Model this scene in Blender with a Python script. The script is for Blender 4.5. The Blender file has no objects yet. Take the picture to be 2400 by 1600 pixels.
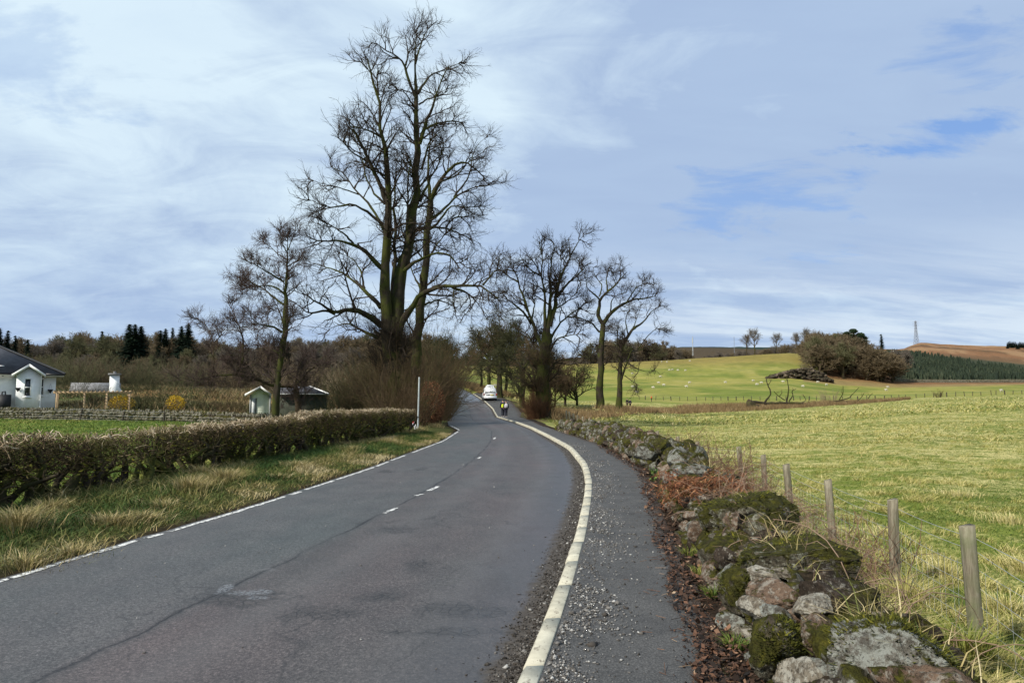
import bpy, bmesh, math, random
import numpy as np
from mathutils import Vector, Matrix

random.seed(11)
rng = np.random.default_rng(11)
scene = bpy.context.scene
COL = scene.collection

# ------------------------------------------------------------------ camera
F = 1667.0            # focal length in photo pixels (2400 wide)
HORIZON = 935.0
PITCH = math.atan((HORIZON - 800.0) / F)
CAM_Z = 1.65
cam_data = bpy.data.cameras.new("camera")
cam_data.sensor_width = 36.0
cam_data.lens = F / 2400.0 * 36.0
cam_data.clip_start = 0.05
cam_data.clip_end = 20000.0
cam = bpy.data.objects.new("camera", cam_data)
cam.location = (0, 0, CAM_Z)
cam.rotation_euler = (math.radians(90) + PITCH, 0, 0)
COL.objects.link(cam)
scene.camera = cam

# ------------------------------------------------------------------ light
SUN_EL = math.radians(38)
SUN_AZ = math.atan2(-0.72, -0.62)          # sun to the left, a little behind
world = bpy.data.worlds.new("World")
scene.world = world
world.use_nodes = True
WN = world.node_tree
WN.nodes.clear()


def wnode(t, **kw):
    n = WN.nodes.new(t)
    for k, v in kw.items():
        setattr(n, k, v)
    return n


def wl(a, b):
    WN.links.new(a, b)


def wmath(op, a, b=None, c=None, clamp=False):
    n = wnode('ShaderNodeMath', operation=op, use_clamp=clamp)
    for i, x in enumerate((a, b, c)):
        if x is None:
            continue
        if isinstance(x, (int, float)):
            n.inputs[i].default_value = x
        else:
            wl(x, n.inputs[i])
    return n.outputs[0]


def wramp(fac, stops, interp='LINEAR'):
    n = wnode('ShaderNodeValToRGB')
    n.color_ramp.interpolation = interp
    els = n.color_ramp.elements
    while len(els) < len(stops):
        els.new(0.5)
    for e, (p, c) in zip(els, stops):
        e.position = p
        e.color = (c, c, c, 1) if isinstance(c, (int, float)) else (*c, 1)
    wl(fac, n.inputs[0])
    return n.outputs[0]


def wmix(fac, a, b):
    n = wnode('ShaderNodeMix', data_type='RGBA')
    for sock, x in ((n.inputs[0], fac), (n.inputs[6], a), (n.inputs[7], b)):
        if isinstance(x, tuple):
            sock.default_value = (*x, 1)
        elif isinstance(x, (int, float)):
            sock.default_value = x
        else:
            wl(x, sock)
    return n.outputs[2]


sky = wnode('ShaderNodeTexSky', sky_type='NISHITA')
sky.sun_disc = False
sky.sun_elevation = SUN_EL
sky.sun_rotation = SUN_AZ
sky.air_density = 1.0
sky.dust_density = 0.6
sky.ozone_density = 1.6
tc = wnode('ShaderNodeTexCoord')
sep = wnode('ShaderNodeSeparateXYZ')
wl(tc.outputs['Generated'], sep.inputs[0])
zc = wmath('MAXIMUM', sep.outputs[2], 0.0)
zz = wmath('ADD', zc, 0.22)
comb = wnode('ShaderNodeCombineXYZ')
wl(wmath('DIVIDE', sep.outputs[0], zz), comb.inputs[0])
wl(wmath('DIVIDE', sep.outputs[1], zz), comb.inputs[1])


def wnoise(scale, detail=6, rough=0.55, dist=0.0, off=(0, 0, 0), sc=(1, 1, 1)):
    mp = wnode('ShaderNodeMapping')
    mp.inputs['Location'].default_value = off
    mp.inputs['Scale'].default_value = sc
    wl(comb.outputs[0], mp.inputs[0])
    n = wnode('ShaderNodeTexNoise')
    n.inputs['Scale'].default_value = scale
    n.inputs['Detail'].default_value = detail
    n.inputs['Roughness'].default_value = rough
    n.inputs['Distortion'].default_value = dist
    wl(mp.outputs[0], n.inputs['Vector'])
    return n.outputs[0]


def skydir(u, v):
    a, b = (u - 1200.0) / F, (800.0 - v) / F
    d = Vector((a, math.cos(PITCH) - b * math.sin(PITCH), math.sin(PITCH) + b * math.cos(PITCH)))
    return d.normalized()


def wblob(u, v, size, flat=1.0, rag=None):
    """soft region of the sky round one direction, size in radians, flattened vertically"""
    d = skydir(u, v)
    sub = wnode('ShaderNodeVectorMath', operation='SUBTRACT')
    wl(tc.outputs['Generated'], sub.inputs[0])
    sub.inputs[1].default_value = d
    mul = wnode('ShaderNodeVectorMath', operation='MULTIPLY')
    wl(sub.outputs[0], mul.inputs[0])
    mul.inputs[1].default_value = (1 / size, 1 / size, flat / size)
    ln = wnode('ShaderNodeVectorMath', operation='LENGTH')
    wl(mul.outputs[0], ln.inputs[0])
    d_ = ln.outputs['Value']
    if rag is not None:
        d_ = wmath('ADD', d_, rag)
    return wramp(d_, [(0.0, 1.0), (1.0, 0.0)], 'EASE')


def wsum(xs):
    r = xs[0]
    for x in xs[1:]:
        r = wmath('ADD', r, x)
    return r


n_gap = wmath('ADD', wmath('MULTIPLY', wnoise(1.9, 9, 0.66, 0.7, (3.1, 1.7, 0), (0.8, 1.3, 1)), .35), wmath('MULTIPLY', wnoise(5.0, 8, 0.62, 0.5, (8.1, 1.2, 5), (0.6, 1.5, 1)), .65))
rag = wmath('ADD', wmath('MULTIPLY', wmath('SUBTRACT', wnoise(3.2, 8, 0.62, 0.5, (4.4, 3.1, 8), (.85, 1.25, 1)), .46), 4.4), wmath('MULTIPLY', wmath('SUBTRACT', n_gap, .47), 3.0))
gaps = wsum([wmath('MULTIPLY', wblob(2310, 290, .15, 2.4, rag), .95), wmath('MULTIPLY', wblob(2290, 175, .10, 1.4, rag), .7), wmath('MULTIPLY', wblob(1830, 470, .19, 2.2, rag), .7), wmath('MULTIPLY', wblob(80, 150, .14, 1.4, rag), .35)])
cover = wramp(gaps, [(0.05, 1.0), (0.95, 0.12)])
brt = wsum([wmath('MULTIPLY', wblob(420, 330, .50), .26), wmath('MULTIPLY', wblob(120, 60, .26), .2), wmath('MULTIPLY', wblob(1300, 250, .40), .10)])
dim = wsum([wmath('MULTIPLY', wblob(2000, 250, .55), .30), wmath('MULTIPLY', wblob(1500, 470, .32, 1.6), .28), wmath('MULTIPLY', wblob(100, 560, .35, 1.4), .22)])
tone = wramp(wmath('SUBTRACT', wmath('ADD', wmath('ADD', wmath('MULTIPLY', wmath('SUBTRACT', wnoise(1.3, 8, 0.6, 0.6, (7.4, 2.2, 3)), .22), 1.25), wmath('MULTIPLY', wmath('SUBTRACT', wnoise(4.2, 8, 0.62, 0.8, (2.4, 6.2, 1), (.8, 1.3, 1)), .38), .75)), brt), dim), [(0.26, 0.0), (0.74, 1.0)])
fine = wramp(wnoise(3.0, 8, 0.6, 0.4, (1.4, 9.2, 1), (0.7, 1.5, 1)), [(0.35, 0.0), (0.7, 1.0)])
cl = wmix(tone, (3.15, 4.15, 5.9), (5.75, 6.95, 7.8))
cl = wmix(wmath('MULTIPLY', fine, 0.25), cl, (4.2, 5.4, 6.9))
# streaky bright cloud low on the right, greyer bank low on the left
low = wramp(zc, [(0.0, 1.0), (0.23, 0.0)])
streak = wramp(wmath('ADD', wnoise(2.2, 7, 0.6, 0.3, (5.2, 0.4, 2), (0.55, 2.2, 1)), wmath('MULTIPLY', sep.outputs[0], .22)), [(0.44, 0.0), (0.66, 1.0)])
cl = wmix(wmath('MULTIPLY', low, wmath('MULTIPLY', streak, 0.9)), cl, (6.5, 7.3, 7.9))
cl = wmix(wmath('MULTIPLY', low, wmath('MULTIPLY', wmath('SUBTRACT', 1.0, streak), 0.6)), cl, (3.1, 4.2, 6.1))
blue = wmix(0.6, sky.outputs[0], (1.5, 3.1, 6.9))
col = wmix(cover, blue, cl)
bg = wnode('ShaderNodeBackground')
wl(col, bg.inputs[0])
bg.inputs[1].default_value = 0.10
wo = wnode('ShaderNodeOutputWorld')
wl(bg.outputs[0], wo.inputs[0])

sun_data = bpy.data.lights.new("sun", 'SUN')
sun_data.energy = 4.2
sun_data.angle = math.radians(3.0)
sun_data.color = (1.0, 0.94, 0.84)
sun = bpy.data.objects.new("sun", sun_data)
sdir = Vector((math.sin(SUN_AZ) * math.cos(SUN_EL), math.cos(SUN_AZ) * math.cos(SUN_EL), math.sin(SUN_EL)))
sun.rotation_euler = (-sdir).to_track_quat('-Z', 'Y').to_euler()
sun.location = (-30, -20, 40)
COL.objects.link(sun)
scene.view_settings.view_transform = 'Standard'
scene.view_settings.look = 'None'
scene.view_settings.exposure = 0.34
scene.view_settings.gamma = 1.0
scene.cycles.max_bounces = 5
scene.cycles.diffuse_bounces = 3
scene.cycles.transparent_max_bounces = 8

# ------------------------------------------------------------------ helpers
CP, SP = math.cos(PITCH), math.sin(PITCH)


def px(u, v, Y):
    """world point at forward distance Y seen at photo pixel u, v"""
    a, b = (u - 1200.0) / F, (800.0 - v) / F
    dy, dz = CP - b * SP, SP + b * CP
    t = Y / dy
    return np.array((t * a, Y, CAM_Z + t * dz))


def smooth(a, b, x):
    t = np.clip((x - a) / (b - a), 0, 1)
    return t * t * (3 - 2 * t)


def hash3(i, j, k):
    n = (i.astype(np.int64) * 374761393 + j.astype(np.int64) * 668265263 + k.astype(np.int64) * 2147483647) & 0xFFFFFFFF
    n = ((n ^ (n >> 13)) * 1274126177) & 0xFFFFFFFF
    n = n ^ (n >> 16)
    return (n & 0xFFFF) / 65535.0


def vnoise(x, y, z=0.0):
    x, y, z = np.broadcast_arrays(np.asarray(x, float), np.asarray(y, float), np.asarray(z, float))
    i, j, k = np.floor(x), np.floor(y), np.floor(z)
    f, g, h = x - i, y - j, z - k
    f, g, h = f * f * (3 - 2 * f), g * g * (3 - 2 * g), h * h * (3 - 2 * h)
    r = 0
    for a in (0, 1):
        for b in (0, 1):
            for c in (0, 1):
                w = (f if a else 1 - f) * (g if b else 1 - g) * (h if c else 1 - h)
                r = r + w * hash3(i + a, j + b, k + c)
    return r


def fbm(x, y, z=0.0, o=4):
    s, a, t = 0, 0.5, 0
    for q in range(o):
        s = s + a * vnoise(x * 2 ** q + 17.3 * q, y * 2 ** q + 5.1 * q, np.asarray(z) * 2 ** q)
        t += a
        a *= 0.5
    return s / t


ORG = {}


class G:
    """collects geometry; build() links it as one mesh object"""

    def __init__(self):
        self.V, self.Fs, self.T, self.n = [], [], [], 0

    def add(self, V, Fc, tint=0.5):
        V = np.asarray(V, float).reshape(-1, 3)
        self.V.append(V)
        if not isinstance(Fc, list):
            Fc = [Fc]
        for f in Fc:
            f = np.asarray(f, np.int64)
            self.Fs.append(f + self.n)
        t = np.broadcast_to(np.asarray(tint, float), (len(V),)) if np.ndim(tint) < 2 else tint
        self.T.append(np.array(t))
        self.n += len(V)
        return self

    def box(self, lo, hi, tint=0.5):
        x0, y0, z0 = lo
        x1, y1, z1 = hi
        V = [(x0, y0, z0), (x1, y0, z0), (x1, y1, z0), (x0, y1, z0), (x0, y0, z1), (x1, y0, z1), (x1, y1, z1), (x0, y1, z1)]
        return self.add(V, [[(0, 3, 2, 1), (4, 5, 6, 7), (0, 1, 5, 4), (1, 2, 6, 5), (2, 3, 7, 6), (3, 0, 4, 7)]], tint)

    def prism(self, pts, y0, y1, tint=0.5):
        """polygon in x,z extruded along y"""
        n = len(pts)
        V = [(x, y0, z) for x, z in pts] + [(x, y1, z) for x, z in pts]
        self.add(V, [[(i, (i + 1) % n, n + (i + 1) % n, n + i)] for i in range(n)], tint)
        b = self.n - 2 * n
        self.Fs.append(np.array([[b + n - 1 - i for i in range(n)]]))
        self.Fs.append(np.array([[b + n + i for i in range(n)]]))
        return self

    def tube(self, pts, radii, sides=6, tint=0.5):
        P = np.asarray(pts, float)[None]
        R = np.broadcast_to(np.asarray(radii, float), (1, P.shape[1]))
        V, Fq = tubes(P, R, sides)
        return self.add(V, Fq, tint)

    def build(self, name, mat, parent=None, shade=False, org=None):
        V = np.concatenate(self.V) if self.V else np.zeros((0, 3))
        T = np.concatenate(self.T) if self.T else np.zeros(0)
        if parent is not None:
            V = V - np.asarray(ORG.get(parent.name, (0, 0, 0)))
        elif org is not None:
            V = V - np.asarray(org)
        me = bpy.data.meshes.new(name)
        me.vertices.add(len(V))
        me.vertices.foreach_set('co', V.astype(np.float32).ravel())
        tot = [np.full(len(f), f.shape[1]) for f in self.Fs]
        tot = np.concatenate(tot) if tot else np.zeros(0, int)
        loops = np.concatenate([f.ravel() for f in self.Fs]) if self.Fs else np.zeros(0, int)
        me.loops.add(len(loops))
        me.loops.foreach_set('vertex_index', loops.astype(np.int32))
        me.polygons.add(len(tot))
        st = np.concatenate(([0], np.cumsum(tot)[:-1])) if len(tot) else tot
        me.polygons.foreach_set('loop_start', st.astype(np.int32))
        try:
            me.polygons.foreach_set('loop_total', tot.astype(np.int32))
        except Exception:
            pass
        if shade:
            me.polygons.foreach_set('use_smooth', np.ones(len(tot), bool))
        if self.T and T.ndim == 1:
            at = me.attributes.new('tint', 'FLOAT', 'POINT')
            at.data.foreach_set('value', T.astype(np.float32))
        elif self.T:
            at = me.attributes.new('Col', 'FLOAT_COLOR', 'POINT')
            at.data.foreach_set('color', np.concatenate((T, np.ones((len(T), 1))), 1).astype(np.float32).ravel())
        me.update(calc_edges=True)
        me.validate()
        if mat is not None:
            me.materials.append(mat)
        o = bpy.data.objects.new(name, me)
        COL.objects.link(o)
        if parent is not None:
            o.parent = parent
            ORG[o.name] = ORG.get(parent.name, (0, 0, 0))
        elif org is not None:
            o.location = org
            ORG[o.name] = tuple(org)
        return o


def tag(o, label=None, cat=None, group=None, kind=None):
    for k, v in (('label', label), ('category', cat), ('group', group), ('kind', kind)):
        if v:
            o[k] = v
    return o


def thing(name, label, cat, loc=(0, 0, 0), group=None, rz=0.0):
    o = bpy.data.objects.new(name, None)
    o.empty_display_size = 0.2
    o.location = tuple(float(c) for c in loc)
    o.rotation_euler = (0, 0, rz)
    COL.objects.link(o)
    ORG[o.name] = tuple(float(c) for c in loc)
    return tag(o, label, cat, group)


def local(name, label, cat, loc, rz=0.0, group=None):
    """a thing whose parts are written in its own coordinates"""
    o = thing(name, label, cat, loc, group, rz)
    ORG[o.name] = (0, 0, 0)
    return o


def copy_tree(o, parent=None):
    c = o.copy()
    COL.objects.link(c)
    if parent is not None:
        c.parent = parent
    for ch in list(o.children):
        copy_tree(ch, c)
    return c


def place(proto, used, loc, rz=0.0, sc=1.0, label=None, group=None):
    """first call moves the prototype itself, later calls copy it with all its parts"""
    if proto.name in used:
        o = copy_tree(proto)
    else:
        o = proto
        used.add(proto.name)
    o.location = tuple(float(c) for c in loc)
    o.rotation_euler = (0, 0, rz)
    o.scale = (sc, sc, sc) if isinstance(sc, (int, float)) else tuple(sc)
    if label:
        o['label'] = label
    if group:
        o['group'] = group
    return o


USED = set()


def tubes(P, R, sides):
    N, K, _ = P.shape
    T = np.gradient(P, axis=1)
    T /= np.linalg.norm(T, axis=2, keepdims=True) + 1e-9
    m = P[:, -1] - P[:, 0]
    m /= np.linalg.norm(m, axis=1, keepdims=True) + 1e-9
    ref = np.where(np.abs(m[:, 2:3]) < 0.8, np.array([[0, 0, 1.0]]), np.array([[1.0, 0.3, 0]]))
    A = np.cross(T, ref[:, None, :])
    A /= np.linalg.norm(A, axis=2, keepdims=True) + 1e-9
    B = np.cross(T, A)
    an = np.arange(sides) * 2 * np.pi / sides
    ring = P[:, :, None, :] + R[:, :, None, None] * (np.cos(an)[None, None, :, None] * A[:, :, None, :] + np.sin(an)[None, None, :, None] * B[:, :, None, :])
    V = ring.reshape(-1, 3)
    n, k, s = np.meshgrid(np.arange(N), np.arange(K - 1), np.arange(sides), indexing='ij')
    s2 = (s + 1) % sides
    b = n * K * sides
    Fq = np.stack((b + k * sides + s, b + k * sides + s2, b + (k + 1) * sides + s2, b + (k + 1) * sides + s), -1).reshape(-1, 4)
    return V, Fq


def resample(pts, K):
    pts = np.asarray(pts, float)
    d = np.concatenate(([0], np.cumsum(np.linalg.norm(np.diff(pts, axis=0), axis=1))))
    t = np.linspace(0, d[-1], K)
    out = np.stack([np.interp(t, d, pts[:, i]) for i in range(pts.shape[1])], 1)
    sm = out.copy()
    sm[1:-1] = 0.25 * out[:-2] + 0.5 * out[1:-1] + 0.25 * out[2:]
    return sm


def grow(P, R, counts, L0, L1, ang=(35, 65), tmin=0.2, K=5, up=0.1, wig=0.15, rr=0.55, rmin=0.01, taper=0.35, cap=9.0, tmax=1.0, lref=1e-9):
    N, K0, _ = P.shape
    idx = np.repeat(np.arange(N), counts)
    M = len(idx)
    t = rng.uniform(tmin, tmax, M)
    f = t * (K0 - 1) * 0.9999
    i = f.astype(int)
    fr = (f - i)[:, None]
    pos = P[idx, i] * (1 - fr) + P[idx, i + 1] * fr
    tan = P[idx, i + 1] - P[idx, i]
    tan /= np.linalg.norm(tan, axis=1, keepdims=True) + 1e-9
    rad = R[idx, i] * (1 - fr[:, 0]) + R[idx, i + 1] * fr[:, 0]
    pr = rng.normal(size=(M, 3))
    pr -= tan * np.sum(pr * tan, 1, keepdims=True)
    pr /= np.linalg.norm(pr, axis=1, keepdims=True) + 1e-9
    a = np.radians(rng.uniform(ang[0], ang[1], M))[:, None]
    d = tan * np.cos(a) + pr * np.sin(a)
    d[:, 2] += up
    d /= np.linalg.norm(d, axis=1, keepdims=True)
    L = rng.uniform(L0, L1, M) * (1.2 - 0.75 * t) * np.clip(np.sqrt(rad / lref), .45, 1)
    out = np.empty((M, K, 3))
    out[:, 0] = pos
    for k in range(1, K):
        pos = pos + d * (L / (K - 1))[:, None]
        out[:, k] = pos
        d = d + rng.normal(size=(M, 3)) * wig
        d[:, 2] += up * 0.3
        d /= np.linalg.norm(d, axis=1, keepdims=True)
    r0 = np.maximum(np.minimum(rad * rr, cap), rmin)
    R2 = r0[:, None] * np.linspace(1, taper, K)[None]
    return out, R2


# ------------------------------------------------------------------ material builder
class M:
    def __init__(self, name):
        self.m = bpy.data.materials.new(name)
        self.m.use_nodes = True
        self.nt = self.m.node_tree
        self.bs = self.nt.nodes['Principled BSDF']
        self.geo = None
        self.tcn = None

    def node(self, t, **kw):
        n = self.nt.nodes.new(t)
        for k, v in kw.items():
            setattr(n, k, v)
        return n

    def put(self, sock, x):
        if isinstance(x, (tuple, list)):
            sock.default_value = (*x, 1) if len(x) == 3 and len(sock.default_value) == 4 else x
        elif isinstance(x, (int, float)):
            sock.default_value = x
        else:
            self.nt.links.new(x, sock)

    def pos(self):
        if self.tcn is None:
            self.tcn = self.node('ShaderNodeNewGeometry')
        return self.tcn.outputs['Position']

    def obj(self):
        return self.node('ShaderNodeTexCoord').outputs['Object']

    def normal_z(self):
        self.pos()
        s = self.node('ShaderNodeSeparateXYZ')
        self.put(s.inputs[0], self.tcn.outputs['Normal'])
        return s.outputs[2]

    def noise(self, scale, detail=4, rough=0.55, sc=(1, 1, 1), vec=None, dist=0.0, off=(0, 0, 0)):
        mp = self.node('ShaderNodeMapping')
        mp.inputs['Scale'].default_value = sc
        mp.inputs['Location'].default_value = off
        self.put(mp.inputs[0], vec if vec is not None else self.pos())
        n = self.node('ShaderNodeTexNoise')
        n.inputs['Scale'].default_value = scale
        n.inputs['Detail'].default_value = detail
        n.inputs['Roughness'].default_value = rough
        n.inputs['Distortion'].default_value = dist
        self.put(n.inputs['Vector'], mp.outputs[0])
        return n.outputs[0]

    def vor(self, scale, feature='F1', vec=None, out=0, sc=(1, 1, 1)):
        mp = self.node('ShaderNodeMapping')
        mp.inputs['Scale'].default_value = sc
        self.put(mp.inputs[0], vec if vec is not None else self.pos())
        n = self.node('ShaderNodeTexVoronoi', feature=feature)
        n.inputs['Scale'].default_value = scale
        self.put(n.inputs['Vector'], mp.outputs[0])
        return n.outputs[out]

    def attr(self, name, out='Fac'):
        n = self.node('ShaderNodeAttribute')
        n.attribute_name = name
        return n.outputs[out]

    def ramp(self, fac, stops, interp='LINEAR'):
        n = self.node('ShaderNodeValToRGB')
        n.color_ramp.interpolation = interp
        els = n.color_ramp.elements
        while len(els) < len(stops):
            els.new(0.5)
        for e, (p, c) in zip(els, stops):
            e.position = p
            e.color = (c, c, c, 1) if isinstance(c, (int, float)) else (*c, 1)
        self.put(n.inputs[0], fac)
        return n.outputs[0]

    def math(self, op, a, b=0.0, clamp=False):
        n = self.node('ShaderNodeMath', operation=op, use_clamp=clamp)
        self.put(n.inputs[0], a)
        self.put(n.inputs[1], b)
        return n.outputs[0]

    def mix(self, fac, a, b, mode='MIX'):
        n = self.node('ShaderNodeMix', data_type='RGBA', blend_type=mode)
        self.put(n.inputs[0], fac)
        self.put(n.inputs[6], a)
        self.put(n.inputs[7], b)
        return n.outputs[2]

    def done(self, color, rough=0.8, bump=None, strength=0.3, dist=0.02, spec=0.3, metal=0.0, trans=0.0):
        self.put(self.bs.inputs['Base Color'], color)
        self.put(self.bs.inputs['Roughness'], rough)
        self.bs.inputs['Specular IOR Level'].default_value = spec
        self.bs.inputs['Metallic'].default_value = metal
        if bump is not None:
            b = self.node('ShaderNodeBump')
            b.inputs['Strength'].default_value = strength
            b.inputs['Distance'].default_value = dist
            self.put(b.inputs['Height'], bump)
            self.put(self.bs.inputs['Normal'], b.outputs[0])
        return self.m


def plain(name, col, rough=0.6, var=0.25, scale=6.0, spec=0.3, metal=0.0):
    m = M(name)
    n = m.noise(scale, 5, 0.6)
    dark = tuple(c * (1 - var) for c in col)
    lite = tuple(min(1, c * (1 + var)) for c in col)
    return m.done(m.ramp(n, [(0.3, dark), (0.7, lite)]), rough, n, 0.15, 0.01, spec, metal)


def bark(name, base, lite, moss=None, mossamt=0.5, scale=3.0):
    m = M(name)
    n = m.noise(scale, 6, 0.65, (1, 1, 0.35))
    c = m.ramp(n, [(0.3, base), (0.72, lite)])
    if moss is not None:
        k = m.ramp(m.noise(0.9, 5, 0.6, off=(4, 2, 1)), [(0.62 - 0.3 * mossamt, 0.0), (0.74 - 0.3 * mossamt, 1.0)])
        c = m.mix(m.math('MULTIPLY', k, 0.8), c, moss)
    return m.done(c, 0.95, n, 0.6, 0.05, 0.1)


def blade_mat(name, stops, rough=0.75):
    m = M(name)
    t = m.attr('tint')
    c = m.ramp(t, stops)
    m.put(m.bs.inputs['Subsurface Weight'], 0.0)
    return m.done(c, rough, spec=0.2)


MAT = {}
MAT['bark_dark'] = bark('bark dark', (0.018, 0.014, 0.010), (0.055, 0.045, 0.032), (0.05, 0.058, 0.012), 0.55)
MAT['bark_brown'] = bark('bark brown', (0.03, 0.022, 0.014), (0.085, 0.062, 0.04), (0.055, 0.06, 0.016), 0.4)
MAT['twig_dark'] = bark('twig dark', (0.022, 0.016, 0.012), (0.06, 0.046, 0.035))
MAT['twig_mauve'] = bark('twig mauve', (0.05, 0.034, 0.03), (0.11, 0.078, 0.066))
MAT['twig_brown'] = bark('twig brown', (0.055, 0.036, 0.02), (0.13, 0.09, 0.052), (0.07, 0.068, 0.022), 0.35)
MAT['twig_red'] = bark('twig red', (0.07, 0.034, 0.018), (0.16, 0.085, 0.045))
MAT['twig_pale'] = bark('twig pale', (0.16, 0.12, 0.075), (0.36, 0.29, 0.19))
MAT['twig_olive'] = bark('twig olive', (0.03, 0.03, 0.015), (0.075, 0.075, 0.035))

# ------------------------------------------------------------------ plan of the road
def g_road(Y):
    return np.interp(Y, [-200, 50, 62, 76, 84, 98, 130, 160, 200, 260, 400], [0, 0, -.12, -.27, .15, 1.3, 2.9, 4.5, 6.6, 9.5, 14])


def hit(u, v, dz=0.0):
    """point of the road surface (raised by dz) seen at a photo pixel"""
    lo, hi = 1.5, 300.0
    for Y in np.geomspace(1.5, 300, 1200):
        p = px(u, v, Y)
        if p[2] < g_road(Y) + dz:
            return px(u, v, Y)
    return px(u, v, 200)


_left = np.array([hit(*p)[:2] for p in [(0, 1359), (172, 1306), (302, 1269), (497, 1214), (651, 1166), (861, 1098.5), (933, 1071), (1037, 1032.5), (1075, 1008)]])
_kerb = np.array([hit(*p, dz=0.1)[:2] for p in [(1207, 1600), (1251, 1513), (1287, 1419), (1314, 1348), (1347, 1254.5), (1364, 1184), (1371.6, 1145), (1371.6, 1115), (1364, 1084), (1331.5, 1046), (1282, 1019), (1243, 1000), (1191, 983), (1155, 957.6)]])
_path = np.array([hit(*p, dz=0.1)[:2] for p in [(1684, 1600), (1600, 1360), (1546, 1224), (1512, 1110), (1400, 1041), (1312, 1012), (1262, 996)]])
YG = np.linspace(-60, 220, 1121)


def curve(pts, extra):
    p = np.concatenate((pts, extra)) if len(extra) else pts
    p = p[np.argsort(p[:, 1])]
    x = np.interp(YG, p[:, 1], p[:, 0])
    lo = p[0]
    s0 = (p[2, 0] - p[0, 0]) / (p[2, 1] - p[0, 1])
    x = np.where(YG < lo[1], lo[0] + (YG - lo[1]) * s0 - 0.004 * (YG - lo[1]) ** 2, x)
    for w in (3, 3):
        k = np.ones(2 * w + 1) / (2 * w + 1)
        x = np.convolve(np.pad(x, w, mode='edge'), k, 'valid')
    return x


_kx = curve(_kerb, np.array([(-3.75, 98), (-7.6, 130), (-12.4, 160), (-21, 200), (-26, 220)], float))
_k = lambda Y: np.interp(Y, YG, _kx)
_lx = curve(_left, np.array([(_k(Y) - w, Y) for Y, w in ((45, 4.6), (61, 4.9), (76, 4.9), (98, 4.7), (130, 4.6), (160, 4.6), (200, 4.6), (220, 4.6))]))
_px_ = curve(_path, np.array([(_k(Y) + w, Y) for Y, w in ((62, 1.7), (72, 2.0), (82, 3.0), (95, 3.4), (108, 3.2), (118, 1.2), (150, 1.0), (200, 1.0), (220, 1.0))]))
xl = lambda Y: np.interp(Y, YG, _lx)
xr = lambda Y: np.interp(Y, YG, _kx)
xp = lambda Y: np.interp(Y, YG, _px_)

# ------------------------------------------------------------------ terrain height
def zv(Y, v):
    return CAM_Z + (HORIZON - v) * Y / F


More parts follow.
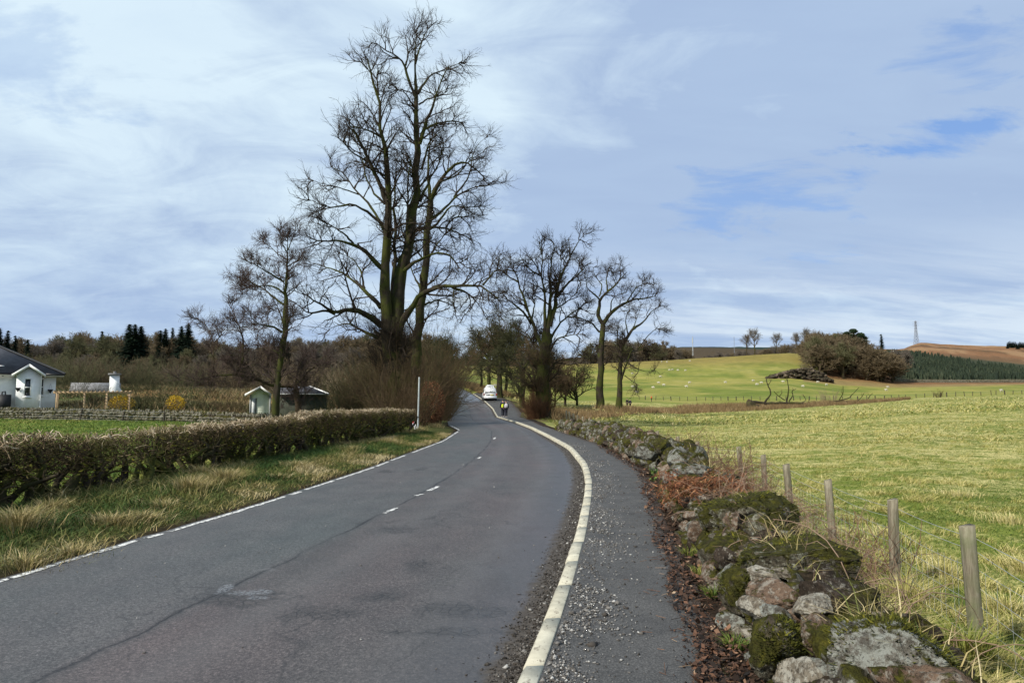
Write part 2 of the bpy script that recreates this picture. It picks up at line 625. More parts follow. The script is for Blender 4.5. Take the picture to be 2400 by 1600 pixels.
FAR = [
    (-1400, [(50, .3), (80, 2), (130, 5), (220, 9), (320, 17), (600, 34), (1500, 105), (3000, 235), (7000, 235)]),
    (-100, [(50, .25), (58, 1.0), (80, 1.9), (130, 4.6), (220, 8.9), (320, 17), (600, 34), (1500, 105), (3000, 232), (7000, 236)]),
    (350, [(50, .25), (58, .8), (75, 1.7), (92, 3.0), (110, 3.0), (150, 4.6), (220, 9.5), (320, 18), (600, 34), (1500, 90), (3000, 190), (7000, 200)]),
    (700, [(50, .2), (70, .6), (100, 2.0), (150, 4.2), (220, 8.5), (320, 17), (600, 32), (1500, 80), (3000, 120), (7000, 150)]),
    (1000, [(50, 0), (76, 0.0), (100, 1.2), (160, 4.8), (250, 9), (400, 18), (700, 34), (1500, 70), (3000, 100), (7000, 100)]),
    (1100, [(50, 0), (76, -.2), (98, 1.3), (160, 4.0), (200, zv(200, 902)), (300, zv(300, 879)), (420, zv(420, 862)), (700, 40), (1500, 80), (3000, 100), (7000, 100)]),
    (1250, [(50, -.2), (62, -.3), (80, -.1), (100, .35), (140, 1.0), (200, 1.9), (300, zv(300, 893)), (420, zv(420, 856)), (520, 22), (800, 32), (1500, 80), (3000, 100), (7000, 100)]),
    (1400, [(50, -.42), (62, -.4), (80, -.3), (100, .25), (130, .65), (190, 1.1), (300, zv(300, 894)), (420, zv(420, 850)), (520, 22), (800, 36), (1500, 90), (3000, 150), (7000, 150)]),
    (1600, [(50, -.55), (80, -.85), (130, -1.15), (150, -1.0), (166, .15), (190, .85), (300, zv(300, 892)), (430, zv(430, 839)), (520, 25), (800, 48), (1500, 105), (3000, 205), (7000, 205)]),
    (1850, [(50, -.4), (80, -.6), (130, -.75), (152, -.5), (165, .6), (190, 1.5), (300, zv(300, 889)), (380, zv(380, 842)), (430, zv(430, 823)), (520, 27), (800, 50), (1500, 100), (3000, 210), (7000, 210)]),
    (1980, [(50, -.25), (100, -.2), (150, .15), (162, .3), (175, 1.2), (195, 1.8), (260, 4.6), (310, zv(310, 899)), (345, zv(345, 868)), (400, zv(400, 845)), (470, zv(470, 836)), (800, 55), (1500, 100), (3000, 160), (7000, 160)]),
    (2100, [(50, 0), (100, .35), (170, 1.2), (182, 1.6), (200, 2.2), (300, zv(300, 909)), (330, zv(330, 896)), (370, zv(370, 880)), (450, zv(450, 862)), (600, zv(600, 845)), (800, zv(800, 830)), (1000, zv(1000, 822)), (1500, 92), (3000, 120), (7000, 120)]),
    (2160, [(50, .08), (100, .65), (170, 1.7), (182, 2.1), (200, 2.7), (300, zv(300, 908)), (335, zv(335, 897)), (420, zv(420, 880)), (600, zv(600, 851)), (900, zv(900, 827)), (1300, zv(1300, 807)), (1700, 116), (3000, 130), (7000, 130)]),
    (2260, [(50, .15), (100, .95), (170, 2.1), (182, 2.5), (200, 3.0), (300, zv(300, 906)), (335, zv(335, 896)), (450, zv(450, 886)), (650, zv(650, 860)), (900, zv(900, 836)), (1200, zv(1200, 817)), (1400, zv(1400, 808)), (1800, 116), (3000, 130), (7000, 130)]),
    (2400, [(50, .3), (100, 1.2), (170, 2.7), (182, 3.0), (200, 3.5), (300, zv(300, 904)), (340, zv(340, 895)), (450, zv(450, 889)), (700, zv(700, 868)), (900, zv(900, 850)), (1200, zv(1200, 819)), (1400, zv(1400, 812)), (1800, 118), (3000, 130), (7000, 130)]),
    (3600, [(50, .5), (100, 1.5), (170, 3.2), (200, 4.0), (340, 10), (700, 30), (1200, 80), (1400, 100), (1800, 118), (3000, 130), (7000, 130)]),
]
_SU = np.array([(u - 1200.0) / F for u, _ in FAR])
_LY = np.linspace(math.log(50), math.log(7000), 160)
_TAB = np.stack([np.interp(_LY, np.log([p[0] for p in pr]), [p[1] for p in pr]) for _, pr in FAR])
for _ in range(2):
    _TAB[:, 1:-1] = 0.25 * _TAB[:, :-2] + 0.5 * _TAB[:, 1:-1] + 0.25 * _TAB[:, 2:]


def ztab(s, Y):
    s = np.clip(s, _SU[0], _SU[-1])
    j = np.clip(np.searchsorted(_SU, s) - 1, 0, len(_SU) - 2)
    a = (s - _SU[j]) / (_SU[j + 1] - _SU[j])
    f = np.clip((np.log(np.maximum(Y, 50.0)) - _LY[0]) / (_LY[1] - _LY[0]), 0, len(_LY) - 1.001)
    i = f.astype(int)
    b = f - i
    return (_TAB[j, i] * (1 - a) + _TAB[j + 1, i] * a) * (1 - b) + (_TAB[j, i + 1] * (1 - a) + _TAB[j + 1, i + 1] * a) * b


def height(x, y, under=True):
    x, y = np.broadcast_arrays(np.asarray(x, float), np.asarray(y, float))
    s = x / np.maximum(y, 3.0)
    far = ztab(s, y)
    t50 = ztab(s, np.full_like(s, 50.0))
    L, Rk, Pp = xl(y), xr(y), xp(y)
    left = t50 * smooth(20, 50, y)
    right = -.45 + (t50 + .45) * np.clip((y - 8) / 42, 0, 1)
    nearz = np.where(x < 0.5 * (L + Pp), left, right)
    base = np.where(y < 50, nearz, far)
    road = g_road(y)
    # corridor: verge, road and footpath follow the road's own grade
    wl_ = np.where(y < 50, 3.5, 7.0)
    wr = np.where(y < 45, 1.5, np.interp(y, [45, 70], [1.5, 8.0]))
    off_r = np.where(y < 45, .35, .6)
    kl = smooth(0.0, 1.0, np.clip((L - 1.0 - x) / wl_, 0, 1))
    kr = smooth(0.0, 1.0, np.clip((x - Pp - off_r) / wr, 0, 1))
    k = np.where(x < 0.5 * (L + Pp), kl, kr)
    k = np.where(y > 200, np.maximum(k, smooth(200, 260, y)), k)
    pathlift = .085 * smooth(0, .1, x - Rk) * (1 - smooth(120, 140, y))
    z = (road + pathlift) * (1 - k) + base * k
    # verge: slightly rounded, rises toward the hedge
    z = z + np.where((x < L) & (y < 60), .10 * smooth(.1, 1.5, L - x) * (1 - kl), 0)
    if under:
        inside = smooth(-.05, .12, x - L) * (1 - smooth(-.1, .12, x - Pp - .0)) * (y < 205)
        z = z - inside * (.05 + .0022 * np.abs(y))
    r = np.hypot(x, y)
    z = z + (fbm(x * .35, y * .35) - .5) * .12 * smooth(2.0, 5, np.minimum(np.abs(x - L), 99)) * np.where((x > L - 1) & (x < Pp + .6), 0, 1)
    z = z + (fbm(x * .03 + 9, y * .03) - .5) * 2.4 * smooth(250, 600, r)
    z = z + (fbm(x * .006 + 3, y * .006, 0, 5) - .5) * 16 * smooth(600, 1400, r)
    return z


def zg(x, y):
    return float(height(np.array([x]), np.array([y]))[0])


def ray_ground(u, v, y0=4.0, y1=3000.0):
    """where the photo ray meets the terrain"""
    Ys = np.geomspace(y0, y1, 1500)
    pts = np.array([px(u, v, Y) for Y in Ys])
    below = pts[:, 2] < height(pts[:, 0], pts[:, 1])
    i = np.argmax(below) if below.any() else len(Ys) - 1
    return pts[i]


def on(u, Y, dz=0.0):
    p = px(u, 900, Y)
    return np.array((p[0], Y, zg(p[0], Y) + dz))

# ------------------------------------------------------------------ the ground, one sheet to the horizon
def zone_colour(x, y):
    s = x / np.maximum(y, 3.0)
    u = 1200 + F * s
    n1 = fbm(x * .06, y * .06, 0, 4)
    n2 = fbm(x * .5 + 4, y * .5, 0, 4)
    n3 = fbm(x * .012, y * .03 + 7, 0, 4)
    L, Pp = xl(y), xp(y)
    c = np.empty(x.shape + (3,))
    straw = np.zeros_like(x)

    def put(mask, col):
        m = np.clip(mask, 0, 1)[..., None]
        c[...] = c * (1 - m) + np.asarray(col) * m

    c[...] = (.115, .17, .028)
    # verge by the road and the earth at its lip
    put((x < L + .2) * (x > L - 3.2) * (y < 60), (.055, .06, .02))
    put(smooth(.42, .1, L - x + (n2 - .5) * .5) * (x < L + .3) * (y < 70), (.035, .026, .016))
    put(smooth(-.1, .1, x - Pp) * smooth(1.0, .6, x - Pp) * (y < 130), (.032, .023, .017))
    # left land: field, garden, heathy slope, woods
    left = (u < 1050) * (y > 53)
    put(left * 1.0, (.075, .09, .028))
    put(left * smooth(56, 62, y) * smooth(.40, .55, n1) * .8, (.10, .085, .04))
    put((u > 300) * (u < 1000) * smooth(72, 80, y) * smooth(118, 104, y), (.19, .115, .05))
    put((u > 300) * (u < 1000) * smooth(72, 80, y) * smooth(118, 104, y) * smooth(.48, .6, n2), (.2, .155, .06))
    put(left * smooth(104, 122, y), (.05, .042, .022))
    # right hand near field
    rf = (x > Pp + .6) * (u > 1050)
    put(rf * 1.0, (.145, .175, .035))
    straw = np.where(rf & (y < 178), .25 + .75 * smooth(.35, .70, fbm(.31 * x + .21 * y, .31 * y - .21 * x, 2) * .6 + n1 * .4), 0)
    # bank of brown rushes between the fields and beside the far road
    band_near = np.interp(u, [1100, 1250, 1330, 1450, 1600, 1850, 2000, 2100, 2150], [56, 52, 58, 80, 134, 152, 160, 168, 200])
    band_far = np.interp(u, [1100, 1250, 1450, 1600, 1850, 2000, 2100, 2150], [90, 100, 122, 170, 172, 174, 172, 172])
    bn = smooth(-4, 3, y - band_near + (n2 - .5) * 14) * smooth(3, -4, y - band_far + (n2 - .5) * 10)
    put(rf * bn, (.15, .105, .045))
    straw = straw * (1 - bn)
    put((u > 1060) * (u < 1500) * (x > Pp) * smooth(58, 66, y) * smooth(128, 112, y) * smooth(.45, .58, n2), (.075, .075, .03))
    # upper pasture with the sheep
    up = (u > 1050) * smooth(174, 182, y + (u < 1500) * 48) * smooth(455, 430, y)
    put(up, (.205, .21, .05))
    put(up * smooth(.42, .62, n3), (.25, .235, .06))
    put(up * smooth(.46, .66, fbm(x * .05, y * .35 + 2)) * .6, (.30, .27, .09))
    put(up * smooth(.50, .66, n1) * .7, (.105, .15, .026))
    put(up * smooth(330, 400, y) * smooth(.38, .6, n3) * .8, (.21, .16, .05))
    # rough bank, clump floor, heather hill
    put((u > 1880) * (u < 2420) * smooth(286, 300, y - (u - 2000) * .03) * smooth(344, 330, y), (.235, .17, .075))
    put((u > 1930) * smooth(312, 324, y), (.19, .10, .05))
    put((u > 1930) * (u < 2110) * smooth(340, 360, y) * (n1 > .5), (.11, .09, .035))
    put((u > 2090) * smooth(330, 350, y) * smooth(980, 800, y), (.045, .05, .028))
    put((u > 2040) * smooth(800, 960, y), (.20, .105, .055))
    put((u > 2040) * smooth(800, 960, y) * smooth(.46, .58, fbm(x * .012, y * .02 + 4, 0, 5)), (.125, .075, .042))
    put((u > 2040) * smooth(800, 960, y) * smooth(.52, .64, fbm(x * .02 + 9, y * .03 + 4, 0, 5)), (.27, .165, .09))
    put((u < 2040) * smooth(440, 470, y), (.07, .052, .032))
    put(smooth(1500, 2200, y) * (u < 2040), (.028, .042, .05))  # far ridge: forest dark, with the blue of haze painted into the colour
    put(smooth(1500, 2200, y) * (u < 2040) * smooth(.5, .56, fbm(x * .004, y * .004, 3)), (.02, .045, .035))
    return c, straw


az = np.concatenate((np.arange(-180, -46, 4.0), np.arange(-46, 46.01, 0.17), np.arange(50, 180.1, 4.0)))
rr_ = np.exp(np.arange(math.log(.6), math.log(7000), .022))
A_, R_ = np.meshgrid(np.radians(az), rr_, indexing='ij')
gx, gy = R_ * np.sin(A_), R_ * np.cos(A_)
gz = height(gx, gy)
gcol, gstraw = zone_colour(gx, gy)
na, nr = gx.shape
ii, jj = np.meshgrid(np.arange(na - 1), np.arange(nr - 1), indexing='ij')
quads = np.stack((ii * nr + jj, (ii + 1) * nr + jj, (ii + 1) * nr + jj + 1, ii * nr + jj + 1), -1).reshape(-1, 4)[:, ::-1]
gg = G()
gg.add(np.stack((gx, gy, gz), -1), quads, gcol.reshape(-1, 3))
cap = G()
gg.Fs.append(np.stack((np.arange(na - 1) * nr, (np.arange(na - 1) + 1) * nr, np.full(na - 1, (na // 2) * nr)), -1)[np.abs(np.arange(na - 1) - na // 2) > 1])

m = M('ground')
colr = m.attr('Col', 'Color')
stw = m.attr('straw')
n_f = m.noise(9.0, 6, .62)
n_m = m.noise(1.5, 6, .6)
n_l = m.noise(.22, 5, .55)
c = m.mix(1.0, colr, m.ramp(n_f, [(.25, (.55, .55, .55)), (.75, (1.4, 1.4, 1.4))]), 'MULTIPLY')
c = m.mix(1.0, c, m.ramp(n_l, [(.3, (.8, .84, .8)), (.7, (1.2, 1.14, 1.05))]), 'MULTIPLY')
tuft = m.ramp(m.math('ADD', m.math('ADD', m.math('MULTIPLY', n_m, .62), m.math('MULTIPLY', n_f, .28)), m.math('MULTIPLY', stw, .14)), [(.475, 0.0), (.60, 1.0)])
c = m.mix(m.math('MULTIPLY', tuft, m.math('MULTIPLY', m.ramp(stw, [(0.0, 0.0), (.25, 1.0)]), .85)), c, m.ramp(n_f, [(.3, (.34, .30, .11)), (.7, (.56, .48, .21))]))
MAT['ground'] = m.done(c, .95, m.math('ADD', n_m, m.math('MULTIPLY', n_f, .5)), .5, .12, .05)
ground = gg.build('ground', MAT['ground'], shade=True)
sa = ground.data.attributes.new('straw', 'FLOAT', 'POINT')
sa.data.foreach_set('value', gstraw.astype(np.float32).ravel())
tag(ground, kind='structure')

# ------------------------------------------------------------------ road
YR = np.concatenate((np.arange(-40, 0, 1.0), np.arange(0, 60, .25), np.arange(60, 204, 1.0)))
fr = np.array([0, .02, .06, .12, .25, .4, .55, .7, .85, .93, .97, 1.0])


def ribbon(Ys, xa, xb, zf, fr):
    X = xa(Ys)[:, None] * (1 - fr) + xb(Ys)[:, None] * fr
    Yy = np.repeat(Ys[:, None], len(fr), 1)
    Z = zf(X, Yy)
    n, k = X.shape
    i, j = np.meshgrid(np.arange(n - 1), np.arange(k - 1), indexing='ij')
    q = np.stack((i * k + j, i * k + j + 1, (i + 1) * k + j + 1, (i + 1) * k + j), -1).reshape(-1, 4)
    return np.stack((X, Yy, Z), -1).reshape(-1, 3), q, np.repeat(fr[None], n, 0).ravel()


zroad = lambda X, Y: g_road(Y) + 0 * X
V, q, t = ribbon(YR, lambda Y: xl(Y) - .03 + .05 * (vnoise(Y * 2.3, 1.5) - .5), lambda Y: xr(Y) - .005, zroad, fr)
m = M('asphalt')
lat = m.attr('tint')
sp = m.node('ShaderNodeSeparateXYZ')
m.put(sp.inputs[0], m.pos())
grain = m.noise(150, 3, .7)
grain2 = m.vor(95)
mid = m.noise(2.2, 5, .6, (1, .6, 1))
big = m.noise(.45, 4, .6, (1, .35, 1))
g3 = m.vor(38)
c = m.ramp(grain2, [(.0, (.21, .20, .19)), (.35, (.080, .077, .075)), (.8, (.022, .021, .021))])
c = m.mix(.45, c, m.ramp(grain, [(.35, (.030, .029, .029)), (.65, (.135, .13, .125))]))
c = m.mix(.30, c, m.ramp(g3, [(.05, (.19, .183, .175)), (.45, (.062, .06, .058)), (.8, (.024, .023, .023))]))
c = m.mix(1.0, c, m.ramp(m.noise(28, 4, .7), [(.3, (.62, .62, .62)), (.7, (1.42, 1.40, 1.38))]), 'MULTIPLY')
c = m.mix(1.0, c, m.ramp(m.noise(70, 3, .7), [(.3, (.55, .55, .55)), (.7, (1.5, 1.49, 1.47))]), 'MULTIPLY')
c = m.mix(m.ramp(m.noise(55, 2, .6, off=(3, 7, 0)), [(.66, 0.0), (.72, .55)]), c, (.30, .29, .28))
c = m.mix(1.0, c, m.ramp(mid, [(.3, (.80, .81, .82)), (.7, (1.18, 1.16, 1.14))]), 'MULTIPLY')
c = m.mix(1.0, c, m.ramp(big, [(.35, (.86, .95, .94)), (.65, (1.14, 1.04, 1.03))]), 'MULTIPLY')
half = m.ramp(lat, [(.42, 1.0), (.47, 0.0)])
c = m.mix(1.0, c, m.mix(half, (1.0, .93, .95), (.98, 1.03, 1.06)), 'MULTIPLY')
# wheel tracks polished a little paler
trk = m.ramp(m.math('ABSOLUTE', m.math('SUBTRACT', m.math('ABSOLUTE', m.math('SUBTRACT', lat, .70)), .13)), [(.0, .16), (.07, 0.0)])
c = m.mix(trk, c, (.16, .155, .15))


def rblob(u, v, ru, rv, hard=.25):
    """irregular patch of the road surface centred where the photo shows it"""
    p = hit(u, v)
    sub = m.node('ShaderNodeVectorMath', operation='SUBTRACT')
    m.put(sub.inputs[0], m.pos())
    sub.inputs[1].default_value = (p[0], p[1], 0)
    mul = m.node('ShaderNodeVectorMath', operation='MULTIPLY')
    m.put(mul.inputs[0], sub.outputs[0])
    mul.inputs[1].default_value = (1 / ru, 1 / rv, 0)
    ln = m.node('ShaderNodeVectorMath', operation='LENGTH')
    m.put(ln.inputs[0], mul.outputs[0])
    d = m.math('ADD', ln.outputs['Value'], m.math('MULTIPLY', m.math('SUBTRACT', pn, .5), 2.6))
    return m.ramp(d, [(1 - hard, 1.0), (1.0, 0.0)])


pn = m.noise(4.5, 6, .68, (1, .7, 1))


def many(lst, hard=.25):
    r = None
    for a in lst:
        b_ = rblob(*a, hard)
        r = b_ if r is None else m.math('MAXIMUM', r, b_)
    return r


# longitudinal joint crack
wob = m.math('MULTIPLY', m.math('SUBTRACT', m.noise(1.1, 5, .65), .5), .05)
crk = m.math('ABSOLUTE', m.math('SUBTRACT', m.math('ADD', lat, wob), .445))
crm = m.ramp(m.math('ADD', crk, m.math('MULTIPLY', m.math('SUBTRACT', m.noise(14, 4, .7), .5), .006)), [(.0008, 1.0), (.0048, 0.0)])
gate = m.ramp(m.noise(.6, 4, .6, off=(9, 3, 0)), [(.34, .12), (.55, 1.0)])
crm = m.math('MULTIPLY', crm, gate)
wide = m.ramp(crk, [(.003, .30), (.012, 0.0)])
c = m.mix(m.math('MULTIPLY', wide, gate), c, (.022, .022, .023))
c = m.mix(m.math('MULTIPLY', crm, .9), c, (.008, .008, .009))
# crazed, plucked out patches of the top coat
patch = many([(985, 1326, .22, .30), (760, 1440, .35, .25), (890, 1398, .30, .16), (1080, 1430, .5, .25), (935, 1240, .25, .35), (560, 1400, .55, .30), (905, 1105, .22, .5), (985, 1100, .2, .5), (1060, 1480, .5, .12)], .6)
net = m.ramp(m.vor(11.0, 'DISTANCE_TO_EDGE'), [(.0, 1.0), (.09, .25)])
c = m.mix(m.math('MULTIPLY', patch, .22), c, (.03, .03, .03))
c = m.mix(m.math('MULTIPLY', patch, m.math('MULTIPLY', net, .9)), c, (.016, .016, .016))
wv = m.node('ShaderNodeVectorMath', operation='ADD')
m.put(wv.inputs[0], m.pos())
nz_ = m.node('ShaderNodeTexNoise')
nz_.inputs['Scale'].default_value = 2.2
nz_.inputs['Detail'].default_value = 5
m.put(nz_.inputs['Vector'], m.pos())
m.put(wv.inputs[1], nz_.outputs['Color'])
hair = m.math('MULTIPLY', m.ramp(m.vor(.62, 'DISTANCE_TO_EDGE', wv.outputs[0], 0, (1, .6, 0)), [(.0, 1.0), (.010, 0.0)]), m.ramp(m.noise(.7, 3, .5, off=(6, 1, 0)), [(.48, 0.0), (.58, 1.0)]))
c = m.mix(m.math('MULTIPLY', hair, .6), c, (.016, .016, .016))
pud = m.math('MULTIPLY', many([(584, 1389, .19, .13), (528, 1381, .06, .20), (600, 1402, .12, .06)], .55), m.ramp(m.noise(30, 4, .7), [(.42, 0.0), (.6, 1.0)]))
c = m.mix(m.math('MULTIPLY', pud, .7), c, (.25, .26, .27))  # puddles: the sky's pale reflection is painted into the colour
worn = m.ramp(m.noise(.9, 4, .6, off=(15.2, 4.4, 0)), [(.70, 0.0), (.735, 1.0)])
c = m.mix(m.math('MULTIPLY', worn, .25), c, (.2, .2, .2))
# damp strip of silt along the gutter
gut = m.ramp(m.math('ADD', lat, m.math('MULTIPLY', m.math('SUBTRACT', mid, .5), .16)), [(.80, 0.0), (.90, 1.0)])
c = m.mix(m.math('MULTIPLY', gut, .45), c, (.058, .058, .060))
edge = m.ramp(m.math('ADD', lat, m.math('MULTIPLY', m.math('SUBTRACT', m.noise(5, 4, .6), .5), .05)), [(.944, 0.0), (.962, 1.0)])
c = m.mix(edge, c, m.ramp(m.noise(22, 4, .7), [(.3, (.022, .018, .014)), (.7, (.085, .07, .055))]))
rough = m.ramp(gut, [(0.0, (.6,) * 3), (1.0, (.42,) * 3)])
rough = m.mix(pud, rough, (.2, .2, .2))
rough = m.mix(m.ramp(m.math('MULTIPLY', sp.outputs[1], .01), [(.95, 0.0), (1.0, 1.0)]), rough, (.22, .22, .22))      # the far stretch is wet
rough = m.mix(edge, rough, (.9, .9, .9))
hgt = m.math('SUBTRACT', m.math('ADD', m.math('MULTIPLY', grain, m.math('SUBTRACT', 1.0, m.math('MULTIPLY', gut, .6))), m.math('MULTIPLY', mid, .4)), m.math('ADD', m.math('MULTIPLY', crm, 2.0), m.math('MULTIPLY', m.math('MULTIPLY', patch, net), 1.6)))
MAT['asphalt'] = m.done(c, rough, hgt, .55, .006, .42)
g = G()
g.add(V, q, t)
road = g.build('road', MAT['asphalt'], shade=True)
tag(road, kind='structure')

# footpath
V, q, t = ribbon(YR[YR < 125], lambda Y: xr(Y) + .115, lambda Y: xp(Y) + .1 + .16 * (fbm(Y * 2.3, 4.0) - .5), lambda X, Y: g_road(Y) + .096 + .012 * (vnoise(X * 1.5, Y * 1.5) - .5), np.linspace(0, 1, 9))
m = M('footpath')
lat = m.attr('tint')
grain2 = m.vor(70)
grain = m.noise(110, 3, .7)
mid = m.noise(2.6, 5, .62)
c = m.ramp(grain2, [(.0, (.20, .195, .185)), (.4, (.068, .067, .065)), (.85, (.024, .024, .024))])
c = m.mix(.5, c, m.ramp(grain, [(.35, (.036, .036, .035)), (.66, (.125, .122, .117))]))
c = m.mix(1.0, c, m.ramp(mid, [(.3, (.74, .74, .74)), (.7, (1.22, 1.2, 1.17))]), 'MULTIPLY')
loose = m.ramp(m.math('SUBTRACT', m.math('MULTIPLY', mid, .6), lat), [(-.22, 0.0), (.12, 1.0)])
chip = m.ramp(m.vor(34, 'F1'), [(.12, 1.0), (.3, 0.0)])
c = m.mix(m.math('MULTIPLY', loose, m.math('MULTIPLY', chip, .55)), c, (.27, .265, .25))
mud = m.ramp(m.math('ADD', lat, m.math('MULTIPLY', m.math('SUBTRACT', m.noise(3.2, 5, .6), .5), .5)), [(.80, 0.0), (.97, 1.0)])
c = m.mix(mud, c, m.ramp(m.noise(20, 4, .65), [(.3, (.022, .017, .013)), (.7, (.075, .055, .04))]))
MAT['footpath'] = m.done(c, .8, m.math('ADD', grain, m.math('MULTIPLY', chip, m.math('MULTIPLY', loose, 1.2))), .6, .008, .3)
g = G()
g.add(V, q, t)
tag(g.build('footpath', MAT['footpath'], shade=True), kind='structure')

# kerb, laid as separate stones with open joints
g = G()
Yk = -20.0
while Yk < 122:
    Y2 = Yk + .90
    ys = np.linspace(Yk + .012, Y2 - .012, 4)
    prof = [(.0, -.2), (.0, .075), (.022, .10), (.118, .104), (.124, .098), (.124, -.2)]
    jz, jx = rng.normal(0, .0015), rng.normal(0, .0025)
    V = np.array([[xr(Y) + a + jx, Y, g_road(Y) + b + (jz if b > 0 else 0)] for Y in ys for a, b in prof])
    k = len(prof)
    fc = [(i * k + j, i * k + j + 1, (i + 1) * k + j + 1, (i + 1) * k + j) for i in range(3) for j in range(k - 1)]
    g.add(V, [[f[::-1] for f in fc]], rng.uniform())
    b = g.n - len(V)
    g.Fs.append(np.array([[b + j for j in range(k)]]))
    g.Fs.append(np.array([[b + 3 * k + k - 1 - j for j in range(k)]]))
    Yk = Y2
m = M('kerb concrete')
c = m.ramp(m.attr('tint'), [(0, (.47, .44, .345)), (1, (.53, .50, .40))])
c = m.mix(1.0, c, m.ramp(m.noise(7, 6, .65), [(.3, (.72, .72, .70)), (.65, (1.08, 1.08, 1.06))]), 'MULTIPLY')
c = m.mix(m.ramp(m.noise(26, 4, .6, (1, .55, 1)), [(.59, 0.0), (.65, .75)]), c, (.13, .105, .08))
c = m.mix(m.ramp(m.noise(3.5, 5, .65, off=(2, 2, 2)), [(.52, 0.0), (.68, .4)]), c, (.24, .21, .16))
MAT['kerb'] = m.done(c, .85, m.noise(80, 4), .25, .004, .2)
tag(g.build('kerb', MAT['kerb']), kind='structure')

# painted markings, worn
m = M('worn white paint')
n = m.noise(16, 5, .65)
w = m.ramp(n, [(.44, 0.0), (.50, 1.0)])
c = m.mix(w, (.07, .07, .072), m.ramp(m.noise(5, 4), [(.3, (.55, .54, .5)), (.7, (.78, .77, .72))]))
MAT['paint'] = m.done(c, .6, n, .3, .004)
g = G()
for Y0, Y1 in [(-20, 19.0), (19.4, 21.2), (22.2, 36.5), (38, 45), (80, 96), (99, 122)]:
    ys = np.arange(Y0, Y1, .07 if Y0 < 50 else .5)
    a = xl(ys) + .03 + .035 * (fbm(ys * 3.1, 2.0) - .5)
    b = xl(ys) + .112 + .07 * (fbm(ys * 6.7, 8.0) - .5)
    zz_ = g_road(ys) + .0045
    keep = fbm(ys * 2.1, 33.0) > .30
    V = np.stack((np.stack((a, ys, zz_), 1), np.stack((b, ys, zz_), 1)), 1).reshape(-1, 3)
    i = np.arange(len(ys) - 1)[keep[:-1]]
    g.add(V, np.stack((2 * i, 2 * i + 1, 2 * i + 3, 2 * i + 2), -1))
tag(g.build('edge_line', MAT['paint']), kind='structure')
g = G()
for (u0, v0, u1, v1, w) in [(901, 1203, 929, 1190, .075), (974, 1162, 990, 1158, .085), (1004, 1150, 1026, 1140, .10), (1121, 1075, 1126, 1071, .09), (1157, 1029, 1161, 1025, .1)]:
    a, b = hit(u0, v0), hit(u1, v1)
    a[2] = b[2] = .0045
    d = (b - a) / np.linalg.norm(b - a)
    nn = np.array((d[1], -d[0], 0)) * w * .5
    pts = []
    for t_ in np.linspace(0, 1, 9):
        p = a + (b - a) * t_
        pts += [p - nn * rng.uniform(.6, 1.1), p + nn * rng.uniform(.6, 1.1)]
    i = np.arange(8)
    g.add(np.array(pts), np.stack((2 * i, 2 * i + 1, 2 * i + 3, 2 * i + 2), -1))
tag(g.build('centre_line', MAT['paint']), kind='structure')

# ------------------------------------------------------------------ trees with traced limbs
def limb(pts, conv, Y, r0, r1, depth=0.0, d0=0.0, K=14, wob=.02):
    """pts: picture points of one limb, conv: crop -> photo pixels; the limb leans depth metres away along its length"""
    uv = np.array([conv(*p) for p in pts], float)
    uv = resample(uv, K)
    if r1 < .03:
        e = .88 if r1 > .012 else .84
        uv = np.stack([np.interp(np.linspace(0, e, K), np.linspace(0, 1, K), uv[:, i]) for i in (0, 1)], 1)
    t = np.linspace(0, 1, K)
    dep = d0 + depth * t ** 1.3
    P = np.array([px(u, v, Y + d) for (u, v), d in zip(uv, dep)])
    L = np.linalg.norm(P[-1] - P[0])
    P[1:-1] += rng.normal(size=(K - 2, 3)) * wob * L / K * 3
    return P, r0 + (r1 - r0) * t ** .8


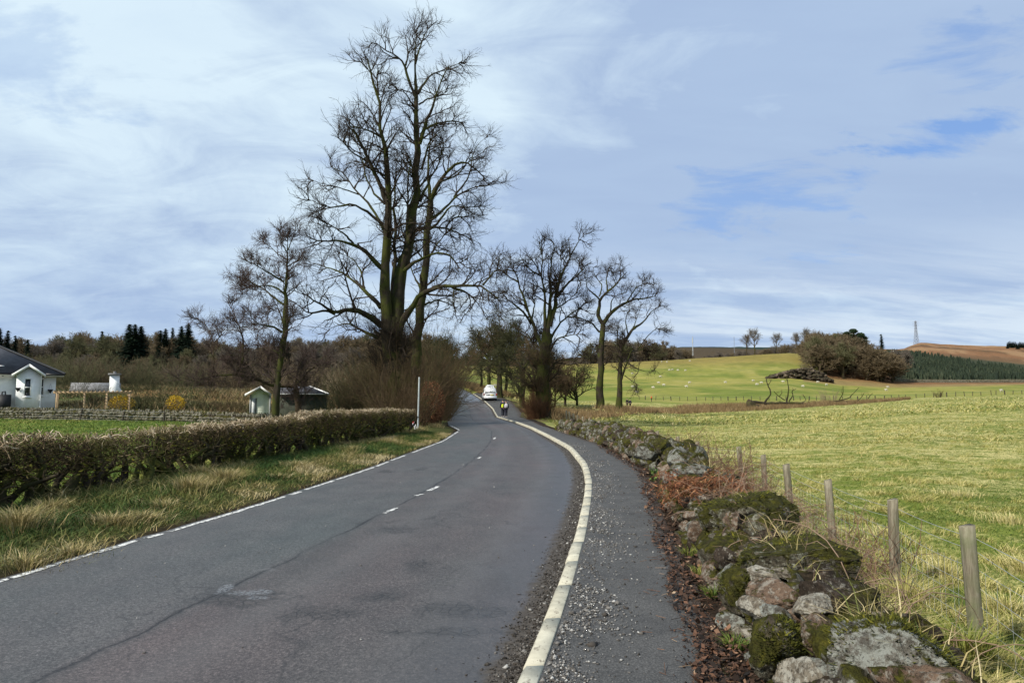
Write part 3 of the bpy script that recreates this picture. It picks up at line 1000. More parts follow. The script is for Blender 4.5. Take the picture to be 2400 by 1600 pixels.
def traced_tree(name, label, limbs, conv, Y, spec, mats, base_uv, cat='tree', group=None, extra=None, flare=None):
    base = px(*base_uv, Y)
    base[2] = zg(base[0], base[1]) - .1
    root = thing(name, label, cat, base, group)
    P, R = [], []
    for pts, r0, r1, dep, d0 in limbs:
        p, r = limb(pts, conv, Y, r0, r1, dep, d0)
        P.append(p)
        R.append(r)
    if flare is not None:
        P[0][0, 2] = min(P[0][0, 2], base[2] - .1)
        R[0][:3] *= np.array([flare, 1 + (flare - 1) * .4, 1 + (flare - 1) * .1])
    P, R = np.array(P), np.array(R)
    g = G()
    V, q = tubes(P, R, 8)
    # knobbly bark
    nrm = fbm(V[:, 0] * 2.2, V[:, 1] * 2.2, V[:, 2] * 1.2, 3) - .5
    cx = np.repeat(P.reshape(-1, 3), 8, 0)
    V = V + (V - cx) * (nrm * .7)[:, None]
    g.add(V, q)
    g.build('trunk', mats[0], root, True)
    ln = np.linalg.norm(np.diff(P, axis=1), axis=2).sum(1)
    a = spec
    c1 = np.maximum(1, (ln * a['d1']).astype(int))
    P1, R1 = grow(P, R, c1, *a['L1'], ang=a.get('ang', (35, 70)), tmin=a.get('tmin', .3), lref=a.get('lref', .09), K=6, up=a['up'], wig=a['wig'], rr=.5, rmin=a['r'][0] * .6, cap=a['r'][0])
    P2, R2 = grow(P1, R1, a['n2'], *a['L2'], ang=(30, 65), tmin=.2, K=5, up=a['up'], wig=a['wig'], rr=.55, rmin=a['r'][1] * .6, cap=a['r'][1])
    P3, R3 = grow(P2, R2, a['n3'], *a['L3'], ang=(25, 60), tmin=.15, K=4, up=a['up'], wig=a['wig'], rr=.6, rmin=a['r'][2] * .7, cap=a['r'][2], taper=.5)
    ext = grow(P, R, np.maximum(1, (ln * a.get('d0', .5)).astype(int)), *a['L2'], tmin=.5, K=5, up=a['up'], wig=a['wig'], rr=.5, rmin=a['r'][1] * .6, cap=a['r'][1])
    g = G()
    for Pq, Rq, sd in ((P1, R1, 5), (P2, R2, 3), (ext[0], ext[1], 3), (P3, R3, 3)):
        V, q = tubes(Pq, Rq, sd)
        g.add(V, q, rng.uniform())
    g.build('crown', mats[1], root)
    if extra:
        extra(root, P, R)
    return root


def shoots(root, base, n, h, spread, r, mat, name='basal_shoots', tilt=.35, K=5, L1=(.5, 1.0), n1=4, z0=0.0, z1=0.0):
    """dense thin shoots springing from a trunk"""
    an = rng.uniform(0, 2 * np.pi, n)
    rad = np.sqrt(rng.uniform(0.1, 1, n)) * spread
    P = np.empty((n, K, 3))
    pos = np.stack((base[0] + np.cos(an) * rad, base[1] + np.sin(an) * rad, base[2] + rng.uniform(z0, max(z1, z0 + .01), n)), 1)
    d = np.stack((np.cos(an) * tilt, np.sin(an) * tilt, np.ones(n)), 1) + rng.normal(size=(n, 3)) * .25
    L = rng.uniform(.5, 1, n) * h
    for k in range(K):
        P[:, k] = pos
        d /= np.linalg.norm(d, axis=1, keepdims=True)
        pos = pos + d * (L / (K - 1))[:, None]
        d = d + rng.normal(size=(n, 3)) * .2
    R = (r * np.linspace(1, .4, K))[None] * rng.uniform(.6, 1.2, (n, 1))
    g = G()
    V, q = tubes(P, R, 3)
    g.add(V, q)
    P1, R1 = grow(P, R, n1, *L1, ang=(30, 70), up=.1, wig=.25, rr=.7, rmin=r * .4, K=4)
    V, q = tubes(P1, R1, 3)
    g.add(V, q)
    return g.build(name, mat, root)


cT = lambda x, y: (650 + x / 3.1367, y / 3.1367)
big_spec = dict(d1=1.45, L1=(1.6, 4.0), up=.12, wig=.24, n2=7, L2=(.9, 2.2), n3=5, L3=(.35, .95), r=(.075, .030, .0105), d0=1.0, lref=.12)
limbs = [
    ([(835, 2990), (838, 2760), (845, 2600), (850, 2440), (845, 2330)], .80, .55, 0, 0),
    ([(835, 2640), (805, 2400), (800, 2200), (803, 1900), (818, 1600), (805, 1300), (775, 980), (742, 760), (722, 640), (690, 530), (662, 430)], .46, .035, -1.5, -.3),
    ([(860, 2560), (880, 2300), (895, 2150), (925, 1900), (985, 1650), (1022, 1480), (1040, 1250), (1034, 1000), (1020, 700)], .50, .13, .8, 0),
    ([(1020, 720), (1015, 500), (1012, 350), (1030, 230), (1034, 140)], .13, .014, .3, .8),
    ([(850, 2450), (850, 2200), (858, 1950), (870, 1700), (845, 1500), (875, 1260)], .22, .05, 1.5, 0),
    ([(1018, 720), (955, 560), (930, 450), (865, 390), (790, 380), (742, 310), (640, 318), (570, 275)], .11, .016, -1.5, .7),
    ([(945, 480), (960, 400), (985, 330)], .06, .02, 1, .3),
    ([(1030, 690), (1085, 600), (1130, 545), (1240, 512), (1410, 430)], .09, .015, 1.5, .8),
    ([(1015, 470), (1045, 360), (1080, 260), (1116, 205)], .07, .03, .8, .8),
    ([(1045, 1060), (1085, 930), (1130, 800), (1190, 640), (1240, 500), (1330, 420)], .14, .018, -2, .4),
    ([(1040, 770), (1110, 725), (1230, 690), (1280, 640)], .07, .015, 2, .7),
    ([(1020, 700), (960, 670), (820, 655), (740, 600)], .05, .014, -2, .7),
    ([(1085, 950), (1160, 910), (1270, 890), (1390, 902)], .09, .03, 2, .4),
    ([(745, 700), (730, 540), (760, 470)], .05, .02, 1, -1.2),
    ([(690, 540), (640, 485), (560, 400)], .04, .012, -1, -1.2),
    ([(760, 1010), (700, 970), (600, 940), (525, 930), (500, 850)], .08, .018, -2.5, -1),
    ([(745, 930), (700, 870), (660, 840)], .05, .02, 1, -1),
    ([(800, 1480), (720, 1280), (620, 1060), (552, 950)], .16, .07, -1.5, -.6),
    ([(690, 1200), (560, 1130), (450, 1010), (345, 980)], .07, .014, -2, -1),
    ([(790, 1700), (680, 1500), (600, 1440), (500, 1280), (390, 1215), (300, 1200)], .12, .018, 2, 0),
    ([(780, 1650), (640, 1540), (540, 1490), (400, 1540), (250, 1470), (130, 1450)], .11, .014, -3, -.4),
    ([(600, 1430), (430, 1370), (330, 1350), (200, 1310)], .06, .012, -2, 1),
    ([(790, 1500), (650, 1350), (640, 1200), (580, 1050), (510, 900), (450, 790)], .08, .012, 3, -.5),
    ([(780, 1980), (740, 1950), (650, 1840), (550, 1788), (400, 1763), (300, 1778), (160, 1720)], .18, .02, -3, -.3),
    ([(560, 1790), (470, 1700), (360, 1640), (250, 1600)], .08, .012, -3, -1),
    ([(770, 2400), (710, 2340), (600, 2280), (500, 2265), (425, 2318), (330, 2240), (210, 2170), (105, 2100)], .25, .02, -4, 0),
    ([(425, 2310), (370, 2280), (225, 2305), (150, 2240), (90, 2190)], .10, .015, -2, -2),
    ([(760, 2260), (690, 2170), (600, 2090), (450, 1990), (300, 1950), (190, 1900)], .17, .014, 4, 0),
    ([(640, 2120), (620, 2000), (560, 1900), (430, 1850)], .08, .014, 2, 1),
    ([(740, 2480), (640, 2440), (520, 2370), (400, 2400), (330, 2470)], .13, .012, 3, 0),
    ([(890, 2430), (1000, 2220), (1100, 2130), (1200, 2090), (1285, 2112), (1400, 2098), (1510, 2096), (1620, 2190)], .26, .03, -4, 0),
    ([(1510, 2096), (1590, 2000), (1700, 1950)], .07, .012, -1, -4),
    ([(1285, 2112), (1400, 2150), (1500, 2260), (1540, 2340)], .10, .012, 2, -2),
    ([(1300, 2115), (1290, 2240), (1340, 2330)], .05, .012, -1, -2),
    ([(930, 1990), (1050, 1900), (1190, 1850), (1280, 1870), (1325, 1960), (1420, 1870), (1470, 1800)], .15, .014, -3, 0),
    ([(1000, 1690), (1120, 1665), (1240, 1675), (1390, 1740), (1500, 1800), (1590, 1830)], .12, .012, 3, .3),
    ([(1240, 1670), (1300, 1590), (1420, 1600), (1580, 1570)], .07, .012, 2, 2),
    ([(1030, 1400), (980, 1180), (930, 1080), (850, 980)], .09, .012, -3, .4),
    ([(950, 1750), (960, 1500), (955, 1320), (975, 1190)], .10, .03, -2, 0),
    ([(1060, 1250), (1110, 1050), (1200, 960), (1280, 950)], .10, .02, -2, .5),
    ([(1045, 1480), (1130, 1300), (1200, 1180), (1230, 1010), (1190, 980)], .10, .02, 2, .5),
]


def big_extra(root, P, R):
    b = np.array(ORG[root.name])
    shoots(root, b, 420, 3.8, 1.8, .013, MAT['twig_brown'], tilt=.45, L1=(.4, 1.1), n1=6)
    for (u, v, n, h) in [(905, 860, 200, 2.6), (925, 815, 200, 2.6), (890, 780, 90, 1.6)]:
        shoots(root, px(u, v, 45), n, h, .7, .011, MAT['twig_dark'], name='trunk_shoots', tilt=.7, z0=-.6, z1=.6, n1=5, L1=(.4, .9))


traced_tree('lime_tree', 'tallest bare tree, many dark mossy stems, behind the end of the clipped hedge', limbs, cT, 45.0, big_spec,
            (MAT['bark_dark'], MAT['twig_dark']), (906, 960), extra=big_extra, flare=1.35)

limbs = [
    ([(1020, 2960), (1035, 2600), (1050, 2300), (1085, 2000), (1112, 1620), (1125, 1450)], .42, .20, 0, 0),
    ([(1120, 1480), (1200, 1320), (1290, 1205), (1400, 1185), (1500, 1290), (1610, 1375)], .2, .02, -2, 0),
    ([(1125, 1470), (1105, 1250), (1120, 1050), (1180, 870), (1185, 790)], .15, .02, 2, 0),
    ([(1190, 1340), (1330, 1290), (1420, 1170), (1580, 1090)], .09, .014, 2, -.5),
    ([(1115, 1620), (1240, 1530), (1330, 1420), (1480, 1370), (1560, 1365), (1740, 1330)], .13, .014, 3, 0),
    ([(1300, 1450), (1420, 1280), (1440, 1100), (1530, 1010), (1640, 970)], .08, .012, 3, 1),
    ([(1105, 1700), (1190, 1640), (1270, 1500), (1400, 1530), (1600, 1500), (1680, 1460)], .10, .012, -3, 0),
    ([(1090, 1950), (1170, 1800), (1260, 1690), (1380, 1650)], .1, .012, 3, 0),
    ([(1070, 2150), (990, 2000), (960, 1850)], .1, .02, 3, 0),
    ([(1060, 2250), (1180, 2200), (1300, 2250), (1420, 2330)], .1, .012, 4, 0),
]
traced_tree('lime_tree', 'single stemmed mossy bare tree standing close behind the tallest one, on its right', limbs, cT, 51.0,
            dict(big_spec, d1=1.1), (MAT['bark_dark'], MAT['twig_dark']), (975, 960))

# --- trees on the right of the road
cR = lambda x, y: (1150 + x / 3.1356, 510 + y / 3.1356)
limbs = [
    ([(385, 1490), (385, 1250), (392, 1100), (398, 960), (410, 850)], .72, .46, 0, 0),
    ([(405, 900), (430, 780), (442, 600), (430, 400), (468, 250), (462, 80)], .26, .02, -.5, 0),
    ([(435, 800), (480, 620), (490, 480), (540, 380), (592, 270), (560, 150), (585, 55)], .24, .02, 1.5, 0),
    ([(488, 580), (560, 490), (640, 420), (710, 345), (790, 300)], .15, .02, 2, .5),
    ([(395, 850), (395, 700), (402, 550), (372, 420), (330, 330), (282, 305), (268, 190)], .2, .02, -2, 0),
    ([(375, 430), (310, 400), (250, 340), (200, 250)], .08, .015, -2, -1),
    ([(370, 420), (385, 300), (350, 180), (370, 90)], .08, .015, 1, -1),
    ([(380, 950), (300, 760), (260, 640), (220, 520), (180, 400), (140, 330), (95, 250)], .2, .02, -1, 0),
    ([(300, 780), (230, 680), (110, 590), (-20, 590)], .13, .02, -2, 0),
    ([(190, 400), (110, 380), (30, 410), (-20, 440)], .07, .015, 2, -1),
    ([(200, 470), (110, 420), (60, 330), (70, 230)], .07, .015, 1, -1),
    ([(592, 270), (655, 160), (725, 95)], .07, .015, 1, 1.5),
    ([(410, 950), (500, 780), (610, 690), (700, 640), (720, 560)], .15, .02, 2, 0),
    ([(560, 730), (640, 730), (740, 770)], .07, .015, 2, 1),
    ([(400, 1050), (480, 890), (600, 855), (760, 860)], .12, .014, -2, 0),
    ([(385, 1100), (280, 860), (150, 790), (20, 700)], .12, .014, 3, 0),
    ([(460, 680), (560, 620), (640, 540), (680, 470)], .08, .014, -2, .5),
    ([(395, 1150), (490, 1050), (620, 1040), (700, 1110)], .10, .014, -2, 0),
    ([(430, 600), (500, 500), (520, 330), (500, 180)], .08, .014, -2, 0),
    ([(300, 760), (330, 600), (300, 480)], .09, .02, 2, 0),
]


def oak_extra(root, P, R):
    b = np.array(ORG[root.name])
    shoots(root, b, 420, 2.9, .95, .016, MAT['twig_red'], tilt=.12, L1=(.3, .8), n1=5)
    shoots(root, b + np.array((0, 0, 2.4)), 200, 2.4, .9, .014, MAT['twig_brown'], name='trunk_shoots', tilt=.4, n1=5)
    shoots(root, b + np.array((.3, 0, 4.6)), 140, 2.2, .9, .014, MAT['twig_brown'], name='trunk_shoots', tilt=.5, n1=5)


mid_spec = dict(d1=1.5, L1=(1.5, 3.6), up=.14, wig=.26, n2=7, L2=(.7, 1.8), n3=5, L3=(.4, 1.0), r=(.085, .038, .014), d0=1.0)
traced_tree('oak_tree', 'broad bare tree by the footpath with a thick brown skirt of shoots round its trunk', limbs, cR, 60.0, mid_spec,
            (MAT['bark_dark'], MAT['twig_dark']), (1262, 978), extra=oak_extra, flare=1.2)
limbs = [
    ([(805, 1400), (803, 1250), (806, 1100), (815, 900), (826, 770)], .62, .40, 0, 0),
    ([(826, 780), (780, 720), (797, 660), (797, 600), (860, 545), (930, 485), (1000, 400)], .36, .05, -2, 0),
    ([(826, 780), (890, 690), (960, 642), (1040, 602), (1140, 592), (1215, 575)], .36, .04, 2, 0),
    ([(797, 600), (755, 555), (708, 520), (695, 430)], .16, .03, -3, -1),
    ([(860, 545), (848, 450), (875, 350)], .14, .03, 1, -1),
    ([(800, 580), (822, 500), (760, 420), (750, 360)], .12, .03, 2, -1),
    ([(890, 690), (960, 645), (1005, 665)], .14, .05, -2, 1),
    ([(880, 700), (890, 600), (940, 560), (1000, 550)], .12, .03, -2, 1),
    ([(1000, 620), (1080, 500), (1160, 480), (1210, 500)], .12, .03, 3, 1),
    ([(1040, 600), (1100, 540), (1120, 460)], .1, .03, 3, 1),
    ([(800, 840), (745, 775), (680, 745), (620, 735)], .18, .03, -3, 0),
    ([(930, 485), (960, 420), (940, 340)], .1, .03, 1, -1),
    ([(870, 360), (900, 420), (920, 330)], .06, .02, 1, -1),
]
oak_spec = dict(d1=.85, L1=(1.6, 4.2), up=.10, wig=.30, n2=7, L2=(.9, 2.4), n3=5, L3=(.6, 1.4), r=(.10, .045, .022), tmin=.45, d0=.4)
traced_tree('oak_tree', 'bare oak with a tall clean trunk forking high up, at the edge of the rushes', limbs, cR, 106.0, oak_spec,
            (MAT['bark_dark'], MAT['twig_dark']), (1407, 950), flare=1.25)
limbs = [
    ([(945, 1420), (944, 1300), (948, 1180), (955, 1060), (958, 960), (1000, 880), (1040, 822)], .48, .2, 0, 0),
    ([(1040, 822), (1120, 770), (1180, 690), (1245, 645)], .2, .03, 2, 0),
    ([(948, 1230), (975, 1140), (1003, 1060)], .25, .12, -1, 0),
    ([(1005, 1060), (1060, 1105), (1150, 1135), (1215, 1110)], .12, .02, -3, -1),
    ([(985, 1160), (1060, 1215), (1115, 1240)], .09, .02, -3, -1),
    ([(1010, 865), (990, 760), (1005, 690), (1080, 640)], .12, .02, -2, 0),
    ([(1045, 820), (1070, 750), (1110, 640)], .1, .02, 2, 0),
    ([(970, 980), (1070, 985), (1150, 945), (1230, 955)], .12, .02, 2, 0),
    ([(1080, 970), (1150, 870), (1220, 810), (1330, 850)], .1, .02, 1, 1),
    ([(950, 1040), (928, 950), (935, 790)], .13, .05, 0, 0),
    ([(1000, 890), (950, 830), (920, 780)], .08, .02, -2, 0),
    ([(1005, 1050), (1040, 960), (1010, 900)], .1, .04, 0, -1),
]
traced_tree('oak_tree', 'leaning twin stemmed bare oak, nearest to the sheep pasture, with a drooping low bough', limbs, cR, 103.0, dict(oak_spec, d1=.9, L1=(1.4, 3.4)),
            (MAT['bark_dark'], MAT['twig_dark']), (1452, 952), flare=1.25)

# --- trees on the left: the sapling-like beech and the low spreading orchard tree
cL = lambda x, y: (400 + x / 3.135, 490 + y / 3.135)
limbs = [
    ([(765, 1530), (785, 1300), (800, 1120), (840, 960), (842, 850)], .19, .15, 0, 0),
    ([(842, 860), (843, 700), (848, 550), (858, 420), (862, 300), (858, 190), (866, 75)], .17, .012, .3, 0),
    ([(820, 905), (740, 858), (650, 852), (590, 800), (560, 720)], .09, .012, -2, 0),
    ([(830, 700), (770, 660), (700, 590), (600, 540), (480, 490), (350, 430)], .07, .01, 2, 0),
    ([(832, 535), (760, 490), (690, 450), (590, 390), (450, 345)], .06, .01, -2, .1),
    ([(855, 370), (800, 340), (750, 290), (640, 210)], .045, .01, 1, .2),
    ([(862, 420), (930, 380), (1020, 340)], .04, .01, -1, .2),
    ([(862, 300), (900, 200), (950, 100)], .04, .01, 1, .2),
    ([(860, 330), (810, 230), (800, 80)], .04, .01, -1, .2),
    ([(845, 830), (900, 780), (935, 770)], .05, .012, -1, 0),
    ([(830, 850), (790, 720), (690, 780), (700, 820)], .05, .012, 1.5, 0),
    ([(838, 620), (740, 555), (620, 570), (480, 600), (390, 610)], .06, .01, 2, 0),
    ([(806, 1060), (740, 1030), (650, 1000), (590, 1020)], .05, .01, 1, 0),
]
small_spec = dict(d1=3.9, L1=(.9, 2.2), up=.12, wig=.2, n2=7, L2=(.5, 1.2), n3=6, L3=(.28, .7), r=(.035, .018, .011), d0=1.0)
traced_tree('beech_tree', 'slender bare tree with one straight stem and reaching left boughs, beside the green shed', limbs, cL, 41.0, small_spec,
            (MAT['bark_dark'], MAT['twig_mauve']), (644, 975), flare=1.3)
limbs = [
    ([(935, 1530), (938, 1430), (925, 1350), (915, 1300)], .2, .16, 0, 0),
    ([(915, 1300), (850, 1300), (730, 1300), (690, 1280), (640, 1250), (560, 1220), (430, 1212), (300, 1230), (200, 1250), (110, 1262), (102, 1220)], .13, .02, -2, 0),
    ([(905, 1300), (960, 1255), (1030, 1170), (1062, 1160), (1110, 1200)], .09, .015, -1.5, 0),
    ([(1000, 1200), (1100, 1130), (1180, 1110)], .06, .012, -1, -1),
    ([(305, 1228), (320, 1080), (316, 970), (250, 830), (110, 750)], .05, .01, 1, -1.6),
    ([(318, 980), (400, 900), (440, 850)], .035, .01, -1, -.6),
    ([(530, 1020), (540, 970), (510, 880), (470, 780), (400, 650)], .06, .01, 1, -1),
    ([(510, 870), (600, 860), (700, 800)], .03, .01, -1, 0),
    ([(480, 1215), (530, 1110), (530, 1000)], .07, .05, 0, -1.2),
    ([(640, 1250), (560, 1140), (450, 1060), (300, 1100)], .05, .01, -1, -.8),
    ([(560, 1220), (450, 1150), (440, 1100)], .03, .01, 1, -1),
    ([(800, 1300), (700, 1180), (720, 1080), (690, 1000)], .05, .01, 1, 0),
    ([(110, 1262), (40, 1240), (-10, 1270)], .03, .01, 0, -2),
    ([(925, 1330), (980, 1290), (990, 1380), (960, 1420)], .03, .01, -.5, 0),
    ([(820, 1300), (815, 1380), (795, 1440)], .025, .01, -.5, 0),
    ([(920, 1300), (930, 1180), (1010, 1050), (1120, 1010)], .06, .012, 1.5, 0),
]
traced_tree('orchard_tree', 'low spreading bare tree whose long level boughs reach left over the green shed', limbs, cL, 42.5, dict(small_spec, d1=4.4, tmin=.12, L1=(.8, 2.3)),
            (MAT['bark_brown'], MAT['twig_mauve']), (698, 978), flare=1.2)

# ------------------------------------------------------------------ grass and leaves
def blades(B, h, lean, w, tint, seg=2):
    """tapering, bending blades; B (n,3) bases, lean (n,2) sideways travel of the tip"""
    n = len(B)
    an = rng.uniform(0, np.pi, n)
    side = np.stack((np.cos(an), np.sin(an), np.zeros(n)), 1) * (np.broadcast_to(w, n) / 2)[:, None]
    tip = B + np.stack((lean[:, 0], lean[:, 1], h), 1)
    if seg == 1:
        V = np.stack((B - side, B + side, tip), 1).reshape(-1, 3)
        i = np.arange(n) * 3
        return V, [np.stack((i, i + 1, i + 2), 1)], np.repeat(tint, 3)
    mid = B + np.stack((lean[:, 0] * .32, lean[:, 1] * .32, h * .66), 1)
    V = np.stack((B - side, B + side, mid + side * .75, mid - side * .75, tip), 1).reshape(-1, 3)
    i = np.arange(n) * 5
    return V, [np.stack((i, i + 1, i + 2, i + 3), 1), np.stack((i + 3, i + 2, i + 4), 1)], np.repeat(tint, 5)


GR = [(0.0, (.04, .08, .014)), (.25, (.095, .135, .022)), (.45, (.185, .195, .04)), (.62, (.29, .265, .075)), (.8, (.50, .43, .18)), (1.0, (.62, .54, .29))]
MAT['grass'] = blade_mat('grass', GR)
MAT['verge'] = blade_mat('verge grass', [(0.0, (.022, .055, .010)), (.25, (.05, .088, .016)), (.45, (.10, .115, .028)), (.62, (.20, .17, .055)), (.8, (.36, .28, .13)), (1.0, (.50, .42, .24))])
MAT['litter'] = blade_mat('leaf litter', [(0, (.012, .009, .007)), (.35, (.045, .026, .017)), (.65, (.12, .06, .035)), (.85, (.22, .115, .065)), (1, (.36, .26, .17))])
MAT['russet'] = blade_mat('russet leaves', [(0, (.05, .022, .012)), (.4, (.16, .06, .028)), (.8, (.30, .13, .055)), (1, (.38, .22, .11))])
MAT['rush'] = blade_mat('dead rushes', [(0, (.08, .055, .025)), (.5, (.19, .125, .055)), (.8, (.27, .19, .09)), (1, (.38, .30, .17))])
MAT['heath'] = blade_mat('heath', [(0, (.035, .045, .014)), (.35, (.08, .08, .028)), (.6, (.16, .105, .05)), (1, (.30, .23, .12))])
MAT['leaf_green'] = blade_mat('green leaves', [(0, (.02, .05, .012)), (.5, (.05, .11, .02)), (1, (.12, .19, .04))])
MAT['moss'] = blade_mat('moss', [(0, (.022, .026, .006)), (.4, (.055, .06, .010)), (.75, (.105, .105, .014)), (1, (.19, .165, .02))], .95)


def scatter(n, y0, y1, xa, xb, p=1.0):
    y = np.exp(rng.uniform(math.log(y0), math.log(y1), n)) if p == 'log' else rng.uniform(y0, y1, n)
    x = xa(y) + rng.uniform(0, 1, n) * (xb(y) - xa(y))
    return x, y


hedge_pts = np.array([(-8.3, 3.0), (-7.75, 6.5), (-7.2, 10.7), (-6.6, 15.4), (-6.0, 21.2), (-5.0, 28.5), (-4.45, 32.5)])
hx = lambda Y: np.interp(Y, hedge_pts[:, 1], hedge_pts[:, 0])

hedge_x = hx
# roadside verge
g = G()
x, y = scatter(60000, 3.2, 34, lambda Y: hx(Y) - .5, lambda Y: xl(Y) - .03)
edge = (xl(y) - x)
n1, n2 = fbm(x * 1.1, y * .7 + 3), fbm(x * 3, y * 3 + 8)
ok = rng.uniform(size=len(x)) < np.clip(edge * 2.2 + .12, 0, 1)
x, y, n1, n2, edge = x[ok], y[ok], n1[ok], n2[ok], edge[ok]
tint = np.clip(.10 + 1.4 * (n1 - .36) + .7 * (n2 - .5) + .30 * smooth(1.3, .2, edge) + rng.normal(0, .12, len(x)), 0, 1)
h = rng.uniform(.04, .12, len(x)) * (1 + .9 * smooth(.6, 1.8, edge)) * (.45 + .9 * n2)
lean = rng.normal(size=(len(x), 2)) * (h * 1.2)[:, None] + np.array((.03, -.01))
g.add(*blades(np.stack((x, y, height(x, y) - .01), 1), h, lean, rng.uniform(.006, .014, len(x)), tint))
# straw tussocks and flattened dead stems
for (u, v, k, r, hh) in [(40, 1262, 700, .42, .28), (120, 1215, 260, .3, .22), (262, 1238, 520, .45, .14), (340, 1225, 380, .4, .12), (445, 1165, 600, .4, .28), (470, 1125, 420, .35, .28), (525, 1140, 620, .42, .26), (560, 1110, 300, .4, .2), (690, 1105, 500, .5, .16), (655, 1128, 320, .5, .1), (735, 1090, 320, .5, .12),
                         (820, 1065, 400, .5, .2), (900, 1045, 380, .5, .22), (960, 1024, 420, .45, .30), (985, 1018, 320, .4, .34), (170, 1300, 380, .5, .12), (60, 1330, 420, .5, .14), (380, 1200, 300, .6, .1), (1020, 1005, 300, .6, .3)]:
    c = hit(u, v)
    a = rng.uniform(0, 2 * np.pi, k)
    q = np.abs(rng.normal(0, .45, k)) * r
    bx, by = c[0] + np.cos(a) * q, c[1] + np.sin(a) * q
    hb = hh * rng.uniform(.5, 1.1, k)
    le = np.stack((np.cos(a), np.sin(a)), 1) * (rng.uniform(.3, 1.1, k) * max(hh, .2) * .9)[:, None] + rng.normal(size=(k, 2)) * .06
    g.add(*blades(np.stack((bx, by, height(bx, by)), 1), hb, le, rng.uniform(.005, .01, k), np.clip(rng.normal(.74, .14, k), .3, 1)))
tag(g.build('verge_grass', MAT['verge']), 'rough green and straw coloured grass along the left roadside below the hedge', 'grass', kind='stuff')

# pasture on the right and the grass between wall and fence
g = G()


def field_blades(n, y0, y1, x1, hh, ww, thr, seg, width):
    y = np.exp(rng.uniform(math.log(y0), math.log(y1), n))
    lo = xp(y) + 1.25
    hi = np.minimum(y * .78 + 1.5, lo + width)
    x = lo + (hi - lo) * rng.uniform(0, 1, n)
    n1, n2 = fbm(2.1 * x + 1.2 * y, 1.5 * y - 1.3 * x), fbm(x * .35 + 7, y * .35)
    fence = smooth(3.2, 1.6, x - xp(y))
    tuft = smooth(.51, .65, n1 * .8 + n2 * .2)
    keep = rng.uniform(size=n) < thr + (1 - thr) * tuft
    x, y, tuft, fence = x[keep], y[keep], tuft[keep], fence[keep]
    m_ = len(x)
    tint = np.clip(.20 + .47 * tuft + .10 * fence + rng.normal(0, .12, m_), 0, 1)
    h = hh * rng.uniform(.5, 1.1, m_) * (.6 + .9 * tuft + 1.5 * fence)
    lean = rng.normal(size=(m_, 2)) * (h * 1.0)[:, None] + np.stack((h * .35, -h * .1), 1)
    g.add(*blades(np.stack((x, y, height(x, y) - .01), 1), h, lean, ww * rng.uniform(.7, 1.3, m_), tint, seg))


field_blades(110000, 3.5, 16, 0, .085, .009, .55, 2, 14)
field_blades(100000, 12, 34, 0, .085, .018, .45, 1, 40)
field_blades(80000, 30, 75, 0, .10, .042, .35, 1, 90)
field_blades(42000, 65, 165, 0, .20, .13, .25, 1, 180)
for (u, v, Y, k, r, hh, tm) in [(2290, 1500, 5.6, 500, .35, .22, .62), (2330, 1330, 7.2, 420, .4, .2, .72), (2190, 1260, 8.6, 320, .3, .2, .74), (2380, 1250, 8.8, 420, .5, .2, .76), (2100, 1440, 7.4, 320, .3, .32, .66), (1990, 1330, 9.0, 300, .3, .3, .6), (2060, 1180, 11, 320, .5, .16, .8), (2350, 1150, 12, 360, .6, .16, .8), (2230, 1100, 15, 300, .6, .15, .8)]:
    c = on(u, Y)
    a = rng.uniform(0, 2 * np.pi, k)
    q = np.abs(rng.normal(0, .5, k)) * r
    bx, by = c[0] + np.cos(a) * q, c[1] + np.sin(a) * q
    le = np.stack((np.cos(a), np.sin(a)), 1) * (rng.uniform(.2, .9, k) * hh)[:, None] + rng.normal(size=(k, 2)) * .04
    g.add(*blades(np.stack((bx, by, height(bx, by)), 1), hh * rng.uniform(.5, 1.1, k), le, rng.uniform(.005, .01, k), np.clip(rng.normal(tm, .12, k), .2, 1)))
tag(g.build('pasture_grass', MAT['grass']), 'tufted green and pale grass of the pasture right of the wire fence', 'grass', kind='stuff')

g = G()
n = 70000
y = rng.uniform(12, 50, n)
x = hedge_x(y) - .9 - rng.uniform(0, 1, n) ** 1.3 * (y * .78 - 4)
kp = x > -.80 * y - 1
x, y = x[kp], y[kp]
n1 = fbm(.9 * x + .4 * y, .7 * y - .4 * x)
n = len(x)
h = rng.uniform(.05, .13, n) * (.5 + n1)
g.add(*blades(np.stack((x, y, height(x, y) - .01), 1), h, rng.normal(size=(n, 2)) * h[:, None], rng.uniform(.03, .055, n), np.clip(.16 + .9 * (n1 - .4) + rng.normal(0, .12, n), 0, 1), 1))
tag(g.build('paddock_grass', MAT['grass']), 'short green grass of the paddock between the clipped hedge and the garden wall', 'grass', kind='stuff')

# dead rushes along the wet ditch between the two fields
g = G()
for n, fn in ((26000, lambda: (rng.uniform(1290, 2130, 26000), rng.uniform(0, 1, 26000))),):
    u, f = fn()
    nb = np.interp(u, [1290, 1330, 1450, 1600, 1850, 2000, 2130], [56, 60, 82, 136, 153, 161, 172])
    nf = np.interp(u, [1290, 1330, 1450, 1600, 1850, 2000, 2130], [82, 92, 118, 168, 170, 173, 175])
    y = nb + (nf - nb) * f
    x = (u - 1200) / F * y
    kp = fbm(x * .09, y * .09 + 5) > .36
    x, y = x[kp], y[kp]
    k = len(x)
    h = rng.uniform(.35, .95, k)
    g.add(*blades(np.stack((x, y, height(x, y)), 1), h, rng.normal(size=(k, 2)) * .25, rng.uniform(.04, .10, k), np.clip(rng.normal(.5, .2, k) + .5 * (fbm(x * .2, y * .2) - .5), 0, 1), 1))
tag(g.build('rushes', MAT['rush']), 'band of russet brown dead rushes between the near pasture and the sheep field', 'rushes', kind='stuff')
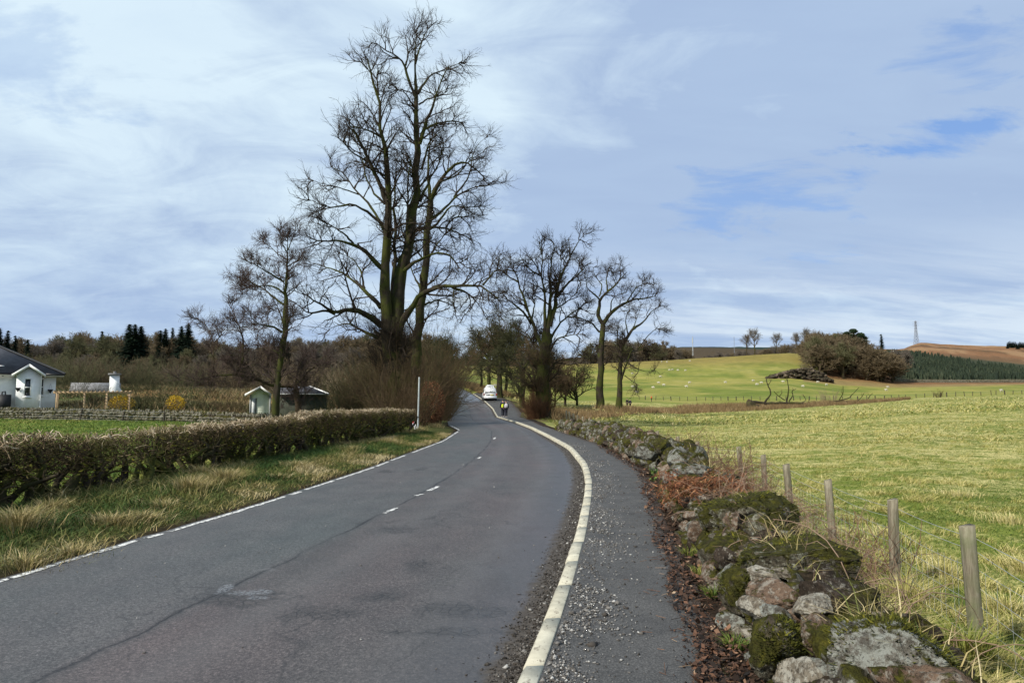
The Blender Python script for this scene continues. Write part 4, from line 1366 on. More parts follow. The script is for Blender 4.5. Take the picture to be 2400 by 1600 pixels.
# brown growth on the bank of the far road
g = G()
k = 9000
y = rng.uniform(112, 175, k)
x = xp(y) + rng.uniform(.2, 6.5, k)
g.add(*blades(np.stack((x, y, height(x, y)), 1), rng.uniform(.3, 1.3, k), rng.normal(size=(k, 2)) * .3, rng.uniform(.05, .14, k), np.clip(rng.normal(.4, .2, k), 0, 1), 1))
tag(g.build('bank_growth', MAT['rush']), 'brown dead growth on the bank above the far road', 'undergrowth', kind='stuff')

# ------------------------------------------------------------------ the clipped hedge on the left
root = thing('hedge', 'long low clipped hedge of gnarled mossy stems along the left verge', 'hedge', (hx(10.7) - .4, 10.7, 0))
ys = np.arange(3.4, 32.6, .36)
ys = ys + rng.uniform(-.12, .12, len(ys))
top = lambda Y: np.interp(Y, [3, 10, 14, 17, 23, 28, 32.5], [1.08, 1.08, 1.10, 1.10, 1.24, 1.22, 1.12]) + .30 * (fbm(Y * 1.15, 3.3) - .5)
gap = lambda Y: np.exp(-((Y - 13.2) / 1.0) ** 2) * .55      # a thin stretch
P, R = [], []
for Y in ys:
    for s_ in range(2):
        xx = hx(Y) - .42 + rng.normal(0, .13)
        p = np.array((xx, Y + rng.normal(0, .1), zg(xx, Y) - .05))
        pts = [p]
        d = np.array((rng.normal(0, .25), rng.normal(0, .45), 1.0))
        for k in range(6):
            d = d / np.linalg.norm(d)
            p = p + d * (.17 + .03 * rng.uniform())
            pts.append(p)
            d = d + rng.normal(size=3) * np.array((.4, .55, .1))
        P.append(pts)
        R.append(np.linspace(rng.uniform(.045, .11), .022, 7))
P, R = np.array(P), np.array(R)
g = G()
V, q = tubes(P, R, 6)
cx = np.repeat(P.reshape(-1, 3), 6, 0)
V = cx + (V - cx) * (.7 + .8 * fbm(V[:, 0] * 9, V[:, 1] * 9, V[:, 2] * 6, 3))[:, None]
g.add(V, q)
g.build('stem', MAT['bark_dark'], root, True)
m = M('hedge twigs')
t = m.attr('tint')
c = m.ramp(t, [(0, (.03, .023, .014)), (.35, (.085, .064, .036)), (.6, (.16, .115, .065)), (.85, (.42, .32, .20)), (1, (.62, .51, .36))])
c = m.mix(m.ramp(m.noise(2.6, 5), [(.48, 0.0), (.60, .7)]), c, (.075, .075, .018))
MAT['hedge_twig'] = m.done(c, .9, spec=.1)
P1, R1 = grow(P, R, 7, .25, .7, ang=(35, 95), tmin=.25, K=5, up=.0, wig=.45, rr=.5, rmin=.007, cap=.018)
g = G()
V, q = tubes(P1, R1, 4)
g.add(V, q, .25)
n = 40000
y = rng.uniform(3.4, 32.8, n)
f = rng.beta(2.2, 1.25, n)
wd = .44 * (.55 + .45 * f)
x = hx(y) - .44 + wd * np.sign(rng.normal(size=n)) * rng.uniform(.15, 1.05, n) ** .7
z0 = height(x, y)
z = z0 + (top(y) - .02) * f
clump = fbm(y * 1.1, f * 1.6 + 3, 0, 3)
kp = (rng.uniform(size=n) > gap(y) * 1.3 * (1 - .3 * f)) & (rng.uniform(size=n) < (.06 + 1.1 * smooth(.25, .85, f)) * (.25 + 1.7 * smooth(.36, .6, clump + .18 * f)))
x, y, z, f = x[kp], y[kp], z[kp], f[kp]
n = len(x)
d = rng.normal(size=(n, 3)) * np.array((1, 1, .55))
d[:, 2] += .75 * (f > .75)
d /= np.linalg.norm(d, axis=1, keepdims=True)
L = rng.uniform(.08, .34, n) * np.where(f > .9, .55, 1)
PT = np.empty((n, 4, 3))
p = np.stack((x, y, z), 1) - d * (L * .5)[:, None]
for k in range(4):
    PT[:, k] = p
    p = p + d * (L / 3)[:, None]
    d = d + rng.normal(size=(n, 3)) * .35
    d /= np.linalg.norm(d, axis=1, keepdims=True)
zt = height(PT[:, :, 0], PT[:, :, 1]) + np.broadcast_to(top(PT[:, :, 1]), PT[:, :, 0].shape) + .02
PT[:, :, 2] = np.minimum(PT[:, :, 2], zt + rng.normal(0, .025, (n, 1)))
R = rng.uniform(.0035, .008, n)[:, None] * np.array([1, .9, .8, .7])[None] * np.where(f > .88, 1.25, 1)[:, None]
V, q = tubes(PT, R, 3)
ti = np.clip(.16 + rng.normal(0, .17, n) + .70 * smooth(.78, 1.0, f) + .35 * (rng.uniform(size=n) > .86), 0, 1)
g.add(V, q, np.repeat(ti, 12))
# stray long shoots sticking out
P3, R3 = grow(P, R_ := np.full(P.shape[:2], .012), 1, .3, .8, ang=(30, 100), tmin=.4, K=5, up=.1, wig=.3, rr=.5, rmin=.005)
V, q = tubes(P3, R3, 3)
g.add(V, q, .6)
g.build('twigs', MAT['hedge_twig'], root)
# moss cushions and dead leaves caught in the stems
g = G()
n = 16000
y = rng.uniform(4, 32, n)
cl_ = fbm(y * 1.9, rng.integers(0, 4, n) * 3.0)
kp = cl_ > .5
y = y[kp]
n = len(y)
f = rng.beta(2.4, 2.0, n)
x = hx(y) - .44 + .46 * np.sign(rng.normal(size=n)) * rng.uniform(.2, 1, n) ** .5
B = np.stack((x, y, height(x, y) + f * top(y) * .92), 1)
g.add(*blades(B, rng.uniform(.01, .05, n), rng.normal(size=(n, 2)) * .04, rng.uniform(.03, .07, n), np.clip(rng.normal(.55, .25, n), 0, 1), 1))
g.build('moss', MAT['moss'], root)

# ------------------------------------------------------------------ stones
_ic = bmesh.new()
bmesh.ops.create_icosphere(_ic, subdivisions=4, radius=1)
ICO_V = np.array([v.co[:] for v in _ic.verts])
ICO_F = np.array([[v.index for v in f.verts] for f in _ic.faces])
_ic.free()
_ic = bmesh.new()
bmesh.ops.create_icosphere(_ic, subdivisions=2, radius=1)
IC2_V = np.array([v.co[:] for v in _ic.verts])
IC2_F = np.array([[v.index for v in f.verts] for f in _ic.faces])
_ic.free()


_ic = bmesh.new()
bmesh.ops.create_icosphere(_ic, subdivisions=5, radius=1)
IC5_V = np.array([v.co[:] for v in _ic.verts])
IC5_F = np.array([[v.index for v in f.verts] for f in _ic.faces])
_ic.free()


def stone(c, size, rz=0.0, tilt=0.0, hi=True, facets=7, rough=.16):
    big = hi == 2
    S = (IC5_V if big else ICO_V if hi else IC2_V).copy()
    o = rng.uniform(0, 60, 3)
    S *= (1 + 1.5 * rough * (fbm(S[:, 0] * 1.3 + o[0], S[:, 1] * 1.3 + o[1], S[:, 2] * 1.3 + o[2], 2) - .5))[:, None]
    for _ in range(facets + (5 if hi else 0)):
        nn = rng.normal(size=3) * np.array((1, 1, .8))
        nn /= np.linalg.norm(nn)
        k = np.maximum(0, S @ nn - rng.uniform(.5, .86))
        S -= k[:, None] * nn * .97
    if hi:
        n3 = fbm(S[:, 0] * 3.2 + o[0], S[:, 1] * 3.2 + o[1], S[:, 2] * 3.2 + o[2], 5)
        rid = np.abs(n3 - .5)
        S *= (1 + .22 * (n3 - .5) - .10 * smooth(.05, .0, rid))[:, None]
        S *= (1 + .07 * (fbm(S[:, 0] * 11 + o[0], S[:, 1] * 11 + o[1], S[:, 2] * 11 + o[2], 4) - .5))[:, None]
    S = S * np.asarray(size) * 1.25
    ct, st = math.cos(tilt), math.sin(tilt)
    S = np.stack((S[:, 0] * ct + S[:, 2] * st, S[:, 1], -S[:, 0] * st + S[:, 2] * ct), 1)
    cr, sr = math.cos(rz), math.sin(rz)
    S = np.stack((S[:, 0] * cr - S[:, 1] * sr, S[:, 0] * sr + S[:, 1] * cr, S[:, 2]), 1)
    return S + np.asarray(c), (IC5_F if big else ICO_F if hi else IC2_F)


def stone_mat(name, dark, lite, lichen, li_amt, moss_amt, grit=.0):
    m = M(name)
    n = m.noise(6, 6, .65)
    n2 = m.noise(26, 6, .7)
    t = m.attr('tint')
    c = m.ramp(n, [(.3, dark), (.7, lite)])
    c = m.mix(1.0, c, m.ramp(n2, [(.3, (.6, .6, .6)), (.7, (1.35, 1.35, 1.35))]), 'MULTIPLY')
    c = m.mix(1.0, c, m.ramp(t, [(0, (.72, .68, .64)), (1, (1.25, 1.25, 1.28))]), 'MULTIPLY')
    lc = m.ramp(m.math('ADD', m.noise(22, 7, .72, off=(3, 1, 7)), m.math('MULTIPLY', m.math('SUBTRACT', m.noise(5, 4), .07), .40)), [(.78 - .3 * li_amt, 0.0), (.86 - .3 * li_amt, 1.0)])
    c = m.mix(m.math('MULTIPLY', lc, .8), c, lichen)
    spk = m.ramp(m.noise(60, 4, .65, off=(5, 5, 5)), [(.58, 0.0), (.66, .8)])
    c = m.mix(spk, c, (.02, .018, .014))
    mm = m.math('ADD', m.noise(4.2, 6, .68, off=(1, 8, 2)), m.math('MULTIPLY', m.normal_z(), .12))
    mk = m.ramp(mm, [(.74 - .3 * moss_amt, 0.0), (.80 - .3 * moss_amt, 1.0)])
    c = m.mix(mk, c, m.ramp(m.noise(18, 5, .7), [(.3, (.018, .018, .006)), (.5, (.05, .048, .012)), (.62, (.085, .08, .014)), (.78, (.17, .14, .024))]))
    c = m.mix(m.ramp(m.noise(7, 5, .7, off=(8, 8, 3)), [(.54, 0.0), (.64, .75)]), c, m.ramp(n2, [(.3, (.014, .011, .008)), (.7, (.07, .052, .036))]))
    bump = m.math('ADD', m.math('ADD', n, m.math('MULTIPLY', n2, .5)), m.math('MULTIPLY', mk, m.noise(60, 4, .7)))
    return m.done(c, .95, m.math('ADD', bump, m.math('MULTIPLY', m.noise(110, 4, .7), .35)), .9, .035, .08)


MAT['st_grey'] = stone_mat('grey stone', (.065, .06, .048), (.165, .155, .128), (.27, .28, .245), .50, .50)
MAT['st_brown'] = stone_mat('brown stone', (.075, .05, .034), (.185, .128, .088), (.27, .245, .20), .34, .46)
MAT['st_pale'] = stone_mat('pale stone', (.12, .105, .08), (.27, .24, .185), (.38, .36, .30), .45, .36)
MAT['st_moss'] = stone_mat('mossy stone', (.045, .04, .026), (.12, .108, .08), (.26, .26, .2), .3, .86)
MAT['st_dark'] = stone_mat('dark stone with leaf mould', (.020, .016, .012), (.065, .05, .038), (.24, .22, .18), .16, .5)
MAT['wall_near'] = stone_mat('weathered wall stone', (.05, .047, .036), (.14, .13, .10), (.27, .275, .225), .42, .68)
MATS = [MAT[k] for k in ('st_grey', 'st_brown', 'st_moss', 'st_moss', 'st_dark', 'st_pale')]

wall = thing('drystone_wall', 'tumbledown mossy drystone wall of rounded boulders along the right edge of the footpath', 'wall', (xp(6.0) + .65, 6.0, .05))
wx = lambda Y: xp(Y) + np.interp(Y, [0, 4, 8, 20, 40], [.72, .74, .74, .7, .6])     # middle of the wall
wtop = lambda Y: np.interp(Y, [0, 3.3, 6, 7.5, 8.4, 9.4, 10.5, 13, 20, 30, 36], [.42, .42, .44, .53, .42, .38, .54, .62, .58, .53, .43])
# earth and rubble heart
g = G()
ys = np.arange(-1.5, 37, .07)
nc = 22
th = np.linspace(0, np.pi, nc)
Yg, Tg = np.meshgrid(ys, th, indexing='ij')
hw = .44 + .10 * (fbm(ys * 1.3, 4.4) - .5)
Xg = wx(Yg) - np.cos(Tg) * hw[:, None] * np.where(np.cos(Tg) < 0, 1.25, 1.0)
Zg = np.sin(Tg) ** .55 * (wtop(Yg) - .10)
base = np.where(np.cos(Tg) < 0, -.5 * np.minimum(1, -np.cos(Tg) * 1.0), .04)
nz = fbm(Xg * 5, Yg * 5, Zg * 5, 4) - .5
Zg = Zg + .06 + np.where(np.cos(Tg) < -.3, base * .9, 0) * (1 - np.sin(Tg)) + nz * .16
Xg = Xg + nz * .14
i, j = np.meshgrid(np.arange(len(ys) - 1), np.arange(nc - 1), indexing='ij')
q = np.stack((i * nc + j, i * nc + j + 1, (i + 1) * nc + j + 1, (i + 1) * nc + j), -1).reshape(-1, 4)[:, ::-1]
g.add(np.stack((Xg, Yg, Zg), -1), q, .3)
m = M('mossy earth')
n = m.noise(14, 6, .7)
c = m.ramp(n, [(.3, (.012, .010, .007)), (.55, (.04, .03, .02)), (.72, (.10, .075, .05))])
mk = m.ramp(m.noise(1.6, 5, .62, off=(2, 0, 4)), [(.46, 0.0), (.56, 1.0)])
c = m.mix(mk, c, m.ramp(m.noise(24, 5, .7), [(.3, (.02, .022, .006)), (.6, (.075, .072, .012)), (.78, (.15, .125, .02))]))
MAT['earth'] = m.done(c, .98, n, .8, .05, .05)
g.build('earth_core', MAT['earth'], wall, True)

# big stones read from the photograph: left, right, top and bottom in the picture, distance, depth, colour
MOSSY = []


def seen_stone(u0, u1, v0, v1, Y, deep, mat, tint=.5, tilt=0.0, rz=0.0, facets=8, moss=False):
    a, b = px(u0, (v0 + v1) / 2, Y), px(u1, (v0 + v1) / 2, Y)
    t_, bo = px((u0 + u1) / 2, v0, Y), px((u0 + u1) / 2, v1, Y)
    c = (a + b) / 2
    V, f = stone((c[0], Y, (t_[2] + bo[2]) / 2), ((b[0] - a[0]) / 2, deep, (t_[2] - bo[2]) / 2), rz, tilt, 2 if Y < 8 else True, facets)
    g = G()
    g.add(V, f, tint)
    if moss:
        MOSSY.append(V)
    return g.build('stone', MAT[mat], wall, True)


for a in [
    (1955, 2245, 1442, 1640, 3.45, .30, 'st_grey', .75, .1, .2, 7, True),
    (1862, 2005, 1448, 1565, 3.95, .22, 'st_brown', .6, .05, .1),
    (2010, 2120, 1436, 1500, 4.15, .20, 'st_brown', .7, .1, .4),
    (1868, 2052, 1352, 1462, 4.45, .30, 'st_dark', .5, .12, .2, 8),
    (1868, 1950, 1388, 1450, 4.15, .12, 'st_pale', .6, -.2, .3),
    (1772, 1864, 1366, 1436, 4.6, .20, 'st_brown', .75, .0, .2),
    (1748, 1822, 1320, 1378, 5.0, .16, 'st_pale', .45, -.1, .5),
    (1815, 1862, 1328, 1356, 5.05, .10, 'st_pale', .5, 0, 0),
    (1710, 2000, 1262, 1360, 5.5, .42, 'st_moss', .5, .08, .15, 6, True),
    (1842, 1905, 1545, 1640, 3.7, .18, 'st_pale', .35, .1, .2),
    (1905, 1962, 1562, 1640, 3.6, .16, 'st_grey', .5, -.1, .2),
    (1745, 1790, 1400, 1450, 4.5, .14, 'st_pale', .4, .2, .2),
    (1800, 1850, 1425, 1470, 4.25, .14, 'st_grey', .35, .2, .2),
    (1702, 1760, 1330, 1430, 5.1, .2, 'st_moss', .3, .15, .2, 7, True),
    (1772, 1866, 1462, 1600, 3.95, .15, 'st_moss', .6, .1, .1, 6, True),
    (2120, 2260, 1560, 1680, 3.1, .25, 'st_brown', .6, .15, .3),
    (2235, 2330, 1600, 1720, 3.2, .22, 'st_dark', .5, .2, .3),
    (1660, 1848, 1152, 1262, 7.2, .45, 'st_moss', .4, .0, .2, 6, True),
    (1698, 1740, 1190, 1252, 6.85, .15, 'st_brown', .6, .1, 0),
    (1755, 1800, 1232, 1270, 6.5, .14, 'st_grey', .3, .1, .3),
    (1782, 1830, 1238, 1275, 6.4, .14, 'st_dark', .6, .1, .3),
    (1690, 1722, 1285, 1330, 5.8, .14, 'st_dark', .5, .1, .3),
    (1583, 1678, 1090, 1118, 10.6, .28, 'st_grey', .95, .04, .1, 5),
    (1556, 1622, 1048, 1094, 12.0, .30, 'st_grey', .45, -.1, .2, 7),
    (1618, 1655, 1062, 1096, 11.6, .24, 'st_moss', .5, .1, .2, 6, True),
    (1560, 1600, 1100, 1140, 10.2, .2, 'st_grey', .4, .1, .2),
    (1540, 1580, 1080, 1110, 12.4, .2, 'st_brown', .4, .1, .2),
    (1480, 1535, 1042, 1078, 14.2, .28, 'st_grey', .35, .1, .2),
    (1530, 1570, 1030, 1062, 14.0, .26, 'st_moss', .5, .1, .2, 6, True),
]:
    seen_stone(*a)
# smaller stones of the face and the coping, near stretch as single stones, the rest as rubble
k = 0
Y = 2.3
while Y < 12.5 and k < 62:
    for lev in (0, 1, 2):
        if rng.uniform() < .35:
            continue
        sz = rng.uniform(.09, .17)
        c = (wx(Y) - .40 + .12 * lev + rng.normal(0, .04), Y + rng.normal(0, .08), .10 + .15 * lev * min(1, wtop(Y) / .5))
        if c[2] > wtop(Y) - .02:
            continue
        V, f = stone(c, (sz, sz * rng.uniform(.8, 1.4), sz * rng.uniform(.6, .9)), rng.uniform(-.5, .5), rng.uniform(-.3, .3))
        g = G()
        g.add(V, f, rng.uniform())
        g.build('stone', MATS[rng.integers(0, 6)], wall, True)
        k += 1
    Y += .34
for mi, mk_ in enumerate(('wall_near', 'st_moss', 'st_brown', 'st_dark')):
    g = G()
    for _ in range(170 if mi < 2 else 80):
        Y = rng.uniform(11.5, 36)
        top_ = rng.uniform() < .45
        sz = rng.uniform(.11, .23)
        if top_:
            c = (wx(Y) + rng.uniform(-.28, .28), Y, wtop(Y) - .04 + rng.normal(0, .05))
            S = (sz, sz * .6, sz * .95)
        else:
            zz_ = rng.uniform(.08, wtop(Y))
            c = (wx(Y) - .42 + .25 * zz_ + rng.normal(0, .04), Y, zz_)
            S = (sz * .8, sz, sz * .6)
        V, f = stone(c, S, rng.uniform(-.6, .6), rng.uniform(-.4, .4), False)
        g.add(V, f, rng.uniform())
    g.build('rubble', MAT[mk_], wall, False)
for mk_ in ('wall_near', 'st_brown', 'st_dark', 'st_moss'):
    g = G()
    for _ in range(120):
        Y = rng.uniform(2.4, 11.5)
        f_ = rng.uniform(-1.05, .9)
        c = (wx(Y) + .44 * f_, Y, .06 + (wtop(Y) - .06) * max(0, 1 - abs(f_) ** 2.2) ** .6 * rng.uniform(.55, 1.06))
        sz = rng.gamma(4, .018) + .02
        V, f = stone(c, (sz, sz * rng.uniform(.7, 1.3), sz * rng.uniform(.5, .9)), rng.uniform(0, 3), rng.uniform(-.5, .5), True, 5)
        g.add(V, f, rng.uniform())
    g.build('rubble', MAT[mk_], wall, True)
g = G()
n = 5200
y = np.exp(rng.uniform(math.log(3), math.log(34), n))
f_ = rng.normal(.55, .45, n)
x = wx(y) + .44 * f_
z = np.where(np.abs(f_) < 1, .04 + (wtop(y) - .02) * np.maximum(0, 1 - np.abs(f_) ** 2.2) ** .6, height(x, y))
kp = fbm(x * 2.4, y * 1.6) > .47
x, y, z = x[kp], y[kp], z[kp]
n = len(x)
h = rng.uniform(.05, .26, n)
g.add(*blades(np.stack((x, y, z), 1), h * rng.uniform(.1, 1, n), rng.normal(size=(n, 2)) * h[:, None], rng.uniform(.004, .008, n) * (1 + y / 25), np.clip(rng.normal(.72, .16, n), 0, 1)))
g.build('dead_grass', MAT['verge'], wall)
# fur of moss on the mossiest stones and on the bank
g = G()
for V in MOSSY:
    k = 7000 if V[:, 1].mean() < 8 else 1200
    c = V.mean(0)
    pi = rng.integers(0, len(V), k)
    p = V[pi]
    nrm = (p - c) / np.linalg.norm(p - c, axis=1, keepdims=True)
    kp = (fbm(p[:, 0] * 6, p[:, 1] * 6, p[:, 2] * 6, 3) > .42) & (nrm[:, 2] > -.2)
    p, nrm = p[kp] + rng.normal(size=(kp.sum(), 3)) * .008, nrm[kp]
    h = rng.uniform(.008, .034, len(p))
    g.add(*blades(p - nrm * .006, h * (nrm[:, 2] * .7 + .3), nrm[:, :2] * h[:, None] + rng.normal(size=(len(p), 2)) * .01, rng.uniform(.006, .016, len(p)), np.clip(rng.normal(.45, .2, len(p)) + 1.2 * (fbm(p[:, 0] * 9, p[:, 1] * 9, p[:, 2] * 9) - .5), 0, 1), 1))
pv = np.stack((Xg, Yg, Zg), -1)[(ys > 3) & (ys < 34)].reshape(-1, 3)
pi = rng.integers(0, len(pv), 26000)
p = pv[pi] + rng.normal(size=(26000, 3)) * .02
kp = fbm(p[:, 0] * 2.2, p[:, 1] * 2.2, p[:, 2] * 2.2 + 3, 4) > .47
p = p[kp]
h = rng.uniform(.01, .04, len(p))
g.add(*blades(p, h, rng.normal(size=(len(p), 2)) * .02, rng.uniform(.008, .022, len(p)), np.clip(rng.normal(.45, .22, len(p)), 0, 1), 1))
g.build('moss', MAT['moss'], wall)

# ------------------------------------------------------------------ loose gravel and leaf litter
OCT_V = np.array([(1, 0, 0), (-1, 0, 0), (0, 1, 0), (0, -1, 0), (0, 0, 1), (0, 0, -1)], float)
OCT_F = np.array([(0, 2, 4), (2, 1, 4), (1, 3, 4), (3, 0, 4), (2, 0, 5), (1, 2, 5), (3, 1, 5), (0, 3, 5)])


def pebbles(g, x, y, z, s, tint):
    n = len(x)
    W = OCT_V[None] * (s[:, None] * rng.uniform(.6, 1.3, (n, 3)) * np.array((1, 1, .62)))[:, None, :] + rng.normal(size=(n, 6, 3)) * (s * .22)[:, None, None]
    a = rng.uniform(0, 6.28, n)
    ca, sa_ = np.cos(a)[:, None], np.sin(a)[:, None]
    W = np.stack((W[..., 0] * ca - W[..., 1] * sa_, W[..., 0] * sa_ + W[..., 1] * ca, W[..., 2]), -1)
    W += np.stack((x, y, z), 1)[:, None, :]
    g.add(W.reshape(-1, 3), (OCT_F[None] + (np.arange(n) * 6)[:, None, None]).reshape(-1, 3), np.repeat(tint, 6))


m = M('gravel')
c = m.ramp(m.attr('tint'), [(0, (.018, .015, .012)), (.45, (.06, .052, .044)), (.75, (.17, .16, .145)), (1, (.42, .41, .38))])
MAT['gravel'] = m.done(c, .85, spec=.2)
g = G()
n = 9500
y = np.exp(rng.uniform(math.log(2.8), math.log(34), n))
w = np.abs(rng.normal(0, .10, n)) * (.6 + .9 * fbm(y * 1.3, 1.0))
x = xr(y) - .005 - w
pebbles(g, x, y, g_road(y) + .003, rng.gamma(1.6, .0030, n) + .002, np.clip(rng.normal(.34, .24, n), 0, 1))
k = 130
yb = np.exp(rng.uniform(math.log(2.8), math.log(16), k))
pebbles(g, xr(yb) - np.abs(rng.normal(.05, .06, k)) - .015, yb, g_road(yb) + .008, rng.uniform(.010, .024, k), np.clip(rng.normal(.6, .2, k), 0, 1))
n = 11000
y = np.exp(rng.uniform(math.log(2.8), math.log(26), n))
w = np.abs(rng.normal(0, .26, n))
x = xr(y) + .14 + w
kp = (x < xp(y) - .05) & (rng.uniform(size=n) < .25 + 1.2 * smooth(.45, .6, fbm(x * 1.5, y * 1.2)))
x, y = x[kp], y[kp]
n = len(x)
pebbles(g, x, y, np.full(n, .101), rng.gamma(2.0, .0027, n) + .002, np.clip(rng.normal(.68, .2, n), 0, 1))
n = 260
y = rng.uniform(3, 22, n)
x = xl(y) + rng.uniform(.1, 1, n) * (xr(y) - xl(y))
pebbles(g, x, y, np.full(n, .004), rng.gamma(2, .002, n) + .003, rng.uniform(.5, 1, n))
tag(g.build('gravel', MAT['gravel']), 'loose gravel and chippings in the gutter and on the footpath', 'gravel', kind='stuff')

g = G()
n = 9000
y = np.exp(rng.uniform(math.log(2.4), math.log(24), n))
x = xp(y) - .12 + np.abs(rng.normal(0, .24, n)) + .05 * np.sin(y * 3)
kp = rng.uniform(size=n) < .15 + 1.3 * smooth(.40, .62, fbm(x * 1.5, y * 1.5 + 9))
x, y = x[kp], y[kp]
n = len(x)
B = np.stack((x, y, np.maximum(height(x, y), .098) + .012 + rng.uniform(0, .035, n)), 1)
s_ = rng.gamma(3.0, .0042, n) + .004
a = rng.uniform(0, 6.28, n)
e1 = np.stack((np.cos(a), np.sin(a), rng.normal(0, .4, n)), 1) * s_[:, None]
e2 = np.stack((-np.sin(a), np.cos(a), rng.normal(0, .4, n)), 1) * (s_ * .55)[:, None]
V = np.stack((B - e1, B - e2, B + e1, B + e2), 1).reshape(-1, 3)
g.add(V, np.arange(n * 4).reshape(-1, 4), np.repeat(np.clip(rng.normal(.38, .28, n) + .25 * (fbm(x * 2, y * 2) - .5), 0, 1), 4))
n = 4200
y = np.exp(rng.uniform(math.log(2.4), math.log(22), n))
x = xp(y) - .04 + np.abs(rng.normal(0, .22, n)) * rng.choice([1, 1, 1, -.3], n)
pebbles(g, x, y, np.maximum(height(x, y), .098) + .004, rng.gamma(2, .0026, n) + .002, np.clip(rng.normal(.3, .22, n), 0, 1))
n = 900
y = np.exp(rng.uniform(math.log(2.6), math.log(22), n))
x = xp(y) + rng.normal(.1, .2, n)
a = rng.uniform(0, 6.28, n)
l_ = rng.uniform(.03, .12, n)
P = np.stack((x, y, np.maximum(height(x, y), .098) + .012), 1)[:, None, :] + np.stack((np.cos(a), np.sin(a), rng.normal(0, .12, n)), 1)[:, None, :] * (l_[:, None] * np.array([-.5, 0, .5]))[:, :, None]
V, q = tubes(P, np.full((n, 3), .0022), 3)
g.add(V, q, np.repeat(np.clip(rng.normal(.6, .25, n), 0, 1), 9))
tag(g.build('leaf_litter', MAT['litter']), 'fallen brown leaves in the dirt between footpath and wall', 'leaves', kind='stuff')

# ------------------------------------------------------------------ wire fence right of the wall
m = M('weathered post wood')
n = m.noise(26, 7, .72, (1, 1, .10))
c = m.ramp(n, [(.30, (.07, .058, .04)), (.5, (.19, .165, .115)), (.72, (.36, .325, .245))])
c = m.mix(m.ramp(m.noise(3, 5), [(.55, 0.0), (.68, .6)]), c, (.13, .145, .07))
MAT['post'] = m.done(c, .9, n, .5, .015, .1)
MAT['wire'] = plain('galvanised wire', (.42, .44, .44), .45, .15, 20, .5, .4)
MAT['wood_dark'] = plain('dark old wood', (.05, .042, .03), .9, .4, 8)


def post(g, p, h, w, lean=(0, 0), rz=0.0, d=None):
    """rough sawn post with worn arrises"""
    d = d or w
    k = 9
    prof = [(-1, -.72), (-.72, -1), (.72, -1), (1, -.72), (1, .72), (.72, 1), (-.72, 1), (-1, .72)]
    V = []
    for i in range(k):
        t = i / (k - 1)
        for a, b in prof:
            x, y = a * w / 2, b * d / 2
            j = 1 + .07 * (vnoise(a * 3 + p[0] * 9, b * 3 + p[1] * 7, t * 5) - .5)
            x, y = x * j, y * j
            V.append((p[0] + x * math.cos(rz) - y * math.sin(rz) + lean[0] * t, p[1] + x * math.sin(rz) + y * math.cos(rz) + lean[1] * t, p[2] + h * t + (.012 * a if i == k - 1 else 0)))
    f = [(i * 8 + j, i * 8 + (j + 1) % 8, (i + 1) * 8 + (j + 1) % 8, (i + 1) * 8 + j) for i in range(k - 1) for j in range(8)]
    g.add(V, [f, [tuple((k - 1) * 8 + j for j in range(8))]])


fence = thing('wire_fence', 'post and wire fence with sheep netting running beside the mossy wall and the pasture', 'fence', (4.16, 7.9, -.45))
posts = [(3.05, 3.1, 1.1, .12), (3.69, 5.8, 1.08, .092), (4.16, 7.9, 1.06, .088), (4.44, 10.0, 1.06, .09), (4.80, 12.4, .95, .10), (5.10, 14.5, 1.0, .09), (5.45, 17.0, .95, .10)]
for Y in np.arange(20, 58, 3.0):
    posts.append((float(xp(Y)) + 2.35 + .02 * (Y - 20), Y, .95, .11))
tops = []
for i, (x, y, h, w) in enumerate(posts):
    z = zg(x, y)
    g = G()
    ln = (-.05 + rng.normal(0, .03), rng.normal(0, .04))
    top_z = (.64 if y < 6.5 else .56 if y < 9 else .53) if y < 18 else z + h
    post(g, (x, y, z - .15), top_z - z + .15, w, ln, rng.uniform(-.25, .25))
    o = g.build('post', MAT['post'], fence)
    if i == 4:
        o['label'] = 'pale broken topped post'
    tops.append(np.array((x + ln[0] * .9, y, top_z)))
g = G()
gn = G()
for a, b in zip(tops[:-1], tops[1:]):
    for kz, rr2, sag in ((-.10, .0024, .035), (-.20, .0022, .05), (-.34, .0018, .03), (-.48, .0018, .03), (-.62, .0018, .03), (-.76, .0018, .03), (-.90, .0018, .02)):
        if a[1] > 20 and kz < -.3:
            continue
        t = np.linspace(0, 1, 9)
        P = a + (b - a) * t[:, None]
        P[:, 2] += kz - sag * 4 * t * (1 - t) * rng.uniform(.4, 1.3)
        P[:, 0] += .055
        (g if kz > -.3 else gn).tube(P, rr2, 4)
    if a[1] < 16:
        for t in np.arange(.04, 1, .075):
            p = a + (b - a) * t
            gn.tube([(p[0] + .055, p[1], p[2] - .33), (p[0] + .055 + rng.normal(0, .01), p[1], p[2] - .92)], .0013, 3)
g.build('barbed_wire', MAT['wire'], fence)
gn.build('netting', MAT['wire'], fence)


